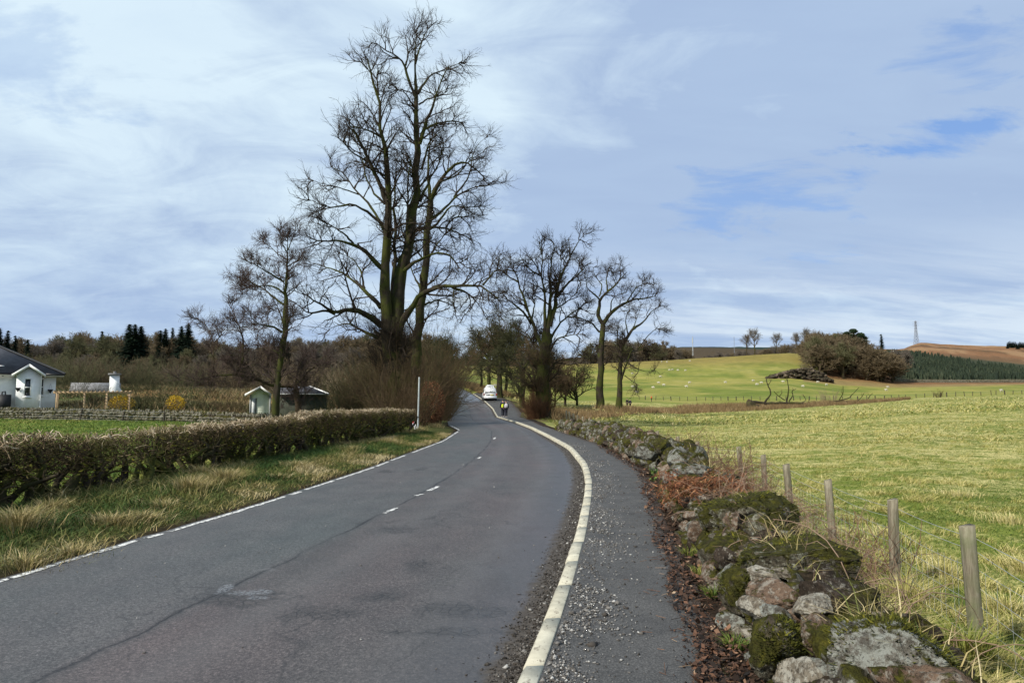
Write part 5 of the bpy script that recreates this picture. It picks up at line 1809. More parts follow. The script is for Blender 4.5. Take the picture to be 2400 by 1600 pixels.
# ------------------------------------------------------------------ plants on and by the wall
def arcs(n, y0, y1, xa, xb, z0, L, r, K=7, up=.9, flop=.35):
    y = rng.uniform(y0, y1, n)
    x = xa(y) + (xb(y) - xa(y)) * rng.uniform(0, 1, n)
    z = np.maximum(height(x, y), -9) + z0 * rng.uniform(0, 1, n)
    P = np.empty((n, K, 3))
    p = np.stack((x, y, z), 1)
    d = rng.normal(size=(n, 3)) * .8
    d[:, 2] = np.abs(d[:, 2]) * .5 + up
    LL = rng.uniform(.4, 1.0, n) * L
    for k in range(K):
        P[:, k] = p
        d /= np.linalg.norm(d, axis=1, keepdims=True)
        p = p + d * (LL / (K - 1))[:, None]
        d = d + rng.normal(size=(n, 3)) * .18
        d[:, 2] -= flop
    R = r * rng.uniform(.6, 1.3, (n, 1)) * np.linspace(1, .5, K)[None]
    return P, R


def thicket(name, label, cat, n, y0, y1, xa, xb, z0, L, r, mat, n1=3, group=None, up=.9, flop=.3, L1=(.1, .35)):
    ym = .5 * (y0 + y1)
    xm = float(.5 * (xa(ym) + xb(ym)))
    root = thing(name, label, cat, (xm, ym, zg(xm, ym)), group)
    P, R = arcs(n, y0, y1, xa, xb, z0, L, r, up=up, flop=flop)
    g = G()
    V, q = tubes(P, R, 4)
    g.add(V, q, np.repeat(rng.uniform(0, 1, n), 28))
    if n1:
        P1, R1 = grow(P, R, n1, *L1, ang=(30, 80), tmin=.2, K=4, up=.05, wig=.25, rr=.7, rmin=r * .5)
        V, q = tubes(P1, R1, 3)
        g.add(V, q)
    g.build('canes', mat, root)
    return root


MAT['bramble'] = bark('dead bramble', (.14, .085, .06), (.34, .24, .165))
MAT['briar'] = bark('briar twigs', (.085, .048, .032), (.21, .125, .085))
off = lambda a: (lambda Y: wx(Y) + a)
thicket('bramble', 'dead tan bramble canes sprawling over the wall beside the nearest fence posts', 'bramble', 260, 4.6, 8.4, off(-.05), off(1.0), .42, 1.0, .0042, MAT['bramble'], 2)
thicket('bramble', 'tangle of dead brambles on the wall behind the russet fern', 'bramble', 320, 7.4, 11.5, off(-.15), off(1.25), .5, .95, .0042, MAT['bramble'], 2)
thicket('bramble', 'sheaf of dark thin canes leaning against the second fence post', 'bramble', 46, 7.6, 8.6, off(1.2), off(1.75), .1, .95, .006, MAT['briar'], 3, flop=.05)
thicket('briar_bush', 'reddish brown leafless briar bush behind the flat pale capping stone', 'bush', 300, 11.2, 15.5, off(.35), off(1.35), .35, 1.15, .005, MAT['briar'], 5, flop=.1)
thicket('briar_bush', 'tall reddish brown leafless briar bush further along the wall', 'bush', 360, 15.5, 23, off(.3), off(1.7), .3, 1.35, .0065, MAT['briar'], 5, flop=.08)
thicket('briar_bush', 'thin pale leafless briars at the far end of the wall', 'bush', 220, 23, 36, off(.3), off(2.2), .3, .95, .009, MAT['bramble'], 4, flop=.08)


def tuft_thing(name, label, cat, u, v, n, r, h, tint, mat, w=.008, lift=0.0, hang=1.0, Y=None, parent_part='blades'):
    c = hit(u, v, .1) if Y is None else px(u, v, Y)
    root = thing(name, label, cat, c)
    a = rng.uniform(0, 2 * np.pi, n)
    q = np.sqrt(rng.uniform(0, 1, n)) * r
    B = np.stack((c[0] + np.cos(a) * q, c[1] + np.sin(a) * q, np.full(n, c[2] + lift)), 1)
    le = np.stack((np.cos(a), np.sin(a)), 1) * (rng.uniform(.3, 1.1, n) * h * hang)[:, None] + rng.normal(size=(n, 2)) * h * .15
    g = G()
    g.add(*blades(B, h * rng.uniform(.4, 1, n), le, w * rng.uniform(.7, 1.3, n), np.clip(rng.normal(tint, .12, n), 0, 1)))
    g.build(parent_part, mat, root)
    return root


t_ = tuft_thing('grass_tuft', 'bright spiky grass tuft growing out of the wall below the russet fern', 'grass tuft', 1592, 1190, 260, .09, .26, .42, MAT['grass'], .008, .05, 1.1)
tuft_thing('grass_tuft', 'small green grass tuft in the leaf litter, lowest along the path edge', 'grass tuft', 1722, 1520, 170, .06, .09, .22, MAT['grass'], .006)
tuft_thing('grass_tuft', 'small green grass tuft against the wall, second from the bottom', 'grass tuft', 1674, 1398, 150, .06, .10, .25, MAT['grass'], .006)
tuft_thing('grass_tuft', 'yellowish grass tuft by the moss, above the two small green tufts', 'grass tuft', 1640, 1345, 110, .06, .09, .42, MAT['grass'], .006)
tuft_thing('grass_tuft', 'faint thin grass tuft beside the fallen red leaves', 'grass tuft', 1615, 1300, 110, .07, .10, .38, MAT['grass'], .006)
tuft_thing('grass_tuft', 'feathery yellow green clump at the foot of the nearest fence post', 'grass tuft', 2262, 1530, 420, .16, .22, .42, MAT['grass'], .009, Y=5.3)

# russet dead fern over the wall
c0 = px(1640, 1150, 9.2)
root = thing('dead_fern', 'russet clump of dead bracken hanging over the wall top', 'fern', c0)
n = 90
a = rng.uniform(0, 2 * np.pi, n)
B = np.stack((c0[0] + rng.uniform(-.42, .42, n), c0[1] + rng.uniform(-.35, .45, n), c0[2] + rng.uniform(-.02, .14, n)), 1)
P = np.empty((n, 7, 3))
d = np.stack((np.cos(a) * .8 - .25, np.sin(a) * .8 - .35, rng.uniform(.1, .7, n)), 1)
p = B.copy()
for k in range(7):
    P[:, k] = p
    d /= np.linalg.norm(d, axis=1, keepdims=True)
    p = p + d * .055
    d[:, 2] -= .28
g = G()
V, q = tubes(P, np.full((n, 7), .0028), 3)
g.add(V, q, .4)
g.build('stems', MAT['russet'], root)
g = G()
for k in range(1, 7):
    for s_ in range(5):
        le = rng.normal(size=(n, 2)) * .05
        g.add(*blades(P[:, k] + rng.normal(size=(n, 3)) * .012, rng.normal(-.02, .025, n), le, rng.uniform(.010, .022, n), np.clip(rng.normal(.5, .25, n), 0, 1), 1))
g.build('fronds', MAT['russet'], root)


def leafy(name, label, cat, c, n, r, hgt, s, mat, tint=.5):
    root = thing(name, label, cat, c)
    a = rng.uniform(0, 2 * np.pi, n)
    q = np.sqrt(rng.uniform(0, 1, n)) * r
    B = np.stack((c[0] + np.cos(a) * q, c[1] + np.sin(a) * q, c[2] + rng.uniform(.02, 1, n) * hgt), 1)
    a = rng.uniform(0, 6.28, n)
    s_ = s * rng.uniform(.6, 1.2, n)
    e1 = np.stack((np.cos(a), np.sin(a), rng.normal(0, .35, n)), 1) * s_[:, None]
    e2 = np.stack((-np.sin(a), np.cos(a), rng.normal(0, .35, n)), 1) * (s_ * .6)[:, None]
    V = np.stack((B - e1, B - e2, B + e1, B + e2), 1).reshape(-1, 3)
    g = G()
    g.add(V, np.arange(4 * n).reshape(-1, 4), np.repeat(np.clip(rng.normal(tint, .25, n), 0, 1), 4))
    g.build('leaves', mat, root)
    return root


leafy('leafy_weed', 'bright green leafy weed at the wall foot left of the flat pale stone', 'plant', hit(1537, 1128, .1) + (.08, 0, 0), 260, .2, .24, .03, MAT['leaf_green'], .65)
leafy('leafy_weed', 'low green weeds on the path edge along the far part of the wall', 'plant', hit(1335, 1010, .1) + (.2, 0, 0), 300, .7, .18, .05, MAT['leaf_green'], .6)

# ------------------------------------------------------------------ generic trees
def auto_tree(name, label, cat, H, mats, n1=13, n2=9, n3=9, r=(.10, .05, .03), spread=.42, tf=.55, up=.16, loc=(0, 0, 0), tmin=.3, group=None, K0=8, ang=(28, 65)):
    root = local(name, label, cat, loc, 0, group)
    K = K0
    P = np.zeros((1, K, 3))
    P[0, :, 2] = np.linspace(-.3, H * tf, K)
    P[0, 1:, :2] = np.cumsum(rng.normal(0, .012 * H, (K - 1, 2)), 0)
    R = np.linspace(.024 * H, .008 * H, K)[None]
    g = G()
    V, q = tubes(P, R, 7)
    g.add(V, q)
    P1, R1 = grow(P, R, n1, spread * H * .75, spread * H * 1.15, ang=ang, tmin=tmin, K=6, up=up, wig=.16, rr=.6, rmin=r[0] * .5, cap=r[0])
    V, q = tubes(P1, R1, 5)
    g.add(V, q)
    g.build('trunk', mats[0], root, True)
    P2, R2 = grow(P1, R1, n2, .13 * H, .27 * H, ang=(25, 65), tmin=.15, K=5, up=up, wig=.2, rr=.6, rmin=r[1] * .6, cap=r[1])
    P3, R3 = grow(P2, R2, n3, .05 * H, .13 * H, ang=(25, 65), tmin=.1, K=3, up=up * .7, wig=.25, rr=.7, rmin=r[2] * .7, cap=r[2], taper=.6)
    g = G()
    for a, b in ((P2, R2), (P3, R3)):
        V, q = tubes(a, b, 3)
        g.add(V, q)
    g.build('crown', mats[1], root)
    return root


def auto_shrub(name, label, cat, H, W, mat, n=90, r=.02, n1=6, loc=(0, 0, 0), L1=None, group=None, tilt=.4):
    root = local(name, label, cat, loc, 0, group)
    shoots(root, (0, 0, -.1), n, H, W, r, mat, 'stems', tilt=tilt, L1=L1 or (.12 * H, .28 * H), n1=n1)
    return root


def conifer(name, label, cat, H, Wd, mat, trunk, n=1500, loc=(0, 0, 0), group=None, z0=.06, p=.85):
    root = local(name, label, cat, loc, 0, group)
    g = G()
    g.tube([(0, 0, -.3), (0, 0, H * .5), (0, 0, H * .97)], [.018 * H, .012 * H, .003 * H], 6)
    g.build('trunk', trunk, root)
    t = rng.uniform(z0, 1, n)
    whorl = np.clip(t + rng.normal(0, .012, n), 0, 1)
    rad = Wd * (1 - whorl) ** p * rng.uniform(.55, 1.12, n) + .08
    a = rng.uniform(0, 6.28, n)
    B = np.stack((np.cos(a) * rad * .12, np.sin(a) * rad * .12, whorl * H), 1)
    le = np.stack((np.cos(a), np.sin(a)), 1) * rad[:, None]
    g = G()
    g.add(*blades(B, -rad * rng.uniform(.05, .55, n) + .10, le, rad * .30 + .18, np.clip(rng.normal(.4, .25, n), 0, 1)))
    k = n * 2
    t2 = rng.uniform(.35, 1.0, k)
    j = rng.integers(0, n, k)
    Bp = B[j] + np.stack((le[j, 0] * t2, le[j, 1] * t2, -rad[j] * .2 * t2), 1)
    g.add(*blades(Bp, rng.uniform(-.35, .05, k) * (.3 + .02 * H), rng.normal(size=(k, 2)) * (.03 * H), np.full(k, .03 * H), np.clip(rng.normal(.5, .25, k), 0, 1), 1))
    g.build('foliage', mat, root)
    return root


MAT['young_fir'] = blade_mat('young conifers', [(0, (.016, .026, .018)), (.5, (.035, .052, .030)), (1, (.085, .095, .055))])
MAT['fir'] = blade_mat('fir needles', [(0, (.008, .018, .013)), (.5, (.018, .036, .021)), (1, (.045, .07, .036))])
MAT['pine'] = blade_mat('pine needles', [(0, (.008, .02, .009)), (.5, (.018, .036, .014)), (1, (.045, .07, .026))])
MAT['ivy'] = blade_mat('dark evergreen leaves', [(0, (.012, .018, .007)), (.5, (.03, .038, .014)), (1, (.07, .075, .028))])
MAT['forsythia'] = blade_mat('yellow flowers', [(0, (.30, .17, .01)), (.5, (.55, .34, .015)), (1, (.75, .52, .04))])

g = G()
n = 26000
y = np.exp(rng.uniform(math.log(56), math.log(125), n))
x = (rng.uniform(120, 1000, n) - 1200) / F * y
n1 = fbm(x * .16, y * .16, 4)
kp = rng.uniform(size=n) < smooth(.36, .56, n1)
x, y, n1 = x[kp], y[kp], n1[kp]
n = len(x)
h = rng.uniform(.15, .6, n) * (.4 + 1.2 * smooth(.45, .7, n1))
g.add(*blades(np.stack((x, y, height(x, y) - .02), 1), h, rng.normal(size=(n, 2)) * (h * .6)[:, None], rng.uniform(.05, .13, n), np.clip(.45 + 1.4 * (fbm(x * .3 + 3, y * .3) - .5) + rng.normal(0, .16, n), 0, 1), 1))
tag(g.build('heath', MAT['heath']), 'rough brown and olive heath on the slope behind the garden wall', 'heath', kind='stuff')

# --- trees and thickets round the far road
limbs = [
    ([(70, 1352), (67, 1260), (66, 1150), (78, 1000), (92, 850)], .54, .2, 0, 0),
    ([(66, 1160), (0, 1125), (-80, 1115), (-170, 1130)], .14, .02, -2, 0),
    ([(66, 1145), (-20, 1040), (-90, 950), (-125, 840)], .2, .03, 2, 0),
    ([(70, 1110), (150, 1010), (200, 900), (215, 800)], .2, .03, -2, 0),
    ([(78, 1050), (20, 920), (-10, 790)], .2, .03, -2, 0),
    ([(68, 1140), (150, 1125), (230, 1130)], .13, .02, 2, 0),
    ([(88, 900), (140, 830), (150, 740)], .15, .03, 0, 0),
    ([(92, 850), (60, 770), (70, 690)], .15, .03, 2, 0),
    ([(70, 1080), (-60, 1060), (-180, 1050), (-240, 1090)], .13, .02, 3, 0),
    ([(72, 1060), (170, 1060), (260, 1030)], .12, .02, -3, 0),
]
dense = dict(d1=1.7, L1=(1.4, 3.6), up=.02, wig=.3, n2=8, L2=(.9, 2.2), n3=6, L3=(.6, 1.3), r=(.08, .04, .028), tmin=.25, d0=1.0)
traced_tree('oak_tree', 'thick trunked tree with a dense low crown, standing beside the white van', limbs, cR, 107.0, dense, (MAT['bark_dark'], MAT['twig_olive']), (1172, 937), flare=1.3)
limbs = [
    ([(240, 1405), (225, 1300), (212, 1250), (160, 1190), (110, 1140)], .42, .1, 0, 0),
    ([(228, 1320), (250, 1230), (240, 1120), (270, 1000)], .34, .08, 1, 0),
    ([(215, 1260), (290, 1150), (330, 1080)], .2, .03, -1, 0),
    ([(240, 1130), (180, 1020), (150, 900)], .15, .03, 1, 0),
    ([(165, 1195), (120, 1060), (60, 980)], .14, .03, -1, 0),
    ([(235, 1120), (310, 1010), (330, 900)], .14, .03, -1, 0),
]
traced_tree('oak_tree', 'crooked leaning tree between the thick trunk by the van and the skirted tree', limbs, cR, 88.0, dense, (MAT['bark_dark'], MAT['twig_olive']), (1225, 952), flare=1.2)

i_ = 0
for (u, Y, H, n3, lab, sp) in [
    (1030, 132, 13.5, 9, 'dark twiggy tree arching over the far road, furthest back', .46),
    (1142, 121, 14.5, 9, 'dense olive brown tree behind the white van', .46),
    (1215, 112, 13.5, 9, 'dense brown tree just right of and behind the thick trunk by the van', .46),
    (1325, 112, 9.5, 8, 'small brown tree between the skirted tree and the tall clean oak', .5),
    (1352, 120, 10.0, 8, 'dark round topped tree just left of the tall clean oak', .5),
    (1300, 96, 6.0, 8, 'low twiggy tree right behind the skirted trunk', .5),
    (1036, 150, 14.0, 10, 'dark tree where the far road disappears, left of the van', .5),
    (1150, 132, 15.5, 10, 'tall dense tree far behind the white van', .5),
    (1185, 124, 13.0, 10, 'dense tree behind the thick trunk by the van, in the second row', .5),
    (1250, 100, 11.0, 10, 'dense twiggy tree just behind the skirted tree, on its left', .5),
    (1128, 138, 12.5, 10, 'low dense tree in the third row behind the white van', .55),
    (1285, 118, 11.5, 9, 'brown tree in the second row behind the skirted tree', .5),
]:
    t_ = auto_tree('roadside_tree', lab, 'tree', H, (MAT['bark_dark'], (MAT['twig_olive'], MAT['twig_brown'])[i_ % 2]), 17, 9, n3, (.11, .05, .034), sp, .6, .10, tuple(on(u, Y)), tmin=.12 if u > 1270 else .42, group='bare trees around the far road', ang=(35, 80))
    t_.rotation_euler.z = i_ * 1.3
    i_ += 1

# --- brown thickets left of the road behind the hedge end
def volume_leaves(root, name, c, size, n, s, mat, tint=.5):
    S = rng.normal(size=(n, 3))
    S /= np.linalg.norm(S, axis=1, keepdims=True)
    S *= rng.uniform(.35, 1, n)[:, None] ** .5 * (1 + .5 * (fbm(S[:, 0] * 2 + 3, S[:, 1] * 2, S[:, 2] * 2) - .5))[:, None]
    B = S * np.asarray(size) + np.asarray(c)
    s_ = s * rng.uniform(.5, 1.2, n)
    e1 = rng.normal(size=(n, 3))
    e1 /= np.linalg.norm(e1, axis=1, keepdims=True)
    e2 = np.cross(e1, rng.normal(size=(n, 3)))
    e2 /= np.linalg.norm(e2, axis=1, keepdims=True)
    V = np.stack((B - e1 * s_[:, None], B - e2 * (s_ * .6)[:, None], B + e1 * s_[:, None], B + e2 * (s_ * .6)[:, None]), 1).reshape(-1, 3)
    g = G()
    g.add(V, np.arange(4 * n).reshape(-1, 4), np.repeat(np.clip(rng.normal(tint, .25, n), 0, 1), 4))
    return g.build(name, mat, root)


for (u, Y, H, W, n, mt, lab) in [
    (945, 40, 3.9, 1.3, 110, 'twig_brown', 'brown leafless bush right of the tallest trunk, behind the hedge end'),
    (985, 47, 5.6, 1.6, 130, 'twig_brown', 'tall brown leafless bush behind the grey post'),
    (1010, 56, 6.4, 1.8, 130, 'twig_brown', 'tall twiggy bush behind the russet beech bush'),
    (1018, 68, 7.0, 1.6, 120, 'twig_olive', 'olive twiggy bush leaning over the left road edge'),
    (1016, 84, 7.5, 1.7, 110, 'twig_olive', 'dark twiggy bush at the far left road edge'),
    (1018, 104, 8.0, 1.8, 100, 'twig_olive', 'furthest dark bush on the left of the road'),
    (855, 47, 3.2, 2.0, 130, 'twig_brown', 'low brown scrub left of the tallest trunk'),
    (800, 44, 2.6, 1.6, 100, 'twig_olive', 'green tinged scrub in front of the long dark outbuilding'),
    (940, 62, 6.6, 2.2, 120, 'twig_brown', 'brown scrub far behind the tallest trunk'),
    (880, 70, 5.5, 2.6, 120, 'twig_brown', 'wide brown scrub behind the hedge end, left of the tall trunks'),
    (960, 46, 7.0, 1.7, 170, 'twig_brown', 'tallest brown scrub between the two tall trunks'),
    (930, 43, 5.0, 1.3, 150, 'twig_brown', 'brown scrub hugging the right side of the tallest trunk'),
    (985, 60, 9.0, 2.4, 170, 'twig_brown', 'high brown thicket behind the trunk of the second tall tree'),
    (990, 75, 10.0, 2.2, 170, 'twig_olive', 'high olive thicket behind the grey post'),
    (1005, 95, 11.0, 2.2, 150, 'twig_olive', 'high dark thicket where the road leaves view on the left'),
    (905, 58, 7.5, 2.4, 160, 'twig_brown', 'high brown thicket behind the tallest trunk'),
    (850, 64, 5.6, 2.2, 120, 'twig_olive', 'brown thicket between the outbuilding and the tallest trunk'),
    (790, 60, 3.8, 2.0, 110, 'twig_olive', 'brown thicket right behind the right end of the outbuilding'),
    (720, 66, 4.2, 2.0, 110, 'twig_pale', 'brown thicket rising behind the outbuilding roof'),
]:
    auto_shrub('thicket', lab, 'bush', H, W, MAT[mt], n, .017 if Y < 60 else .026, 7, tuple(on(u, Y)), tilt=.32, group='brown thickets left of the road')
b_ = on(1012, 43)
root = local('beech_bush', 'russet leaved beech bush behind the slim grey post', 'bush', b_)
shoots(root, (0, 0, 0), 60, 2.6, .55, .012, MAT['twig_red'], 'stems', tilt=.15, n1=5, L1=(.3, .7))
volume_leaves(root, 'leaves', (0, 0, 1.35), (.85, .8, 1.35), 3600, .045, MAT['russet'], .42)
b_ = on(1046, 63)
root = local('roadside_hedge', 'dull green and brown hedge at the left road edge where the road bends away', 'hedge', b_)
for q_ in range(5):
    cq = np.array((xl(62 + q_ * 7) - 1.1 - b_[0], -1 + q_ * 7, 1.0 + (g_road(63 + q_ * 7) - b_[2])))
    volume_leaves(root, 'leaves', cq, (.9, 3.9, 1.35), 2600, .06, MAT['ivy'], .55)
    shoots(root, (cq[0], cq[1], cq[2] - 1.0), 60, 2.8, 1.4, .015, MAT['twig_brown'], 'stems', n1=5)

# ------------------------------------------------------------------ woods in the background
for nm, a_, b_ in (('wood_brown', (.085, .063, .036), (.20, .155, .095)), ('wood_grey', (.09, .075, .058), (.20, .17, .135)), ('wood_olive', (.07, .07, .034), (.165, .155, .08))):
    MAT[nm] = bark(nm.replace('_', ' '), a_, b_)
bare = []
for k, (H, mt, n1, sp) in enumerate([(11, 'wood_brown', 15, .42), (12, 'wood_grey', 14, .40), (10, 'wood_brown', 15, .46), (12.5, 'wood_olive', 14, .4)]):
    bare.append(auto_tree('woodland_tree', 'x', 'tree', H, (MAT['bark_brown'], MAT[mt]), n1, 9, 10, (.13, .075, .06), sp, .55, .16, tmin=.15, ang=(25, 70)))
firs = [conifer('fir_tree', 'x', 'tree', 14, 4.2, MAT['fir'], MAT['bark_dark'], 1300), conifer('fir_tree', 'x', 'tree', 14, 3.4, MAT['fir'], MAT['bark_dark'], 1000), conifer('fir_tree', 'x', 'tree', 14, 3.8, MAT['fir'], MAT['bark_dark'], 1000, p=.65), conifer('fir_tree', 'x', 'tree', 14, 3.0, MAT['fir'], MAT['bark_dark'], 800, p=1.0)]
bushp = [auto_shrub('woodland_bush', 'x', 'bush', 5.5, 2.6, MAT[mt], 80, .05, 8) for mt in ('wood_brown', 'wood_olive')]
top_of = lambda t: max(max((v.co.z for v in c.data.vertices), default=0) for c in t.children)
HB = [top_of(t) * .96 for t in bare]


def skyline(u):
    return np.interp(u, [-80, 0, 60, 75, 125, 140, 170, 235, 270, 350, 400, 460, 540, 600, 700, 830, 950, 1050],
                     [790, 800, 798, 806, 806, 792, 784, 790, 785, 788, 786, 790, 806, 808, 798, 790, 780, 800])


GL = 'bare brown trees of the wood behind the houses on the left'
for u in np.arange(-70, 1045, 15):
    u = u + rng.uniform(-8, 8)
    Y = rng.uniform(205, 250)
    p = on(u, Y)
    vt = skyline(u) + rng.uniform(-12, 6)
    Hn = px(u, vt, Y)[2] - p[2]
    if Hn < 5:
        continue
    k = rng.integers(0, 4)
    place(bare[k], USED, p - (0, 0, .3), rng.uniform(0, 6), (Hn / HB[k] * 1.15, Hn / HB[k] * 1.15, Hn / HB[k]), 'bare brown tree in the skyline of the wood behind the left hand houses', GL)
for u in np.arange(-70, 1000, 17):
    u = u + rng.uniform(-10, 10)
    Y = rng.uniform(150, 185)
    if 350 < u < 565 and Y < 160:
        Y += 15
    p = on(u, Y)
    vt = np.interp(u, [0, 200, 330, 450, 600, 1000], [832, 826, 834, 818, 825, 805]) + rng.uniform(-14, 18)
    Hn = max(5.5, px(u, vt, Y)[2] - p[2])
    k = rng.integers(0, 4)
    place(bare[k], USED, p - (0, 0, .3), rng.uniform(0, 6), Hn / HB[k] * 1.02, 'lower bare tree in the front rows of the wood behind the left hand houses', 'lower front trees of the left hand wood')
for u in np.arange(-40, 1000, 22):
    Y = rng.uniform(118, 145)
    if 325 < u < 575:
        Y = rng.uniform(126, 150)
    p = on(u + rng.uniform(-10, 10), Y)
    place(bushp[rng.integers(0, 2)], USED, p - (0, 0, .2), rng.uniform(0, 6), rng.uniform(.8, 1.25), 'leafless brown scrub bush at the foot of the left hand wood', 'scrub at the foot of the left hand wood')
for (u, vt, Y, sc, lab) in [
    (-8, 766, 190, 1.0, 'dark fir at the very left edge of the photo behind the white bungalow'), (12, 772, 192, .9, 'second dark fir from the left edge'), (30, 784, 195, .8, 'third dark fir from the left edge, shorter'), (60, 793, 205, .7, 'small dark fir just right of the bungalow ridge'),
    (234, 774, 225, .55, 'lone thin fir poking out of the brown wood'), (298, 757, 175, 1.15, 'left of the big dark fir clump on the skyline'), (311, 757, 173, 1.2, 'middle tree of the big dark fir clump'), (326, 762, 176, 1.15, 'right hand tree of the big dark fir clump'),
    (372, 772, 215, .8, 'first of the four pointed firs left of the spreading bare tree'), (383, 768, 215, .8, 'second of the four pointed firs'), (400, 766, 218, .8, 'third of the four pointed firs'), (421, 762, 212, .95, 'tallest of the four pointed firs, partly hidden by twigs'), (437, 755, 210, 1.0, 'dark fir beside the four pointed firs, nearest the bare tree'),
    (602, 805, 230, .55, 'small dark fir in the gap left of the straight bare tree'), (760, 792, 225, .6, 'small fir seen through the twigs of the tallest tree'), (655, 790, 170, .8, 'dark evergreen behind the trunk of the straight bare tree'), (640, 795, 172, .75, 'left neighbour of the dark evergreen behind the straight bare tree'), (672, 797, 174, .7, 'right neighbour of the dark evergreen behind the straight bare tree')]:
    p = on(u, Y)
    Hn = px(u, vt, Y)[2] - p[2]
    k = (0, 2)[int(u) % 2] if sc > .9 else (1, 3, 2)[int(u) % 3]
    s = Hn / 14
    place(firs[k], USED, p - (0, 0, .3), rng.uniform(0, 6), (s * (1.15 if sc > 1.1 else 1), s * (1.15 if sc > 1.1 else 1), s), lab, 'dark firs on the left skyline')

lone = auto_tree('field_tree', 'x', 'tree', 12.5, (MAT['bark_brown'], MAT['wood_grey']), 13, 8, 6, (.15, .065, .04), .42, .6, .14, tmin=.3, ang=(25, 65))
# behind the sheep pasture
GR_ = 'bare trees beyond the crest of the sheep pasture'
for u in np.arange(1385, 1640, 14):
    Y = rng.uniform(450, 520)
    p = on(u, Y)
    vt = np.interp(u, [1385, 1450, 1540, 1580, 1625, 1645], [800, 792, 796, 806, 822, 838]) + rng.uniform(-3, 8)
    Hn = max(4, px(u, vt, Y)[2] - p[2])
    k = rng.integers(0, 4)
    place(bare[k], USED, p - (0, 0, .5), rng.uniform(0, 6), (Hn / HB[k] * 1.3, Hn / HB[k] * 1.3, Hn / HB[k]), 'dark bare tree in the wood left beyond the pasture crest', GR_)
for u in np.arange(1640, 1880, 13):
    Y = rng.uniform(470, 560)
    p = on(u, Y)
    vt = np.interp(u, [1640, 1700, 1780, 1830, 1880], [832, 822, 815, 806, 800]) + rng.uniform(-3, 6)
    Hn = max(4, px(u, vt, Y)[2] - p[2])
    k = (1, 0, 1)[rng.integers(0, 3)]
    place(bare[k], USED, p - (0, 0, .5), rng.uniform(0, 6), (Hn / HB[k] * 1.2, Hn / HB[k] * 1.2, Hn / HB[k]), 'slender bare tree in the belt on the skyline above the pasture', 'belt of slender bare trees above the pasture')
for (u, vt, vb, Y, lab) in [(1770, 763, 834, 428, 'tallest lone bare tree on the crest of the sheep pasture'), (1752, 778, 832, 432, 'low half hidden bare tree leaning beside the tallest lone one'), (1823, 775, 826, 430, 'round lone bare tree on the crest, right of the tallest one'), (1892, 763, 815, 440, 'bare round tree on the crest where the dark copse begins'), (1870, 774, 818, 442, 'smaller bare tree left of the copse on the crest')]:
    p = on(u, Y)
    Hn = px(u, vt, Y)[2] - p[2]
    w_ = Hn / top_of(lone)
    place(lone, USED, p - (0, 0, .3), rng.uniform(0, 6), (w_ * .95, w_ * .95, w_), lab, 'lone bare trees on the crest of the sheep pasture')
# copse on the right
GC = 'bare trees of the copse on the right hand bank'
for k_ in range(64):
    u = rng.uniform(1898, 2102)
    Y = rng.uniform(318, 400)
    p = on(u, Y)
    vt = np.interp(u, [1895, 1920, 1960, 2000, 2030, 2080], [784, 768, 768, 772, 782, 806]) + rng.uniform(0, 20) + (400 - Y) * .20
    Hn = max(5, px(u, vt, Y)[2] - p[2])
    k = (0, 2, 3, 0)[rng.integers(0, 4)]
    place(bare[k], USED, p - (0, 0, .4), rng.uniform(0, 6), (Hn / HB[k] * 1.3, Hn / HB[k] * 1.3, Hn / HB[k]), 'dense bare tree in the copse on the bank right of the pasture', GC)
for (u, vt, Y, w, lab) in [(2005, 764, 360, 1.3, 'dark round pine standing above the right hand copse'), (2020, 778, 356, 1.2, 'lower dark pine right beside the round one in the copse'), (1993, 772, 365, 1.1, 'small dark pine left of the round one in the copse')]:
    p = on(u, Y)
    Hn = px(u, vt, Y)[2] - p[2]
    root = local('pine_tree', lab, 'tree', p)
    g = G()
    g.tube([(0, 0, -.3), (.1, 0, Hn * .5), (0, .1, Hn * .9)], [.35, .28, .1], 6)
    g.build('trunk', MAT['bark_brown'], root)
    for q_ in range(11):
        volume_leaves(root, 'crown', (rng.normal(0, 2.0), rng.normal(0, 1.6), Hn * (.95 - .055 * q_) - 1.0 + rng.normal(0, .5)), (1.5 * w, 1.5 * w, .9), 520, .34, MAT['pine'], .45)
p = on(2070, 370)
Hn = px(2070, 783, 370)[2] - p[2]
place(firs[1], USED, p, 1.0, (Hn / 14 * .8, Hn / 14 * .8, Hn / 14), 'gaunt larch standing apart at the right end of the copse', 'larch')
for u in (2095, 2108, 2120, 2133, 2085):
    Y = rng.uniform(455, 500)
    p = on(u, Y)
    Hn = max(5, px(u, np.interp(u, [2085, 2110, 2135], [812, 801, 808]), Y)[2] - p[2])
    place(bare[1], USED, p, rng.uniform(0, 6), (Hn / 12.5 * 1.2, Hn / 12.5 * 1.2, Hn / 12.5), 'mauve grey bare tree below the pylon', 'bare trees below the pylon')
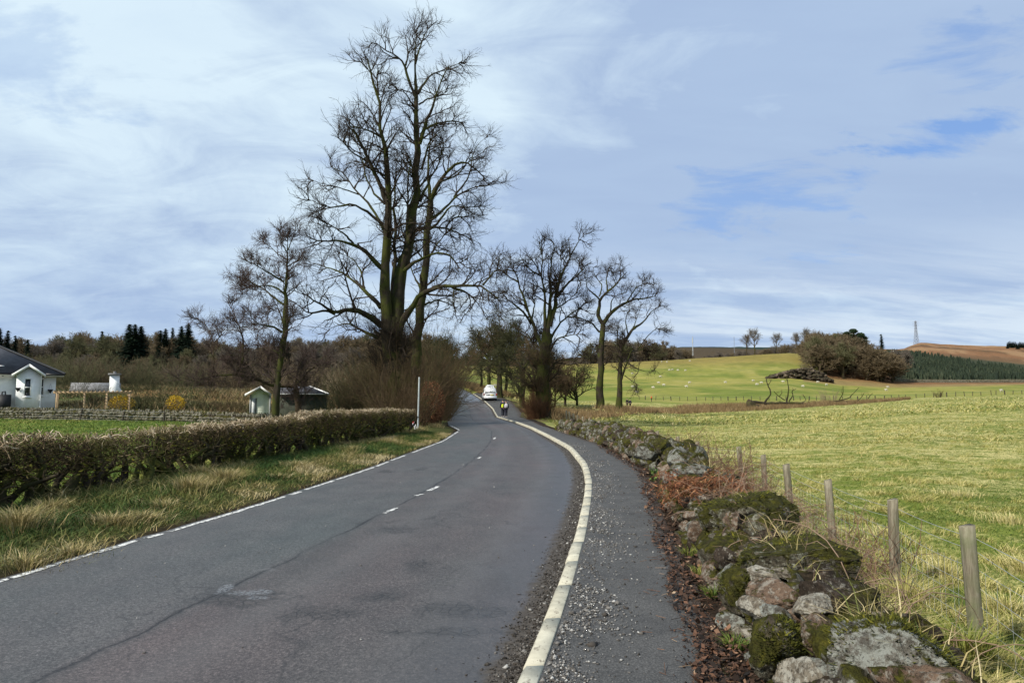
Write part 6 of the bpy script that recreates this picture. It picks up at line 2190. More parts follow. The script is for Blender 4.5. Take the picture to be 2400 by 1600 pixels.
# young conifer plantation, one mass
g = G()
n = 3600
u = rng.uniform(2078, 2440, n)
Y = 340 + 560 * rng.uniform(0, 1, n) ** 1.1
top_v = np.interp(u, [2078, 2110, 2200, 2300, 2440], [826, 824, 838, 855, 873])
x = (u - 1200) / F * Y
z = height(x, Y)
v_here = HORIZON - (z - CAM_Z) * F / Y
kp = (v_here > top_v) & ((u > 2125) | (Y > 380))
u, x, Y, z = u[kp], x[kp], Y[kp], z[kp]
n = len(x)
H = rng.uniform(2.0, 5.2, n) * (.55 + .95 * fbm(x * .03, Y * .03, 2))
for sd in range(5):
    a = rng.uniform(0, 6.28, n)
    for lev, wd in ((0, .36), (.28, .28), (.55, .17)):
        B = np.stack((x + rng.normal(0, .1, n), Y + rng.normal(0, .1, n), z + H * lev), 1)
        g.add(*blades(B, H * (1 - lev) * rng.uniform(.7, 1, n), np.stack((np.cos(a), np.sin(a)), 1) * .3, H * wd, np.clip(rng.normal(.30, .2, n) + .6 * (fbm(x * .02 + 4, Y * .02) - .3), 0, 1), 1))
tag(g.build('plantation', MAT['young_fir']), 'young dark conifer plantation on the lower slope of the brown hill', 'plantation', kind='stuff')
# dark wood on the right hand edge of the brown hill
for u in np.arange(2366, 2450, 3.2):
    p = on(u, 1150 + rng.uniform(-40, 40))
    vt = np.interp(u, [2368, 2385, 2450], [810, 812, 818])
    Hn = max(10, px(u, vt, p[1])[2] - p[2])
    place(firs[0], USED, p, rng.uniform(0, 6), Hn / 14, 'dark conifer in the block at the right end of the brown hilltop', 'dark conifers at the right end of the brown hill')

# ------------------------------------------------------------------ buildings on the left
m = M('white roughcast')
n = m.noise(1.2, 6, .65)
c = m.ramp(n, [(.25, (.66, .67, .66)), (.6, (.86, .87, .86))])
stn = m.ramp(m.noise(2.2, 5, .65, (1, 1, .25), off=(3, 3, 1)), [(.62, 0.0), (.78, .5)])
c = m.mix(stn, c, (.36, .37, .26))
MAT['white'] = m.done(c, .85, m.noise(30, 4, .7), .4, .02, .2)
m = M('slate')
n = m.noise(1.5, 5, .6)
row = m.node('ShaderNodeTexWave', wave_type='BANDS', bands_direction='Z')
row.inputs['Scale'].default_value = 3.2
row.inputs['Distortion'].default_value = 1.5
row.inputs['Detail Scale'].default_value = 4
m.put(row.inputs['Vector'], m.pos())
c = m.ramp(n, [(.3, (.062, .064, .074)), (.7, (.12, .122, .135))])
c = m.mix(m.math('MULTIPLY', row.outputs[0], .25), c, (.04, .04, .046))
MAT['slate'] = m.done(c, .8, row.outputs[0], .3, .02, .2)
MAT['grey_roof'] = plain('weathered grey roof', (.20, .195, .19), .8, .3, 2)
MAT['trim'] = plain('white painted trim', (.78, .78, .76), .45, .06, 4)
MAT['gutter'] = plain('black gutter', (.02, .02, .022), .4, .2)
m = M('window glass')
MAT['glass'] = m.done((.02, .024, .03), .08, spec=.6)
MAT['sage'] = plain('sage green boards', (.78, .82, .64), .7, .1, 3)
MAT['grey_door'] = plain('pale grey door', (.62, .64, .62), .6, .1, 3)
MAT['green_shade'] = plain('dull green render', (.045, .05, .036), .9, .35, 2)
MAT['timber'] = plain('new pergola timber', (.42, .29, .17), .8, .25, 5)
MAT['black'] = plain('black', (.015, .015, .017), .6, .3)
MAT['plank'] = plain('grey planks', (.33, .34, .33), .7, .2, 4)


def box_obj(name, lo, hi, mat, parent, bevel=False):
    g = G()
    g.box(lo, hi)
    return g.build(name, mat, parent)


def window(parent, x0, x1, z0, z1, y, bars=(.5,), frame=.06, sill=True, mat='trim'):
    """window set in a wall that faces local -y at depth y"""
    g = G()
    g.box((x0, y - .03, z0), (x0 + frame, y + .03, z1))
    g.box((x1 - frame, y - .03, z0), (x1, y + .03, z1))
    g.box((x0 + frame, y - .03, z0), (x1 - frame, y + .03, z0 + frame))
    g.box((x0 + frame, y - .03, z1 - frame), (x1 - frame, y + .03, z1))
    for b in bars:
        zb = z0 + (z1 - z0) * b
        g.box((x0 + frame, y - .028, zb - .03), (x1 - frame, y + .028, zb + .03))
    w = g.build('window', MAT[mat], parent)
    g = G()
    g.box((x0 + frame, y - .012, z0 + frame), (x1 - frame, y + .01, z1 - frame))
    g.build('pane', MAT['glass'], w)
    if sill:
        g = G()
        g.box((x0 - .06, y - .12, z0 - .10), (x1 + .06, y - .001, z0 - .02))
        g.build('sill', MAT['white'], w)
    return w


def frame_at(u, Y, turn=0.0):
    """base point and facing angle so that local -y looks to the camera"""
    p = on(u, Y)
    return p, math.atan2(-p[0], p[1]) + turn


# white bungalow: right front corner of the main wall at u=131
p, a = frame_at(131, 57, .06)
ppm = F / 57 / math.cos(math.atan2(-p[0], p[1]))        # photo pixels per metre across the view
zb = zv(57, 950)
p[2] = zb
house = local('bungalow', 'white rendered bungalow with a grey slate roof and small gabled bay at the left edge', 'house', p, a)
S = lambda u: (u - 131) / ppm
Z = lambda v: zv(57, v) - zb
we = Z(877)
box_obj('wall', (S(131) - 12, 0, -.6), (S(131), 7, we), MAT['white'], house)
b0, b1 = S(40), S(93.5)
pk = Z(861)
g = G()
g.prism([(b0, -.6), (b1, -.6), (b1, we - .02), ((b0 + b1) / 2, pk - .05), (b0, we - .02)], -.85, .3)
g.build('bay', MAT['white'], house)
# hipped roof with eaves
ov = .55
x0, x1, y0, y1 = S(131) - 12 - ov, S(131) + ov, -ov, 7 + ov
rz_ = we + 2.75
g = G()
V = [(x0, y0, we), (x1, y0, we), (x1, y1, we), (x0, y1, we), (x0 + 4.2, 3.5, rz_), (x1 - 5.4, 3.5, rz_)]
g.add(V, [[(0, 1, 5, 4), (2, 3, 4, 5)], [(1, 2, 5), (3, 0, 4)], [(0, 3, 2, 1)]])
roof = g.build('roof', MAT['slate'], house)
g = G()
g.tube([(x1, y0, we + .03), (x1 - 5.4, 3.5, rz_ + .03)], .09, 6)
g.tube([(x0 + 4.2, 3.5, rz_ + .03), (x1 - 5.4, 3.5, rz_ + .03)], .09, 6)
g.build('ridge', MAT['gutter'], roof)
g = G()
g.box((x0, y0 - .11, we - .10), (b0 - .35, y0 - .005, we + .03))
g.box((b1 + .35, y0 - .11, we - .10), (x1, y0 - .005, we + .03))
g.build('gutter', MAT['gutter'], roof)
g = G()
g.box((x0 + .3, y0 + .02, we - .2), (x1 - .06, 0, we - .105))
g.build('fascia', MAT['trim'], roof)
# gabled roof of the bay with white barge boards
g = G()
xm = (b0 + b1) / 2
for s_, xe in ((-1, b0 - .28), (1, b1 + .28)):
    ze = we - .12
    g.add([(xe, -1.15, ze), (xm, -1.15, pk + .14), (xm, 1.6, pk + .14), (xe, 1.6, ze), (xe, -1.15, ze - .06), (xm, -1.15, pk + .08), (xm, 1.6, pk + .08), (xe, 1.6, ze - .06)],
          [[(0, 1, 2, 3), (4, 7, 6, 5), (0, 4, 5, 1), (1, 5, 6, 2), (2, 6, 7, 3), (3, 7, 4, 0)]])
g.build('bay_roof', MAT['slate'], house)
g = G()
for xe in (b0 - .32, b1 + .32):
    ze = we - .16
    g.add([(xe, -1.21, ze - .13), (xm, -1.21, pk - .02), (xm, -1.21, pk + .19), (xe, -1.21, ze + .08), (xe, -1.155, ze - .13), (xm, -1.155, pk - .02), (xm, -1.155, pk + .19), (xe, -1.155, ze + .08)],
          [[(0, 1, 2, 3), (4, 7, 6, 5), (0, 4, 5, 1), (1, 5, 6, 2), (2, 6, 7, 3), (3, 7, 4, 0)]])
g.build('barge_board', MAT['trim'], house)
window(house, S(57.5), S(73.5), Z(929), Z(888), -.86)
window(house, S(96), S(103.5), Z(926), Z(888), -.01)
for (u, v) in ((10, 881), (22, 879), (99, 882)):
    g = G()
    g.tube([(S(u), -.02, Z(v)), (S(u), -.22, Z(v) + .02)], .03, 5)
    g.tube([(S(u), -.2, Z(v) + .06), (S(u), -.25, Z(v) - .09)], [.09, .06], 6)
    g.build('floodlight', MAT['black'], house)
g = G()
g.tube([(S(93.5) + .05, -.90, -.2), (S(93.5) + .05, -.90, we - .1)], .035, 6)
g.build('downpipe', MAT['trim'], house)
# skylight
g = G()
g.box((S(2), .25, we + .55), (S(12), .33, we + .62))
sk = g.build('skylight', MAT['trim'], house)
sk.rotation_euler = (0, 0, 0)
for (u, v, lab) in ((44, 914, 'dark cone shaped plant basket on the wall beside the bay window'), (118.5, 917, 'dark cone shaped plant basket on the wall at the right corner of the bungalow')):
    q_ = Vector((S(u), -.2 if u > 90 else -1.05, Z(v)))
    wpos = house.matrix_basis @ q_ if False else Matrix.Translation(p) @ Matrix.Rotation(a, 4, 'Z') @ q_
    hb = local('hanging_basket', lab, 'hanging basket', wpos, a)
    g = G()
    g.tube([(0, 0, .16), (0, 0, .12), (0, 0, 0), (0, 0, -.15)], [.17, .2, .12, .02], 9)
    g.build('basket', MAT['black'], hb)
    g = G()
    for dx in (-.12, .12):
        g.tube([(dx, 0, .14), (0, .05, .62)], .006, 3)
    g.build('chain', MAT['black'], hb)
q_ = Matrix.Translation(p) @ Matrix.Rotation(a, 4, 'Z') @ Vector((S(16), -.9, 0))
sto = local('storage_bin', 'black square garden bin standing against the bungalow wall at the far left', 'bin', q_, a)
box_obj('body', (-.42, -.3, -.5), (.42, .3, Z(925)), MAT['black'], sto)
g = G()
g.tube([(-.18, 0, Z(925) - .02), (-.15, 0, Z(925) + .2), (.02, 0, Z(925) + .24), (.05, 0, Z(925) - .02)], .06, 6)
g.build('handle', MAT['black'], sto)

# cottage with the big white chimney
p, a = frame_at(245, 84)
p[2] = zb = zv(84, 950)
ppm = F / 84 / math.cos(math.atan2(-p[0], p[1]))
S = lambda u: (u - 245) / ppm
Z = lambda v: zv(84, v) - zb
cot = local('cottage', 'low white cottage with a grey roof and a broad white chimney, behind the pergola', 'house', p, a)
box_obj('wall', (S(172), 0, -1), (S(292), 5, Z(921)), MAT['white'], cot)
g = G()
g.prism([(-.4, Z(921)), (5.4, Z(921)), (2.5, Z(896))], S(172) - .3, S(284))
for i, V in enumerate(g.V):
    g.V[i] = np.stack((V[:, 1], V[:, 0], V[:, 2]), 1)
g.Fs = [f[:, ::-1] for f in g.Fs]
g.build('roof', MAT['grey_roof'], cot)
g = G()
g.prism([(S(253), Z(930)), (S(290), Z(930)), (S(287), Z(916)), (S(280), Z(907)), (S(280), Z(877)), (S(256.5), Z(877)), (S(256.5), Z(916))], -.6, .9)
ch = g.build('chimney', MAT['white'], cot)
g = G()
g.box((S(252), -.8, Z(878.5)), (S(283.5), 1.1, Z(875)))
g.tube([(S(268), .1, Z(876)), (S(268), .1, Z(870))], .16, 8)
g.build('chimney_cap', MAT['grey_roof'], ch)

# pergola
p, a = frame_at(219, 53)
p[2] = zb = zg(p[0], p[1])
ppm = F / 53 / math.cos(math.atan2(-p[0], p[1]))
S = lambda u: (u - 219) / ppm
Z = lambda v: zv(53, v) - zb
per = local('pergola', 'open timber pergola with a ribbed flat top between bungalow and yellow bush', 'pergola', p, a)
for u, v in ((136.5, 918), (199.5, 918), (252.5, 919), (307, 921)):
    for y in (0, 2.2):
        g = G()
        g.box((S(u) - .055, y - .055, -.4), (S(u) + .055, y + .055, Z(v)))
        g.build('post', MAT['timber'], per)
for y in (0, 2.2):
    box_obj('beam', (S(128), y - .05, Z(922.5)), (S(312), y + .05, Z(917.5)), MAT['timber'], per)
for k in range(18):
    x = S(131) + (S(309) - S(131)) * k / 17
    box_obj('rafter', (x - .03, -.35, Z(917.4)), (x + .03, 2.6, Z(915.2)), MAT['timber'], per)

# yellow bushes and garden shrubs
for (u, v0, v1, Y, lab) in [(284, 926, 962, 56, 'yellow flowering bush under the right end of the pergola'), (410, 926, 962, 58, 'yellow flowering bush standing alone right of the pergola')]:
    b_ = px(u, v1, Y)
    hh = px(u, v0, Y)[2] - b_[2]
    root = local('forsythia_bush', lab, 'bush', b_)
    W = 1.0 if u < 300 else .75
    shoots(root, (0, 0, 0), 60, hh, W * .7, .012, MAT['twig_pale'], 'stems', tilt=.4, L1=(.2, .5))
    volume_leaves(root, 'blossom', (0, 0, hh * .5), (W, .8, hh * .55), 1500, .05, MAT['forsythia'], .5)
for (u, Y, H, W, mt, lab) in [(348, 57, 3.1, .9, 'twig_olive', 'fan shaped olive shrub between the two yellow bushes'), (232, 66, 2.2, .6, 'bark_dark', 'dark bare shrub seen through the pergola'), (160, 78, 5.0, 1.6, 'twig_olive', 'green shrub right of the bungalow roof corner'), (335, 88, 3.4, 1.4, 'twig_olive', 'grey green shrub right of the white chimney'),
                             (480, 62, 1.6, 1.6, 'twig_olive', 'low scrub on the brown slope left of the shed'), (520, 60, 1.5, 1.5, 'twig_brown', 'low brown scrub just left of the shed'), (545, 55, 2.0, 1.0, 'twig_brown', 'brown shrub touching the left side of the shed'), (450, 66, 1.2, 1.3, 'twig_olive', 'dark low scrub below the brown slope')]:
    auto_shrub('garden_shrub', lab, 'shrub', H, W, MAT[mt], 80, .014, 6, tuple(on(u, Y)), group='garden shrubs behind the left wall')

# garden shed
p, a = frame_at(611, 45, .02)
p[2] = zb = zv(45, 972)
ppm = F / 45 / math.cos(math.atan2(-p[0], p[1]))
S = lambda u: (u - 611) / ppm
Z = lambda v: zv(45, v) - zb
shed = local('garden_shed', 'small pale green weatherboard shed with white barge boards and grey door', 'shed', p, a)
x0, x1 = S(588), S(634)
g = G()
nb = 13
for k in range(nb):
    z0, z1 = -.5 + k * (Z(924) + .5) / nb, -.5 + (k + 1) * (Z(924) + .5) / nb
    g.add([(x0, -.02, z0), (x1, -.02, z0), (x1, 0, z1), (x0, 0, z1), (x0, 1.5, z0), (x1 + .0, 1.5, z0), (x1, 1.5, z1), (x0, 1.5, z1)], [[(0, 1, 2, 3), (1, 5, 6, 2), (4, 0, 3, 7), (5, 4, 7, 6)]])
g.prism([(x0, Z(924)), (x1, Z(924)), (S(611), Z(909))], 0, 1.5)
g.build('wall', MAT['sage'], shed)
for xe, xs in ((x0 - .34, -1), (x1 + .06, 1)):
    g = G()
    xm = S(611)
    ze = Z(924.5)
    g.add([(xe, -.28, ze), (xm, -.28, Z(906)), (xm, 1.7, Z(906)), (xe, 1.7, ze), (xe, -.28, ze - .05), (xm, -.28, Z(906) - .05), (xm, 1.7, Z(906) - .05), (xe, 1.7, ze - .05)],
          [[(0, 1, 2, 3), (4, 7, 6, 5), (0, 4, 5, 1), (1, 5, 6, 2), (2, 6, 7, 3), (3, 7, 4, 0)]])
    g.build('roof', MAT['grey_roof'], shed)
    g = G()
    g.add([(xe, -.33, ze - .11), (xm, -.33, Z(906) - .10), (xm, -.33, Z(906) + .05), (xe, -.33, ze + .04), (xe, -.285, ze - .11), (xm, -.285, Z(906) - .10), (xm, -.285, Z(906) + .05), (xe, -.285, ze + .04)],
          [[(0, 1, 2, 3), (4, 7, 6, 5), (0, 4, 5, 1), (1, 5, 6, 2), (2, 6, 7, 3), (3, 7, 4, 0)]])
    g.build('barge_board', MAT['trim'], shed)
d_ = box_obj('door', (S(591), -.05, -.4), (S(600), -.022, Z(933)), MAT['grey_door'], shed)
box_obj('door_gap', (S(600.2), -.045, -.4), (S(602.2), -.021, Z(933)), MAT['black'], shed)
for x in (x0, x1):
    box_obj('corner_post', (x - .04, -.07, -.5), (x + .04, -.021, Z(925)), MAT['plank'], shed)

# long dark outbuilding
p, a = frame_at(712, 50, .05)
p[2] = zb = zv(50, 968)
ppm = F / 50 / math.cos(math.atan2(-p[0], p[1]))
S = lambda u: (u - 712) / ppm
Z = lambda v: zv(50, v) - zb
ob = local('outbuilding', 'long dull green outbuilding with dark slate roof behind twigs, right of the shed', 'outbuilding', p, a)
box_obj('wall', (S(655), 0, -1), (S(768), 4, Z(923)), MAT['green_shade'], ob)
g = G()
V = [(S(650), -.3, Z(923)), (S(772), -.3, Z(923)), (S(772), 4.3, Z(923)), (S(650), 4.3, Z(923)), (S(655), 2, Z(904)), (S(729), 2, Z(904))]
g.add(V, [[(0, 1, 5, 4), (2, 3, 4, 5), (0, 3, 2, 1)], [(1, 2, 5), (3, 0, 4)]])
rf = g.build('roof', MAT['slate'], ob)
g = G()
g.tube([(S(729), 1.98, Z(904) + .03), (S(770), -.28, Z(923) + .03)], .05, 5)
g.build('hip_flashing', MAT['trim'], rf)
g = G()
g.box((S(650), -.36, Z(924.5)), (S(772), -.305, Z(922)))
g.build('fascia', MAT['plank'], rf)

# distant white houses among the trees
for (u, v0, v1, Y, w, lab, ww) in [(632, 874, 894, 165, 24, 'tall white house with a chimney seen through the straight bare tree', 1), (722, 872, 894, 168, 13, 'white gable end just visible above the dark outbuilding', 0), (548, 824, 832, 235, 16, 'far white house among the trees on the skyline', 0)]:
    p, a = frame_at(u, Y, .15)
    p[2] = zb = zv(Y, v1 + 6)
    ppm = F / Y / math.cos(math.atan2(-p[0], p[1]))
    S = lambda uu: (uu - u) / ppm
    Z = lambda v: zv(Y, v) - zb
    fh = local('white_house', lab, 'house', p, a)
    g = G()
    g.prism([(S(u - w / 2), -1), (S(u + w / 2), -1), (S(u + w / 2), Z(v0 + 5)), (S(u), Z(v0 - 3)), (S(u - w / 2), Z(v0 + 5))], 0, 6)
    g.build('wall', MAT['white'], fh)
    g = G()
    for xe in (S(u - w / 2 - 1.5), S(u + w / 2 + 1.5)):
        ze = Z(v0 + 6.5)
        zt = Z(v0 - 3.6)
        g.add([(xe, -.4, ze), (S(u), -.4, zt), (S(u), 6.4, zt), (xe, 6.4, ze), (xe, -.4, ze - .2), (S(u), -.4, zt - .2), (S(u), 6.4, zt - .2), (xe, 6.4, ze - .2)], [[(0, 1, 2, 3), (4, 7, 6, 5), (0, 4, 5, 1), (1, 5, 6, 2), (2, 6, 7, 3), (3, 7, 4, 0)]])
    rf = g.build('roof', MAT['slate'], fh)
    if ww:
        g = G()
        g.box((S(u - 8), 1, Z(v0)), (S(u - 5), 2.2, Z(v0 - 8)))
        g.build('chimney', MAT['white'], rf)
        for uu in (u - 6, u + 1, u + 6):
            window(fh, S(uu - 2), S(uu + 2), Z(886), Z(878), -.01, frame=.12, sill=False)

# ------------------------------------------------------------------ garden wall and its leaning posts
MAT['wall_far'] = stone_mat('old wall stone', (.085, .078, .055), (.20, .185, .14), (.34, .34, .27), .3, .62)
gw = thing('garden_wall', 'old mossy drystone wall with upright cope stones in front of the bungalow and shed', 'wall', on(300, 47))
g = G()
pu = np.array([-70, 0, 200, 400, 600, 660])
pY = np.array([51.5, 50.5, 48.5, 46.5, 43.5, 42.5])
pt = np.array([954, 955, 957.5, 962, 969, 971])
pb = np.array([982, 983, 986, 991, 998, 1000])
cg = G()
core = []
for u in np.arange(-70, 660, 3.6):
    Y = float(np.interp(u, pu, pY))
    t_, b_ = px(u, np.interp(u, pu, pt), Y), px(u, np.interp(u, pu, pb), Y)
    zb_ = min(b_[2], zg(b_[0], Y)) - .1
    core.append((t_[0], Y, zb_, t_[2] - .2))
    for lev in np.arange(zb_, t_[2] - .2, .17):
        s_ = rng.uniform(.08, .15)
        V, f = stone((t_[0] + rng.normal(0, .05), Y - .2 + rng.normal(0, .03), lev), (s_ * 1.25, .14, s_ * .75), rng.uniform(-.3, .3), 0, False, 5)
        g.add(V, f, rng.uniform())
    s_ = rng.uniform(.11, .17)
    V, f = stone((t_[0], Y, t_[2] - .12), (s_ * .5, .22, s_ * 1.05), .5, rng.uniform(-.35, .35), False, 5)
    cg.add(V, f, rng.uniform())
g.build('rubble', MAT['wall_far'], gw)
cg.build('cope', MAT['wall_far'], gw)
c_ = np.array(core)
g = G()
k = len(c_)
V = np.concatenate([np.stack((c_[:, 0], c_[:, 1] + dy, c_[:, j]), 1) for dy, j in ((-.18, 2), (-.18, 3), (.2, 3), (.2, 2))])
i = np.arange(k - 1)
for s_ in range(3):
    g.add(V, np.stack((i + s_ * k, i + 1 + s_ * k, i + 1 + (s_ + 1) * k, i + (s_ + 1) * k), 1)) if s_ == 0 else g.Fs.append(np.stack((i + s_ * k, i + 1 + s_ * k, i + 1 + (s_ + 1) * k, i + (s_ + 1) * k), 1))
g.build('core', MAT['earth'], gw)
lf = thing('wire_fence', 'slack wires on three dark leaning posts in front of the garden wall', 'fence', on(288, 44))
pp = []
for (u, v0, v1, lean) in ((58, 966, 990, -3), (189, 955, 992, 9), (288, 960, 996, 9), (384, 963, 1000, 3)):
    Y = float(np.interp(u, pu, pY)) - .9
    b_, t_ = px(u - lean / 2, v1, Y), px(u + lean / 2, v0, Y)
    g = G()
    post(g, b_ - (0, 0, .2), t_[2] - b_[2] + .2, .11, (t_[0] - b_[0], 0))
    g.build('post', MAT['wood_dark'], lf)
    pp.append((b_, t_))
g = G()
for q0, q1 in zip(pp[:-1], pp[1:]):
    for f_ in (.92, .6, .3):
        g.tube([q0[0] + (q0[1] - q0[0]) * f_ - (0, .07, 0), q1[0] + (q1[1] - q1[0]) * f_ - (0, .07, 0)], .006, 3)
g.build('wire', MAT['plank'], lf)

# ------------------------------------------------------------------ grey post and folded road sign on the verge
b_ = hit(980, 1008)
b_ = px(979.5, 1003, b_[1])
b_[2] = zg(b_[0], b_[1])
top_ = px(982.5, 885, b_[1])
g = G()
g.tube([b_ - (0, 0, .2), b_ + (0, 0, .6), top_], [.043, .043, .041], 10)
g.tube([top_, top_ + (0, 0, .03)], [.045, .03], 10)
MAT['galv'] = plain('galvanised post', (.46, .49, .48), .5, .15, 5, .5, .3)
o = g.build('sign_post', MAT['galv'], None, True, org=b_)
tag(o, 'slim bare grey metal post without a sign on the left verge', 'post')
b2 = px(972, 1012, b_[1] - .8)
b2[2] = zg(b2[0], b2[1])
rs = local('road_sign', 'red and white roadworks sign frame lying folded at the foot of the grey post', 'sign', b2, .3)
MAT['red'] = plain('red reflective', (.55, .03, .03), .4, .15)
MAT['signwhite'] = plain('white reflective', (.75, .75, .75), .4, .1)
g = G()
hz = .42
g.add([(-.17, 0, .18), (.0, .06, .18), (-.06, .08, .18 + hz), (-.17, .012, .18), (0, .072, .18), (-.06, .092, .18 + hz)], [[(0, 1, 2), (3, 5, 4)], [(0, 3, 4, 1), (1, 4, 5, 2), (2, 5, 3, 0)]])
g.build('red_panel', MAT['red'], rs)
g = G()
for q0, q1 in (((-.09, .02, .34), (-.17, -.12, 0)), ((-.02, .04, .36), (.13, -.1, 0)), ((-.05, .03, .30), (-.02, -.2, 0)), ((.0, .05, .4), (.09, .1, .02))):
    g.tube([q0, q1], .016, 5)
g.build('leg', MAT['signwhite'], rs)
# slender posts and pole at the far road
for (u, v0, v1, Y, lab) in ((1091, 880, 896, 160, 'pale marker post on the bank where the road disappears'), (1177, 895, 912, 140, 'pale pole just right of the thick trunk by the van'), (1226, 905, 945, 92, 'thin pale pole behind the crooked leaning tree')):
    b_ = px(u, v1, Y)
    t_ = px(u, v0, Y)
    g = G()
    g.tube([b_ - (0, 0, .5), t_], .05, 6)
    tag(g.build('marker_post', MAT['galv'], None, org=b_), lab, 'post')

# ------------------------------------------------------------------ white van
MAT['vanwhite'] = M('van paint').done((.78, .79, .78), .25, spec=.5)
MAT['tyre'] = plain('tyre', (.02, .02, .02), .8, .2)
MAT['lamp_red'] = plain('red lamp glass', (.35, .02, .02), .2, .1)
MAT['plate'] = plain('yellow plate', (.65, .5, .06), .4, .05)
vp = px(1149, 940.5, 98)
vp[2] = zg(vp[0], 98) + .02
vp[2] = g_road(98) + .11
van = local('taxi_van', 'white high roofed people carrier taxi parked on the paved strip under the trees', 'van', vp, .10)
# cross sections from tail to nose: y, half widths and heights
sec = []
prof0 = [(.86, .32), (.93, .55), (.94, .95), (.90, 1.05), (.80, 1.50), (.72, 1.74), (.60, 1.84), (.0, 1.88)]
for (y, wsc, top_z, bot) in ((0, .93, 1.0, 0), (.10, .985, 1.0, 0), (.5, 1, 1.0, 0), (2.3, 1, 1.0, 0), (3.0, .99, .98, 0), (3.5, .975, .74, 0), (3.75, .96, .62, 0), (4.4, .93, .55, 0), (4.6, .82, .47, .06)):
    r_ = []
    for w, z in prof0:
        zz_ = z if z <= 1.05 else 1.05 + (z - 1.05) * max(0, (top_z * 1.88 - 1.05) / .83)
        if top_z * 1.88 < 1.05:
            zz_ = .32 + (min(z, 1.05) - .32) * (top_z * 1.88 - .32) / .73
        r_.append((w * wsc, zz_ + bot * (1 if z < .5 else 0)))
    ring = [(x, y, z) for x, z in r_] + [(-x, y, z) for x, z in r_[-2::-1]]
    sec.append(ring)
g = G()
k = len(sec[0])
g.add(np.array(sec).reshape(-1, 3), [[(i * k + j, i * k + j + 1, (i + 1) * k + j + 1, (i + 1) * k + j) for i in range(len(sec) - 1) for j in range(k - 1)],
                                     [tuple(range(k))[::-1]], [tuple((len(sec) - 1) * k + j for j in range(k))], [(i * k + k - 1, i * k, (i + 1) * k, (i + 1) * k + k - 1) for i in range(len(sec) - 1)]])
g.build('body', MAT['vanwhite'], van)
g = G()   # raised roof
V = []
for y, w, h in ((.12, .60, .0), (.22, .56, .26), (.5, .52, .34), (2.2, .52, .34), (2.7, .56, .2), (3.0, .60, .02)):
    V += [(-w, y, 1.78), (-w * .92, y, 1.80 + h * .7), (-w * .7, y, 1.86 + h), (w * .7, y, 1.86 + h), (w * .92, y, 1.80 + h * .7), (w, y, 1.78)]
g.add(V, [[(i * 6 + j, i * 6 + j + 1, (i + 1) * 6 + j + 1, (i + 1) * 6 + j) for i in range(5) for j in range(5)][::1], [tuple(range(6))[::-1]], [tuple(30 + j for j in range(6))]])
rf = g.build('high_roof', MAT['vanwhite'], van)
for x in (-.33, -.12, .08, .28):  # dark blocks added in place of unreadable marks on the roof, not lamps
    g = G()
    g.box((x - .06, .12, 1.93), (x + .06, .19, 2.04))
    g.build('roof_mark', MAT['gutter'], rf)
g = G()
g.add([(-.72, -.012, 1.09), (.72, -.012, 1.09), (.64, .03, 1.56), (-.64, .03, 1.56)], [[(0, 1, 2, 3)]])
g.build('rear_window', MAT['glass'], van)
for s_ in (-1, 1):
    g = G()
    for y0, y1 in ((.35, 1.4), (1.5, 2.6)):
        g.add([(s_ * .912, y0, 1.08), (s_ * .912, y1, 1.08), (s_ * .815, y1, 1.52), (s_ * .815, y0, 1.52)], [[(0, 1, 2, 3)]])
    g.build('side_window', MAT['glass'], van)
    g = G()
    g.box((s_ * .86 - .07, -.02, .72), (s_ * .86 + .07, .06, 1.02))
    g.build('tail_lamp', MAT['lamp_red'], van)
    g = G()
    g.box((s_ * 1.03 - .08, 3.0, 1.02), (s_ * 1.03 + .08, 3.1, 1.22))
    g.build('mirror', MAT['gutter'], van)
    for y in (.8, 3.75):
        an = np.linspace(0, 2 * np.pi, 20, endpoint=False)
        g = G()
        g.tube([(s_ * .74, y, .31), (s_ * .95, y, .31)], .31, 18)
        V = np.concatenate([np.stack((np.full(20, s_ * .951), y + .31 * np.cos(an), .31 + .31 * np.sin(an)), 1)])
        g.add(V, [[tuple(range(20))]])
        w_ = g.build('wheel', MAT['tyre'], van)
        g = G()
        V = np.stack((np.full(20, s_ * .957), y + .19 * np.cos(an), .31 + .19 * np.sin(an)), 1)
        g.add(V, [[tuple(range(20))]])
        g.build('rim', MAT['galv'], w_)
g = G()
g.box((-.9, -.09, .34), (.9, .02, .60))
g.build('bumper', MAT['vanwhite'], van)
g = G()
g.box((-.55, -.03, .78), (-.05, -.012, .88))
g.build('tailgate_handle', MAT['gutter'], van)
g = G()
g.box((.02, -.035, .76), (.52, -.015, .88))
g.build('number_plate', MAT['plate'], van)
box_obj('underside', (-.8, .1, .18), (.8, 4.3, .33), MAT['black'], van)


# ------------------------------------------------------------------ people
def skin(name, nodes, edges, mat, parent, sub=1, root_i=0):
    me = bpy.data.meshes.new(name)
    me.from_pydata([n[:3] for n in nodes], edges, [])
    o = bpy.data.objects.new(name, me)
    COL.objects.link(o)
    o.parent = parent
    md = o.modifiers.new('skin', 'SKIN')
    md.use_smooth_shade = True
    for i, n in enumerate(nodes):
        sv = me.skin_vertices[0].data[i]
        sv.radius = (n[3], n[4] if len(n) > 4 else n[3])
        sv.use_root = i == root_i
    if sub:
        o.modifiers.new('sub', 'SUBSURF').levels = sub
        o.modifiers['sub'].render_levels = sub
    me.materials.append(mat)
    return o


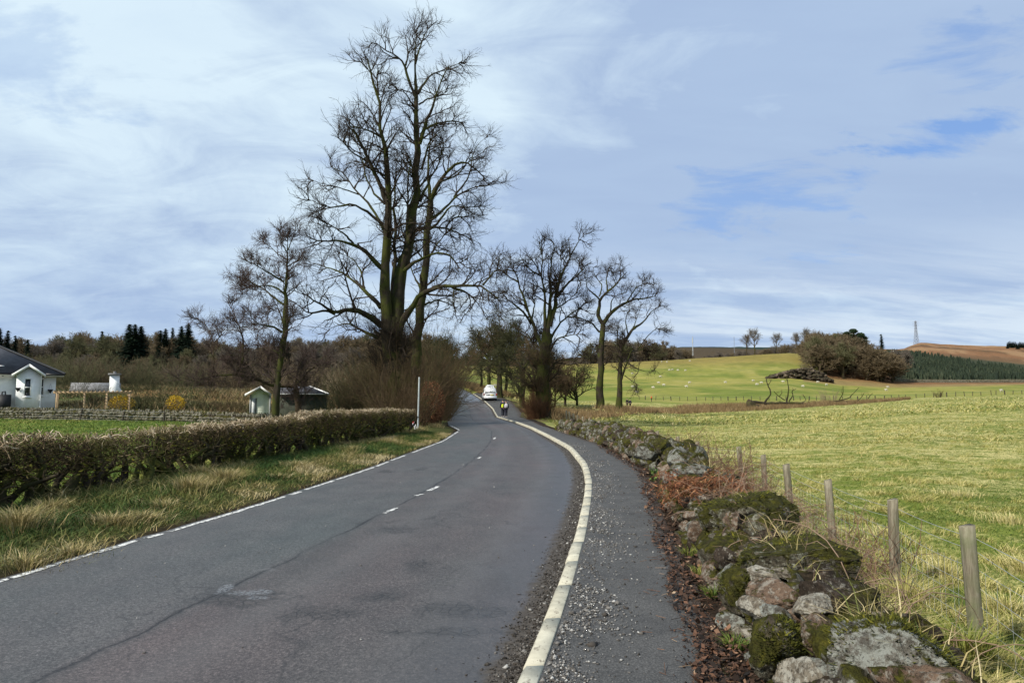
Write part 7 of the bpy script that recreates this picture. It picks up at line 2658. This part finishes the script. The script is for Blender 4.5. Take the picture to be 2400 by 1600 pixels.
MAT['skin'] = plain('skin', (.42, .25, .18), .6, .1)
MAT['hair'] = plain('dark hair', (.03, .022, .016), .7, .3)
MAT['navy'] = plain('navy cloth', (.016, .016, .03), .85, .3)
MAT['hivis'] = plain('high visibility yellow', (.62, .72, .03), .7, .1)
MAT['greycloth'] = plain('pale grey cloth', (.42, .40, .42), .9, .2)
MAT['orange'] = plain('bright orange cloth', (.85, .16, .02), .8, .1)
MAT['shoe'] = plain('pale trainers', (.55, .55, .55), .7, .2)
MAT['blackcloth'] = plain('black cloth', (.014, .014, .016), .9, .3)


def person(label, loc, rz, jacket, trousers, stride=.14, bag=None, h=1.74, group=None, vest=None, lean=0.0):
    s = h / 1.74
    root = local('person', label, 'person', loc, rz, group)
    root.scale = (s, s, s)
    st = stride
    l = lean
    nodes = [(0, 0, .92, .13, .10), (0, .02 + l * .5, 1.16, .125, .09), (0, .02 + l, 1.36, .15, .10), (0, .01 + l, 1.47, .06), (0, .03 + l, 1.54, .055), (0, .05 + l, 1.63, .085, .10), (0, .05 + l, 1.70, .06),
             (-.17, l, 1.40, .055), (-.23, -.04 + st * .5 + l, 1.14, .042), (-.22, .06 + st * .7 + l, .92, .034), (-.215, .1 + st * .8 + l, .83, .035),
             (.17, l, 1.40, .055), (.23, -.04 - st * .6 + l, 1.14, .042), (.22, .02 - st * .6 + l, .92, .034), (.215, .05 - st * .5 + l, .83, .035),
             (-.09, 0, .86, .085), (-.095, .03 - st * .8, .48, .058), (-.095, -st * 1.6, .09, .04), (-.095, .13 - st * 1.6, .035, .035),
             (.09, 0, .86, .085), (.095, .05 + st * .9, .48, .058), (.095, st * 1.3, .09, .04), (.095, .13 + st * 1.3, .035, .035)]
    edges = [(0, 1), (1, 2), (2, 3), (3, 4), (4, 5), (5, 6), (2, 7), (7, 8), (8, 9), (9, 10), (2, 11), (11, 12), (12, 13), (13, 14), (0, 15), (15, 16), (16, 17), (17, 18), (0, 19), (19, 20), (20, 21), (21, 22)]
    skin('body', nodes, edges, MAT['skin'], root)
    up_ = lambda i, e: nodes[i][:3] + (nodes[i][3] + e, (nodes[i][4] if len(nodes[i]) > 4 else nodes[i][3]) + e)
    jn = [up_(i, .028) for i in (0, 1, 2, 7, 8, 9, 11, 12, 13)] + [(0, .01 + l, 1.45, .075)]
    skin('jacket', jn, [(0, 1), (1, 2), (2, 3), (3, 4), (4, 5), (2, 6), (6, 7), (7, 8), (2, 9)], MAT[jacket], root, root_i=2)
    tn = [up_(i, .02) for i in (0, 15, 16, 17, 19, 20, 21)]
    skin('trousers', tn, [(0, 1), (1, 2), (2, 3), (0, 4), (4, 5), (5, 6)], MAT[trousers], root)
    for a_, b_ in ((17, 18), (21, 22)):
        skin('shoe', [(nodes[a_][0], nodes[a_][1] - .04, .045, .045), (nodes[b_][0], nodes[b_][1], .04, .042)], [(0, 1)], MAT['shoe'] if trousers == 'navy' else MAT['blackcloth'], root)
    skin('hair', [(0, .03 + l, 1.60, .07, .08), (0, .03 + l, 1.69, .092, .105), (0, .04 + l, 1.735, .06)], [(0, 1), (1, 2)], MAT['hair'], root)
    if vest:
        skin('vest', [up_(0, .04), up_(1, .045), up_(2, .045), (-.12, l, 1.42, .07), (.12, l, 1.42, .07)], [(0, 1), (1, 2), (2, 3), (2, 4)], MAT[vest], root, root_i=1)
    if bag:
        bx = local('rucksack', 'x', 'bag', (0, 0, 0))
        del bx['label'], bx['category']
        bpy.data.objects.remove(bx)
    return root


pa = hit(1178.5, 977, .09)
person('walker in a bright yellow high visibility vest on the footpath, seen from behind', (pa[0], pa[1], pa[2]), .15, 'navy', 'navy', .10, vest='hivis', h=1.74)
pb2 = hit(1186, 977.5, .09)
person('walker in black with a pale grey bag, beside the yellow vested one', (pb2[0], pb2[1], pb2[2]), .1, 'blackcloth', 'navy', .13, h=1.66)
bg_ = local('backpack', 'pale grey bag carried on the back of the walker in black', 'bag', (pb2[0], pb2[1] - .2, pb2[2] + 1.12), .1)
g = G()
V, f = stone((0, 0, 0), (.17, .11, .2), 0, 0, False, 4, .05)
g.add(V, f)
g.build('sack', MAT['greycloth'], bg_, True)
g = G()
for x in (-.1, .1):
    g.tube([(x, .05, .17), (x, .2, .24), (x, .26, .1)], .018, 5)
g.build('strap', MAT['blackcloth'], bg_)
for (u, v, Y, h, j, t, lab) in ((1470, 941, 128, 1.78, 'blackcloth', 'blackcloth', 'taller dark clothed person standing at the field edge right of the leaning oak'), (1477, 941, 129, 1.70, 'navy', 'blackcloth', 'shorter dark clothed person close beside the taller one near the leaning oak')):
    q_ = px(u, v, Y)
    q_[2] = zg(q_[0], Y)
    person(lab, q_, .4, j, t, .06, h=h)
q_ = px(1527, 939, 186)
q_[2] = zg(q_[0], 186)
person('lone person in a bright orange jacket at the far fence', q_, 1.0, 'orange', 'blackcloth', .04, h=1.75)

# ------------------------------------------------------------------ sheep
MAT['fleece'] = plain('fleece', (.46, .43, .34), .95, .15, 6)
MAT['sheepface'] = plain('sheep face', (.55, .50, .42), .9, .15)
sheep = local('sheep', 'x', 'sheep', (0, 0, 0))
nodes = [(0, -.35, .62, .2, .22), (0, 0, .64, .22, .25), (0, .35, .64, .19, .22), (0, .52, .74, .10, .12), (0, .64, .80, .075, .085), (0, .80, .70, .055, .06),
         (-.12, -.36, .34, .05), (-.12, -.38, .03, .03), (.12, -.36, .34, .05), (.12, -.34, .03, .03), (-.11, .34, .34, .05), (-.11, .36, .03, .03), (.11, .34, .34, .05), (.11, .30, .03, .03),
         (-.12, .62, .82, .025), (.12, .62, .82, .025), (0, -.55, .62, .05), (0, -.6, .45, .03)]
skin('body', nodes, [(0, 1), (1, 2), (2, 3), (3, 4), (4, 5), (0, 6), (6, 7), (0, 8), (8, 9), (2, 10), (10, 11), (2, 12), (12, 13), (4, 14), (4, 15), (0, 16), (16, 17)], MAT['sheepface'], sheep, root_i=1)
g = G()
S_ = ICO_V * (1 + .16 * (fbm(ICO_V[:, 0] * 4 + 5, ICO_V[:, 1] * 4, ICO_V[:, 2] * 4) - .5))[:, None]
g.add(S_ * np.array((.27, .56, .29)) + np.array((0, -.02, .66)), ICO_F)
g.build('fleece', MAT['fleece'], sheep, True)
flock = [(1493, 920.5, 'large white sheep grazing nearest the two dark clothed people'), (1483, 907, None), (1531, 909, None), (1556, 903, None), (1544, 897.5, None), (1616, 897, None), (1609, 906.5, 'white sheep standing lowest in the middle of the pasture'), (1548, 882.5, 'white sheep alone below the high group'), (1482, 875.5, None),
         (1569, 867, 'H'), (1576, 866.5, 'H'), (1589, 867.5, 'H'), (1606.5, 868, 'H'), (1700.5, 896.5, 'white sheep facing left in the very middle of the green pasture'), (1765, 892.5, None), (1774, 901.5, None), (1785, 897.5, None), (1835.5, 895, None), (1882, 906, 'large white sheep lying right of the dead branches'), (1916.5, 895.5, None), (1937, 902, None),
         (1563, 848, 'T'), (1551, 847.5, 'T'), (1617, 845.5, 'T'), (2077, 914.5, 'round white sheep facing away, lower of the two on the right'), (2081, 907.5, 'white sheep behind the round one facing away on the right'), (2347, 916.5, 'single white sheep at the right edge of the far field'), (1159, 905, 'pale sheep on the yellow field just above the white van')]
for (u, v, lab) in flock:
    q_ = ray_ground(u, v + 2.0, 120, 520)
    if lab == 'H':
        lab = 'one of a loose row of four white sheep high on the left of the pasture'
    elif lab == 'T':
        lab = 'tiny white sheep right on the crest line of the pasture'
    elif lab is None:
        lab = 'small white sheep scattered over the green slope'
    place(sheep, USED, q_, rng.choice([1.4, -1.4, 1.7, -1.2, 1.0]) + rng.normal(0, .2), .92, lab, 'sheep on the far pasture')

# ------------------------------------------------------------------ far fence, dead trees, stump, rubble, far wall, pylon, masts
ff = thing('stock_fence', 'thin far wire fence on short posts along the foot of the sheep pasture', 'fence', on(1700, 188))
g = G()
prev = None
for u in np.arange(1498, 2440, 19.0):
    Y = np.interp(u, [1498, 1740, 2000, 2440], [195, 188, 178, 178])
    p = on(u + rng.normal(0, 2), Y)
    gp = G()
    post(gp, p - (0, 0, .2), 1.15 + .2 + rng.normal(0, .08), .12 if rng.uniform() > .2 else .2, (rng.normal(0, .08), 0))
    gp.build('post', MAT['wood_dark'], ff)
    if prev is not None:
        for f_ in (.6, 1.0):
            g.tube([prev + (0, 0, f_), p + (0, 0, f_)], .008, 3)
    prev = p
g.build('wire', MAT['plank'], ff)
cF = lambda x, y: (1400 + x / 3.92, 700 + y / 3.92)
cG = lambda x, y: (1800 + x / 3.92, 700 + y / 3.92)
dead = dict(d1=.25, L1=(.6, 1.6), up=.1, wig=.3, n2=3, L2=(.4, 1.0), n3=2, L3=(.3, .6), r=(.06, .04, .03), tmin=.4, d0=.1)
traced_tree('fallen_tree', 'dead tree fallen along the ditch with bare crooked boughs standing up', [
    ([(1420, 945), (1560, 962), (1740, 955), (1900, 962)], .32, .2, 0, 0), ([(1540, 950), (1600, 870), (1570, 800), (1545, 740), (1592, 692)], .20, .06, 1, 0), ([(1570, 790), (1600, 750)], .08, .04, 0, .5),
    ([(1740, 950), (1760, 830), (1738, 710)], .20, .05, -1, 0), ([(1720, 930), (1660, 890), (1620, 850)], .14, .05, -1, 0), ([(1670, 900), (1700, 860)], .09, .04, 0, 0), ([(1760, 945), (1800, 880), (1785, 850), (1825, 825)], .16, .05, 1, 0), ([(1880, 955), (1920, 930), (1890, 880)], .1, .04, 1, 0)],
    cF, 160, dead, (MAT['bark_dark'], MAT['twig_brown']), (1780, 945), cat='fallen tree')
traced_tree('fallen_tree', 'dead boughs leaning right across the ditch at the right end of the rush bed', [
    ([(560, 955), (700, 940), (850, 960)], .16, .1, 0, 0), ([(600, 945), (740, 915), (835, 815)], .16, .05, 1, 0), ([(655, 925), (690, 870), (690, 800)], .13, .05, -1, 0), ([(790, 965), (860, 905), (885, 862)], .14, .05, 0, 0), ([(920, 915), (945, 880), (965, 868)], .1, .05, 0, 0)],
    cG, 166, dead, (MAT['bark_dark'], MAT['twig_brown']), (1975, 942), cat='fallen tree')
q_ = on(1758, 157)
st_ = local('tree_stump', 'rotten brown tree stump left of the fallen tree', 'stump', q_)
g = G()
V, f = stone((0, 0, .6), (1.0, .8, 1.3), 0, .15, True, 6, .3)
g.add(V, f)
V, f = stone((1.4, .2, .1), (1.6, .7, .7), 0, .4, True, 6, .3)
g.add(V, f)
g.build('wood', MAT['bark_brown'], st_)
auto_shrub('bush', 'pale leafless bush behind the rush bed, between the two fallen trees', 'bush', 4.2, 1.6, MAT['twig_pale'], 70, .02, 6, tuple(on(1942, 172)))
auto_shrub('bush', 'small bush on the far fence line in front of the distant wall', 'bush', 2.4, .6, MAT['twig_brown'], 40, .03, 5, tuple(on(2198, 176)))
q_ = ray_ground(1872, 888, 150, 500)
rh = local('rubble_heap', 'dark heap of earth and rubble on the pasture edge below the copse', 'rubble heap', q_)
kx = q_[1] / F
for mt, n_ in (('st_dark', 420), ('st_brown', 120)):
    g = G()
    for _ in range(n_):
        t = rng.uniform()
        x = (-72 + 150 * t) * kx
        hh = np.interp(t, [0, .15, .5, .75, 1], [.3, 1.6, 4.2, 5.6, .5])
        zz_ = hh * rng.uniform(0, 1) ** .8
        s_ = rng.uniform(.35, .95)
        V, f = stone((x, rng.normal(0, 1.2) + 3.0 * (zz_ / 5.6), zz_ + (zg(q_[0] + x, q_[1]) - q_[2])), (s_, s_, s_ * .7), rng.uniform(0, 3), 0, False, 5, .4)
        g.add(V, f, rng.uniform())
    tag(g.build('rubble', MAT[mt], rh), kind='stuff')
auto_shrub('bush', 'pale grey bare bush on top of the rubble heap', 'bush', 6, 2.2, MAT['twig_pale'], 70, .04, 6, tuple(ray_ground(1890, 868, 150, 500)))
fw = thing('field_wall', 'long low grey drystone wall far off below the conifer plantation', 'wall', on(2250, 336))
g = G()
for u in np.arange(2098, 2440, 1.5):
    v = np.interp(u, [2098, 2180, 2260, 2400, 2440], [894, 902, 903, 897, 895.5])
    q_ = ray_ground(u, v, 200, 420) if int(u) % 6 == 0 or u < 2099 else np.array(((u - 1200) / F * q_[1], q_[1], zg((u - 1200) / F * q_[1], q_[1])))
    for lev in (.2, .65, 1.1):
        s_ = rng.uniform(.3, .48)
        V, f = stone(q_ + (rng.normal(0, .1), 0, lev), (s_, .35, s_ * .75), 0, 0, False, 4)
        g.add(V, f, rng.uniform())
g.build('rubble', MAT['wall_far'], fw)

MAT['steel'] = plain('grey steel', (.22, .24, .27), .6, .1)
Yp = 1360
b_ = px(2148, 808, Yp)
b_[2] = min(b_[2], zg(b_[0], Yp) + 2)
py = local('pylon', 'tall grey lattice electricity pylon on the skyline above the brown hill', 'pylon', b_)
Hp = px(2148, 752, Yp)[2] - b_[2]
g = G()
wid = lambda t: np.interp(t, [0, .55, .8, 1], [6.2, 2.9, 2.2, 1.6]) * .62
lv = np.linspace(0, 1, 9)
for sx in (-1, 1):
    for sy in (-1, 1):
        g.tube([(sx * wid(t), sy * wid(t), Hp * t - (3 if t == 0 else 0)) for t in lv], .34, 4)
for t0, t1 in zip(lv[:-1], lv[1:]):
    for s_ in (-1, 1):
        for sg in (-1, 1):
            g.tube([(sg * wid(t0), s_ * wid(t0), Hp * t0), (-sg * wid(t1), s_ * wid(t1), Hp * t1)], .2, 3)
            g.tube([(s_ * wid(t0), sg * wid(t0), Hp * t0), (s_ * wid(t1), -sg * wid(t1), Hp * t1)], .2, 3)
    g.tube([(-wid(t1), -wid(t1), Hp * t1), (wid(t1), -wid(t1), Hp * t1)], .2, 3)
g.build('tower', MAT['steel'], py)
for t in (.80, .88, .96):
    g = G()
    for s_ in (-1, 1):
        g.tube([(s_ * wid(t), 0, Hp * t), (s_ * (wid(t) + 1.0), 6.5, Hp * t + .6)], .22, 3)
        g.tube([(s_ * wid(t), 0, Hp * t), (s_ * (wid(t) + 1.0), -6.5, Hp * t + .6)], .22, 3)
    g.build('cross_arm', MAT['steel'], py)
for (u, v0, v1, Y, lab) in ((1624, 788, 836, 640, 'pale lattice mast rising out of the dark wood beyond the pasture'), (1721, 789, 815, 700, 'very thin distant mast above the slender tree belt')):
    b_ = px(u, v1, Y)
    b_[2] = zg(b_[0], Y)
    Hh = px(u, v0, Y)[2] - b_[2]
    ms = local('radio_mast', lab, 'mast', b_)
    g = G()
    for s_ in range(3):
        an = s_ * 2.094
        g.tube([(math.cos(an) * .5, math.sin(an) * .5, 0), (math.cos(an) * .25, math.sin(an) * .25, Hh)], .13 if u < 1700 else .08, 4)
    g.build('lattice', MAT['galv'] if u < 1700 else MAT['steel'], ms)
    if u < 1700:
        g = G()
        g.tube([(0, 0, Hh * .72), (0, 0, Hh * .92)], .55, 6)
        g.build('antenna', MAT['galv'], ms)
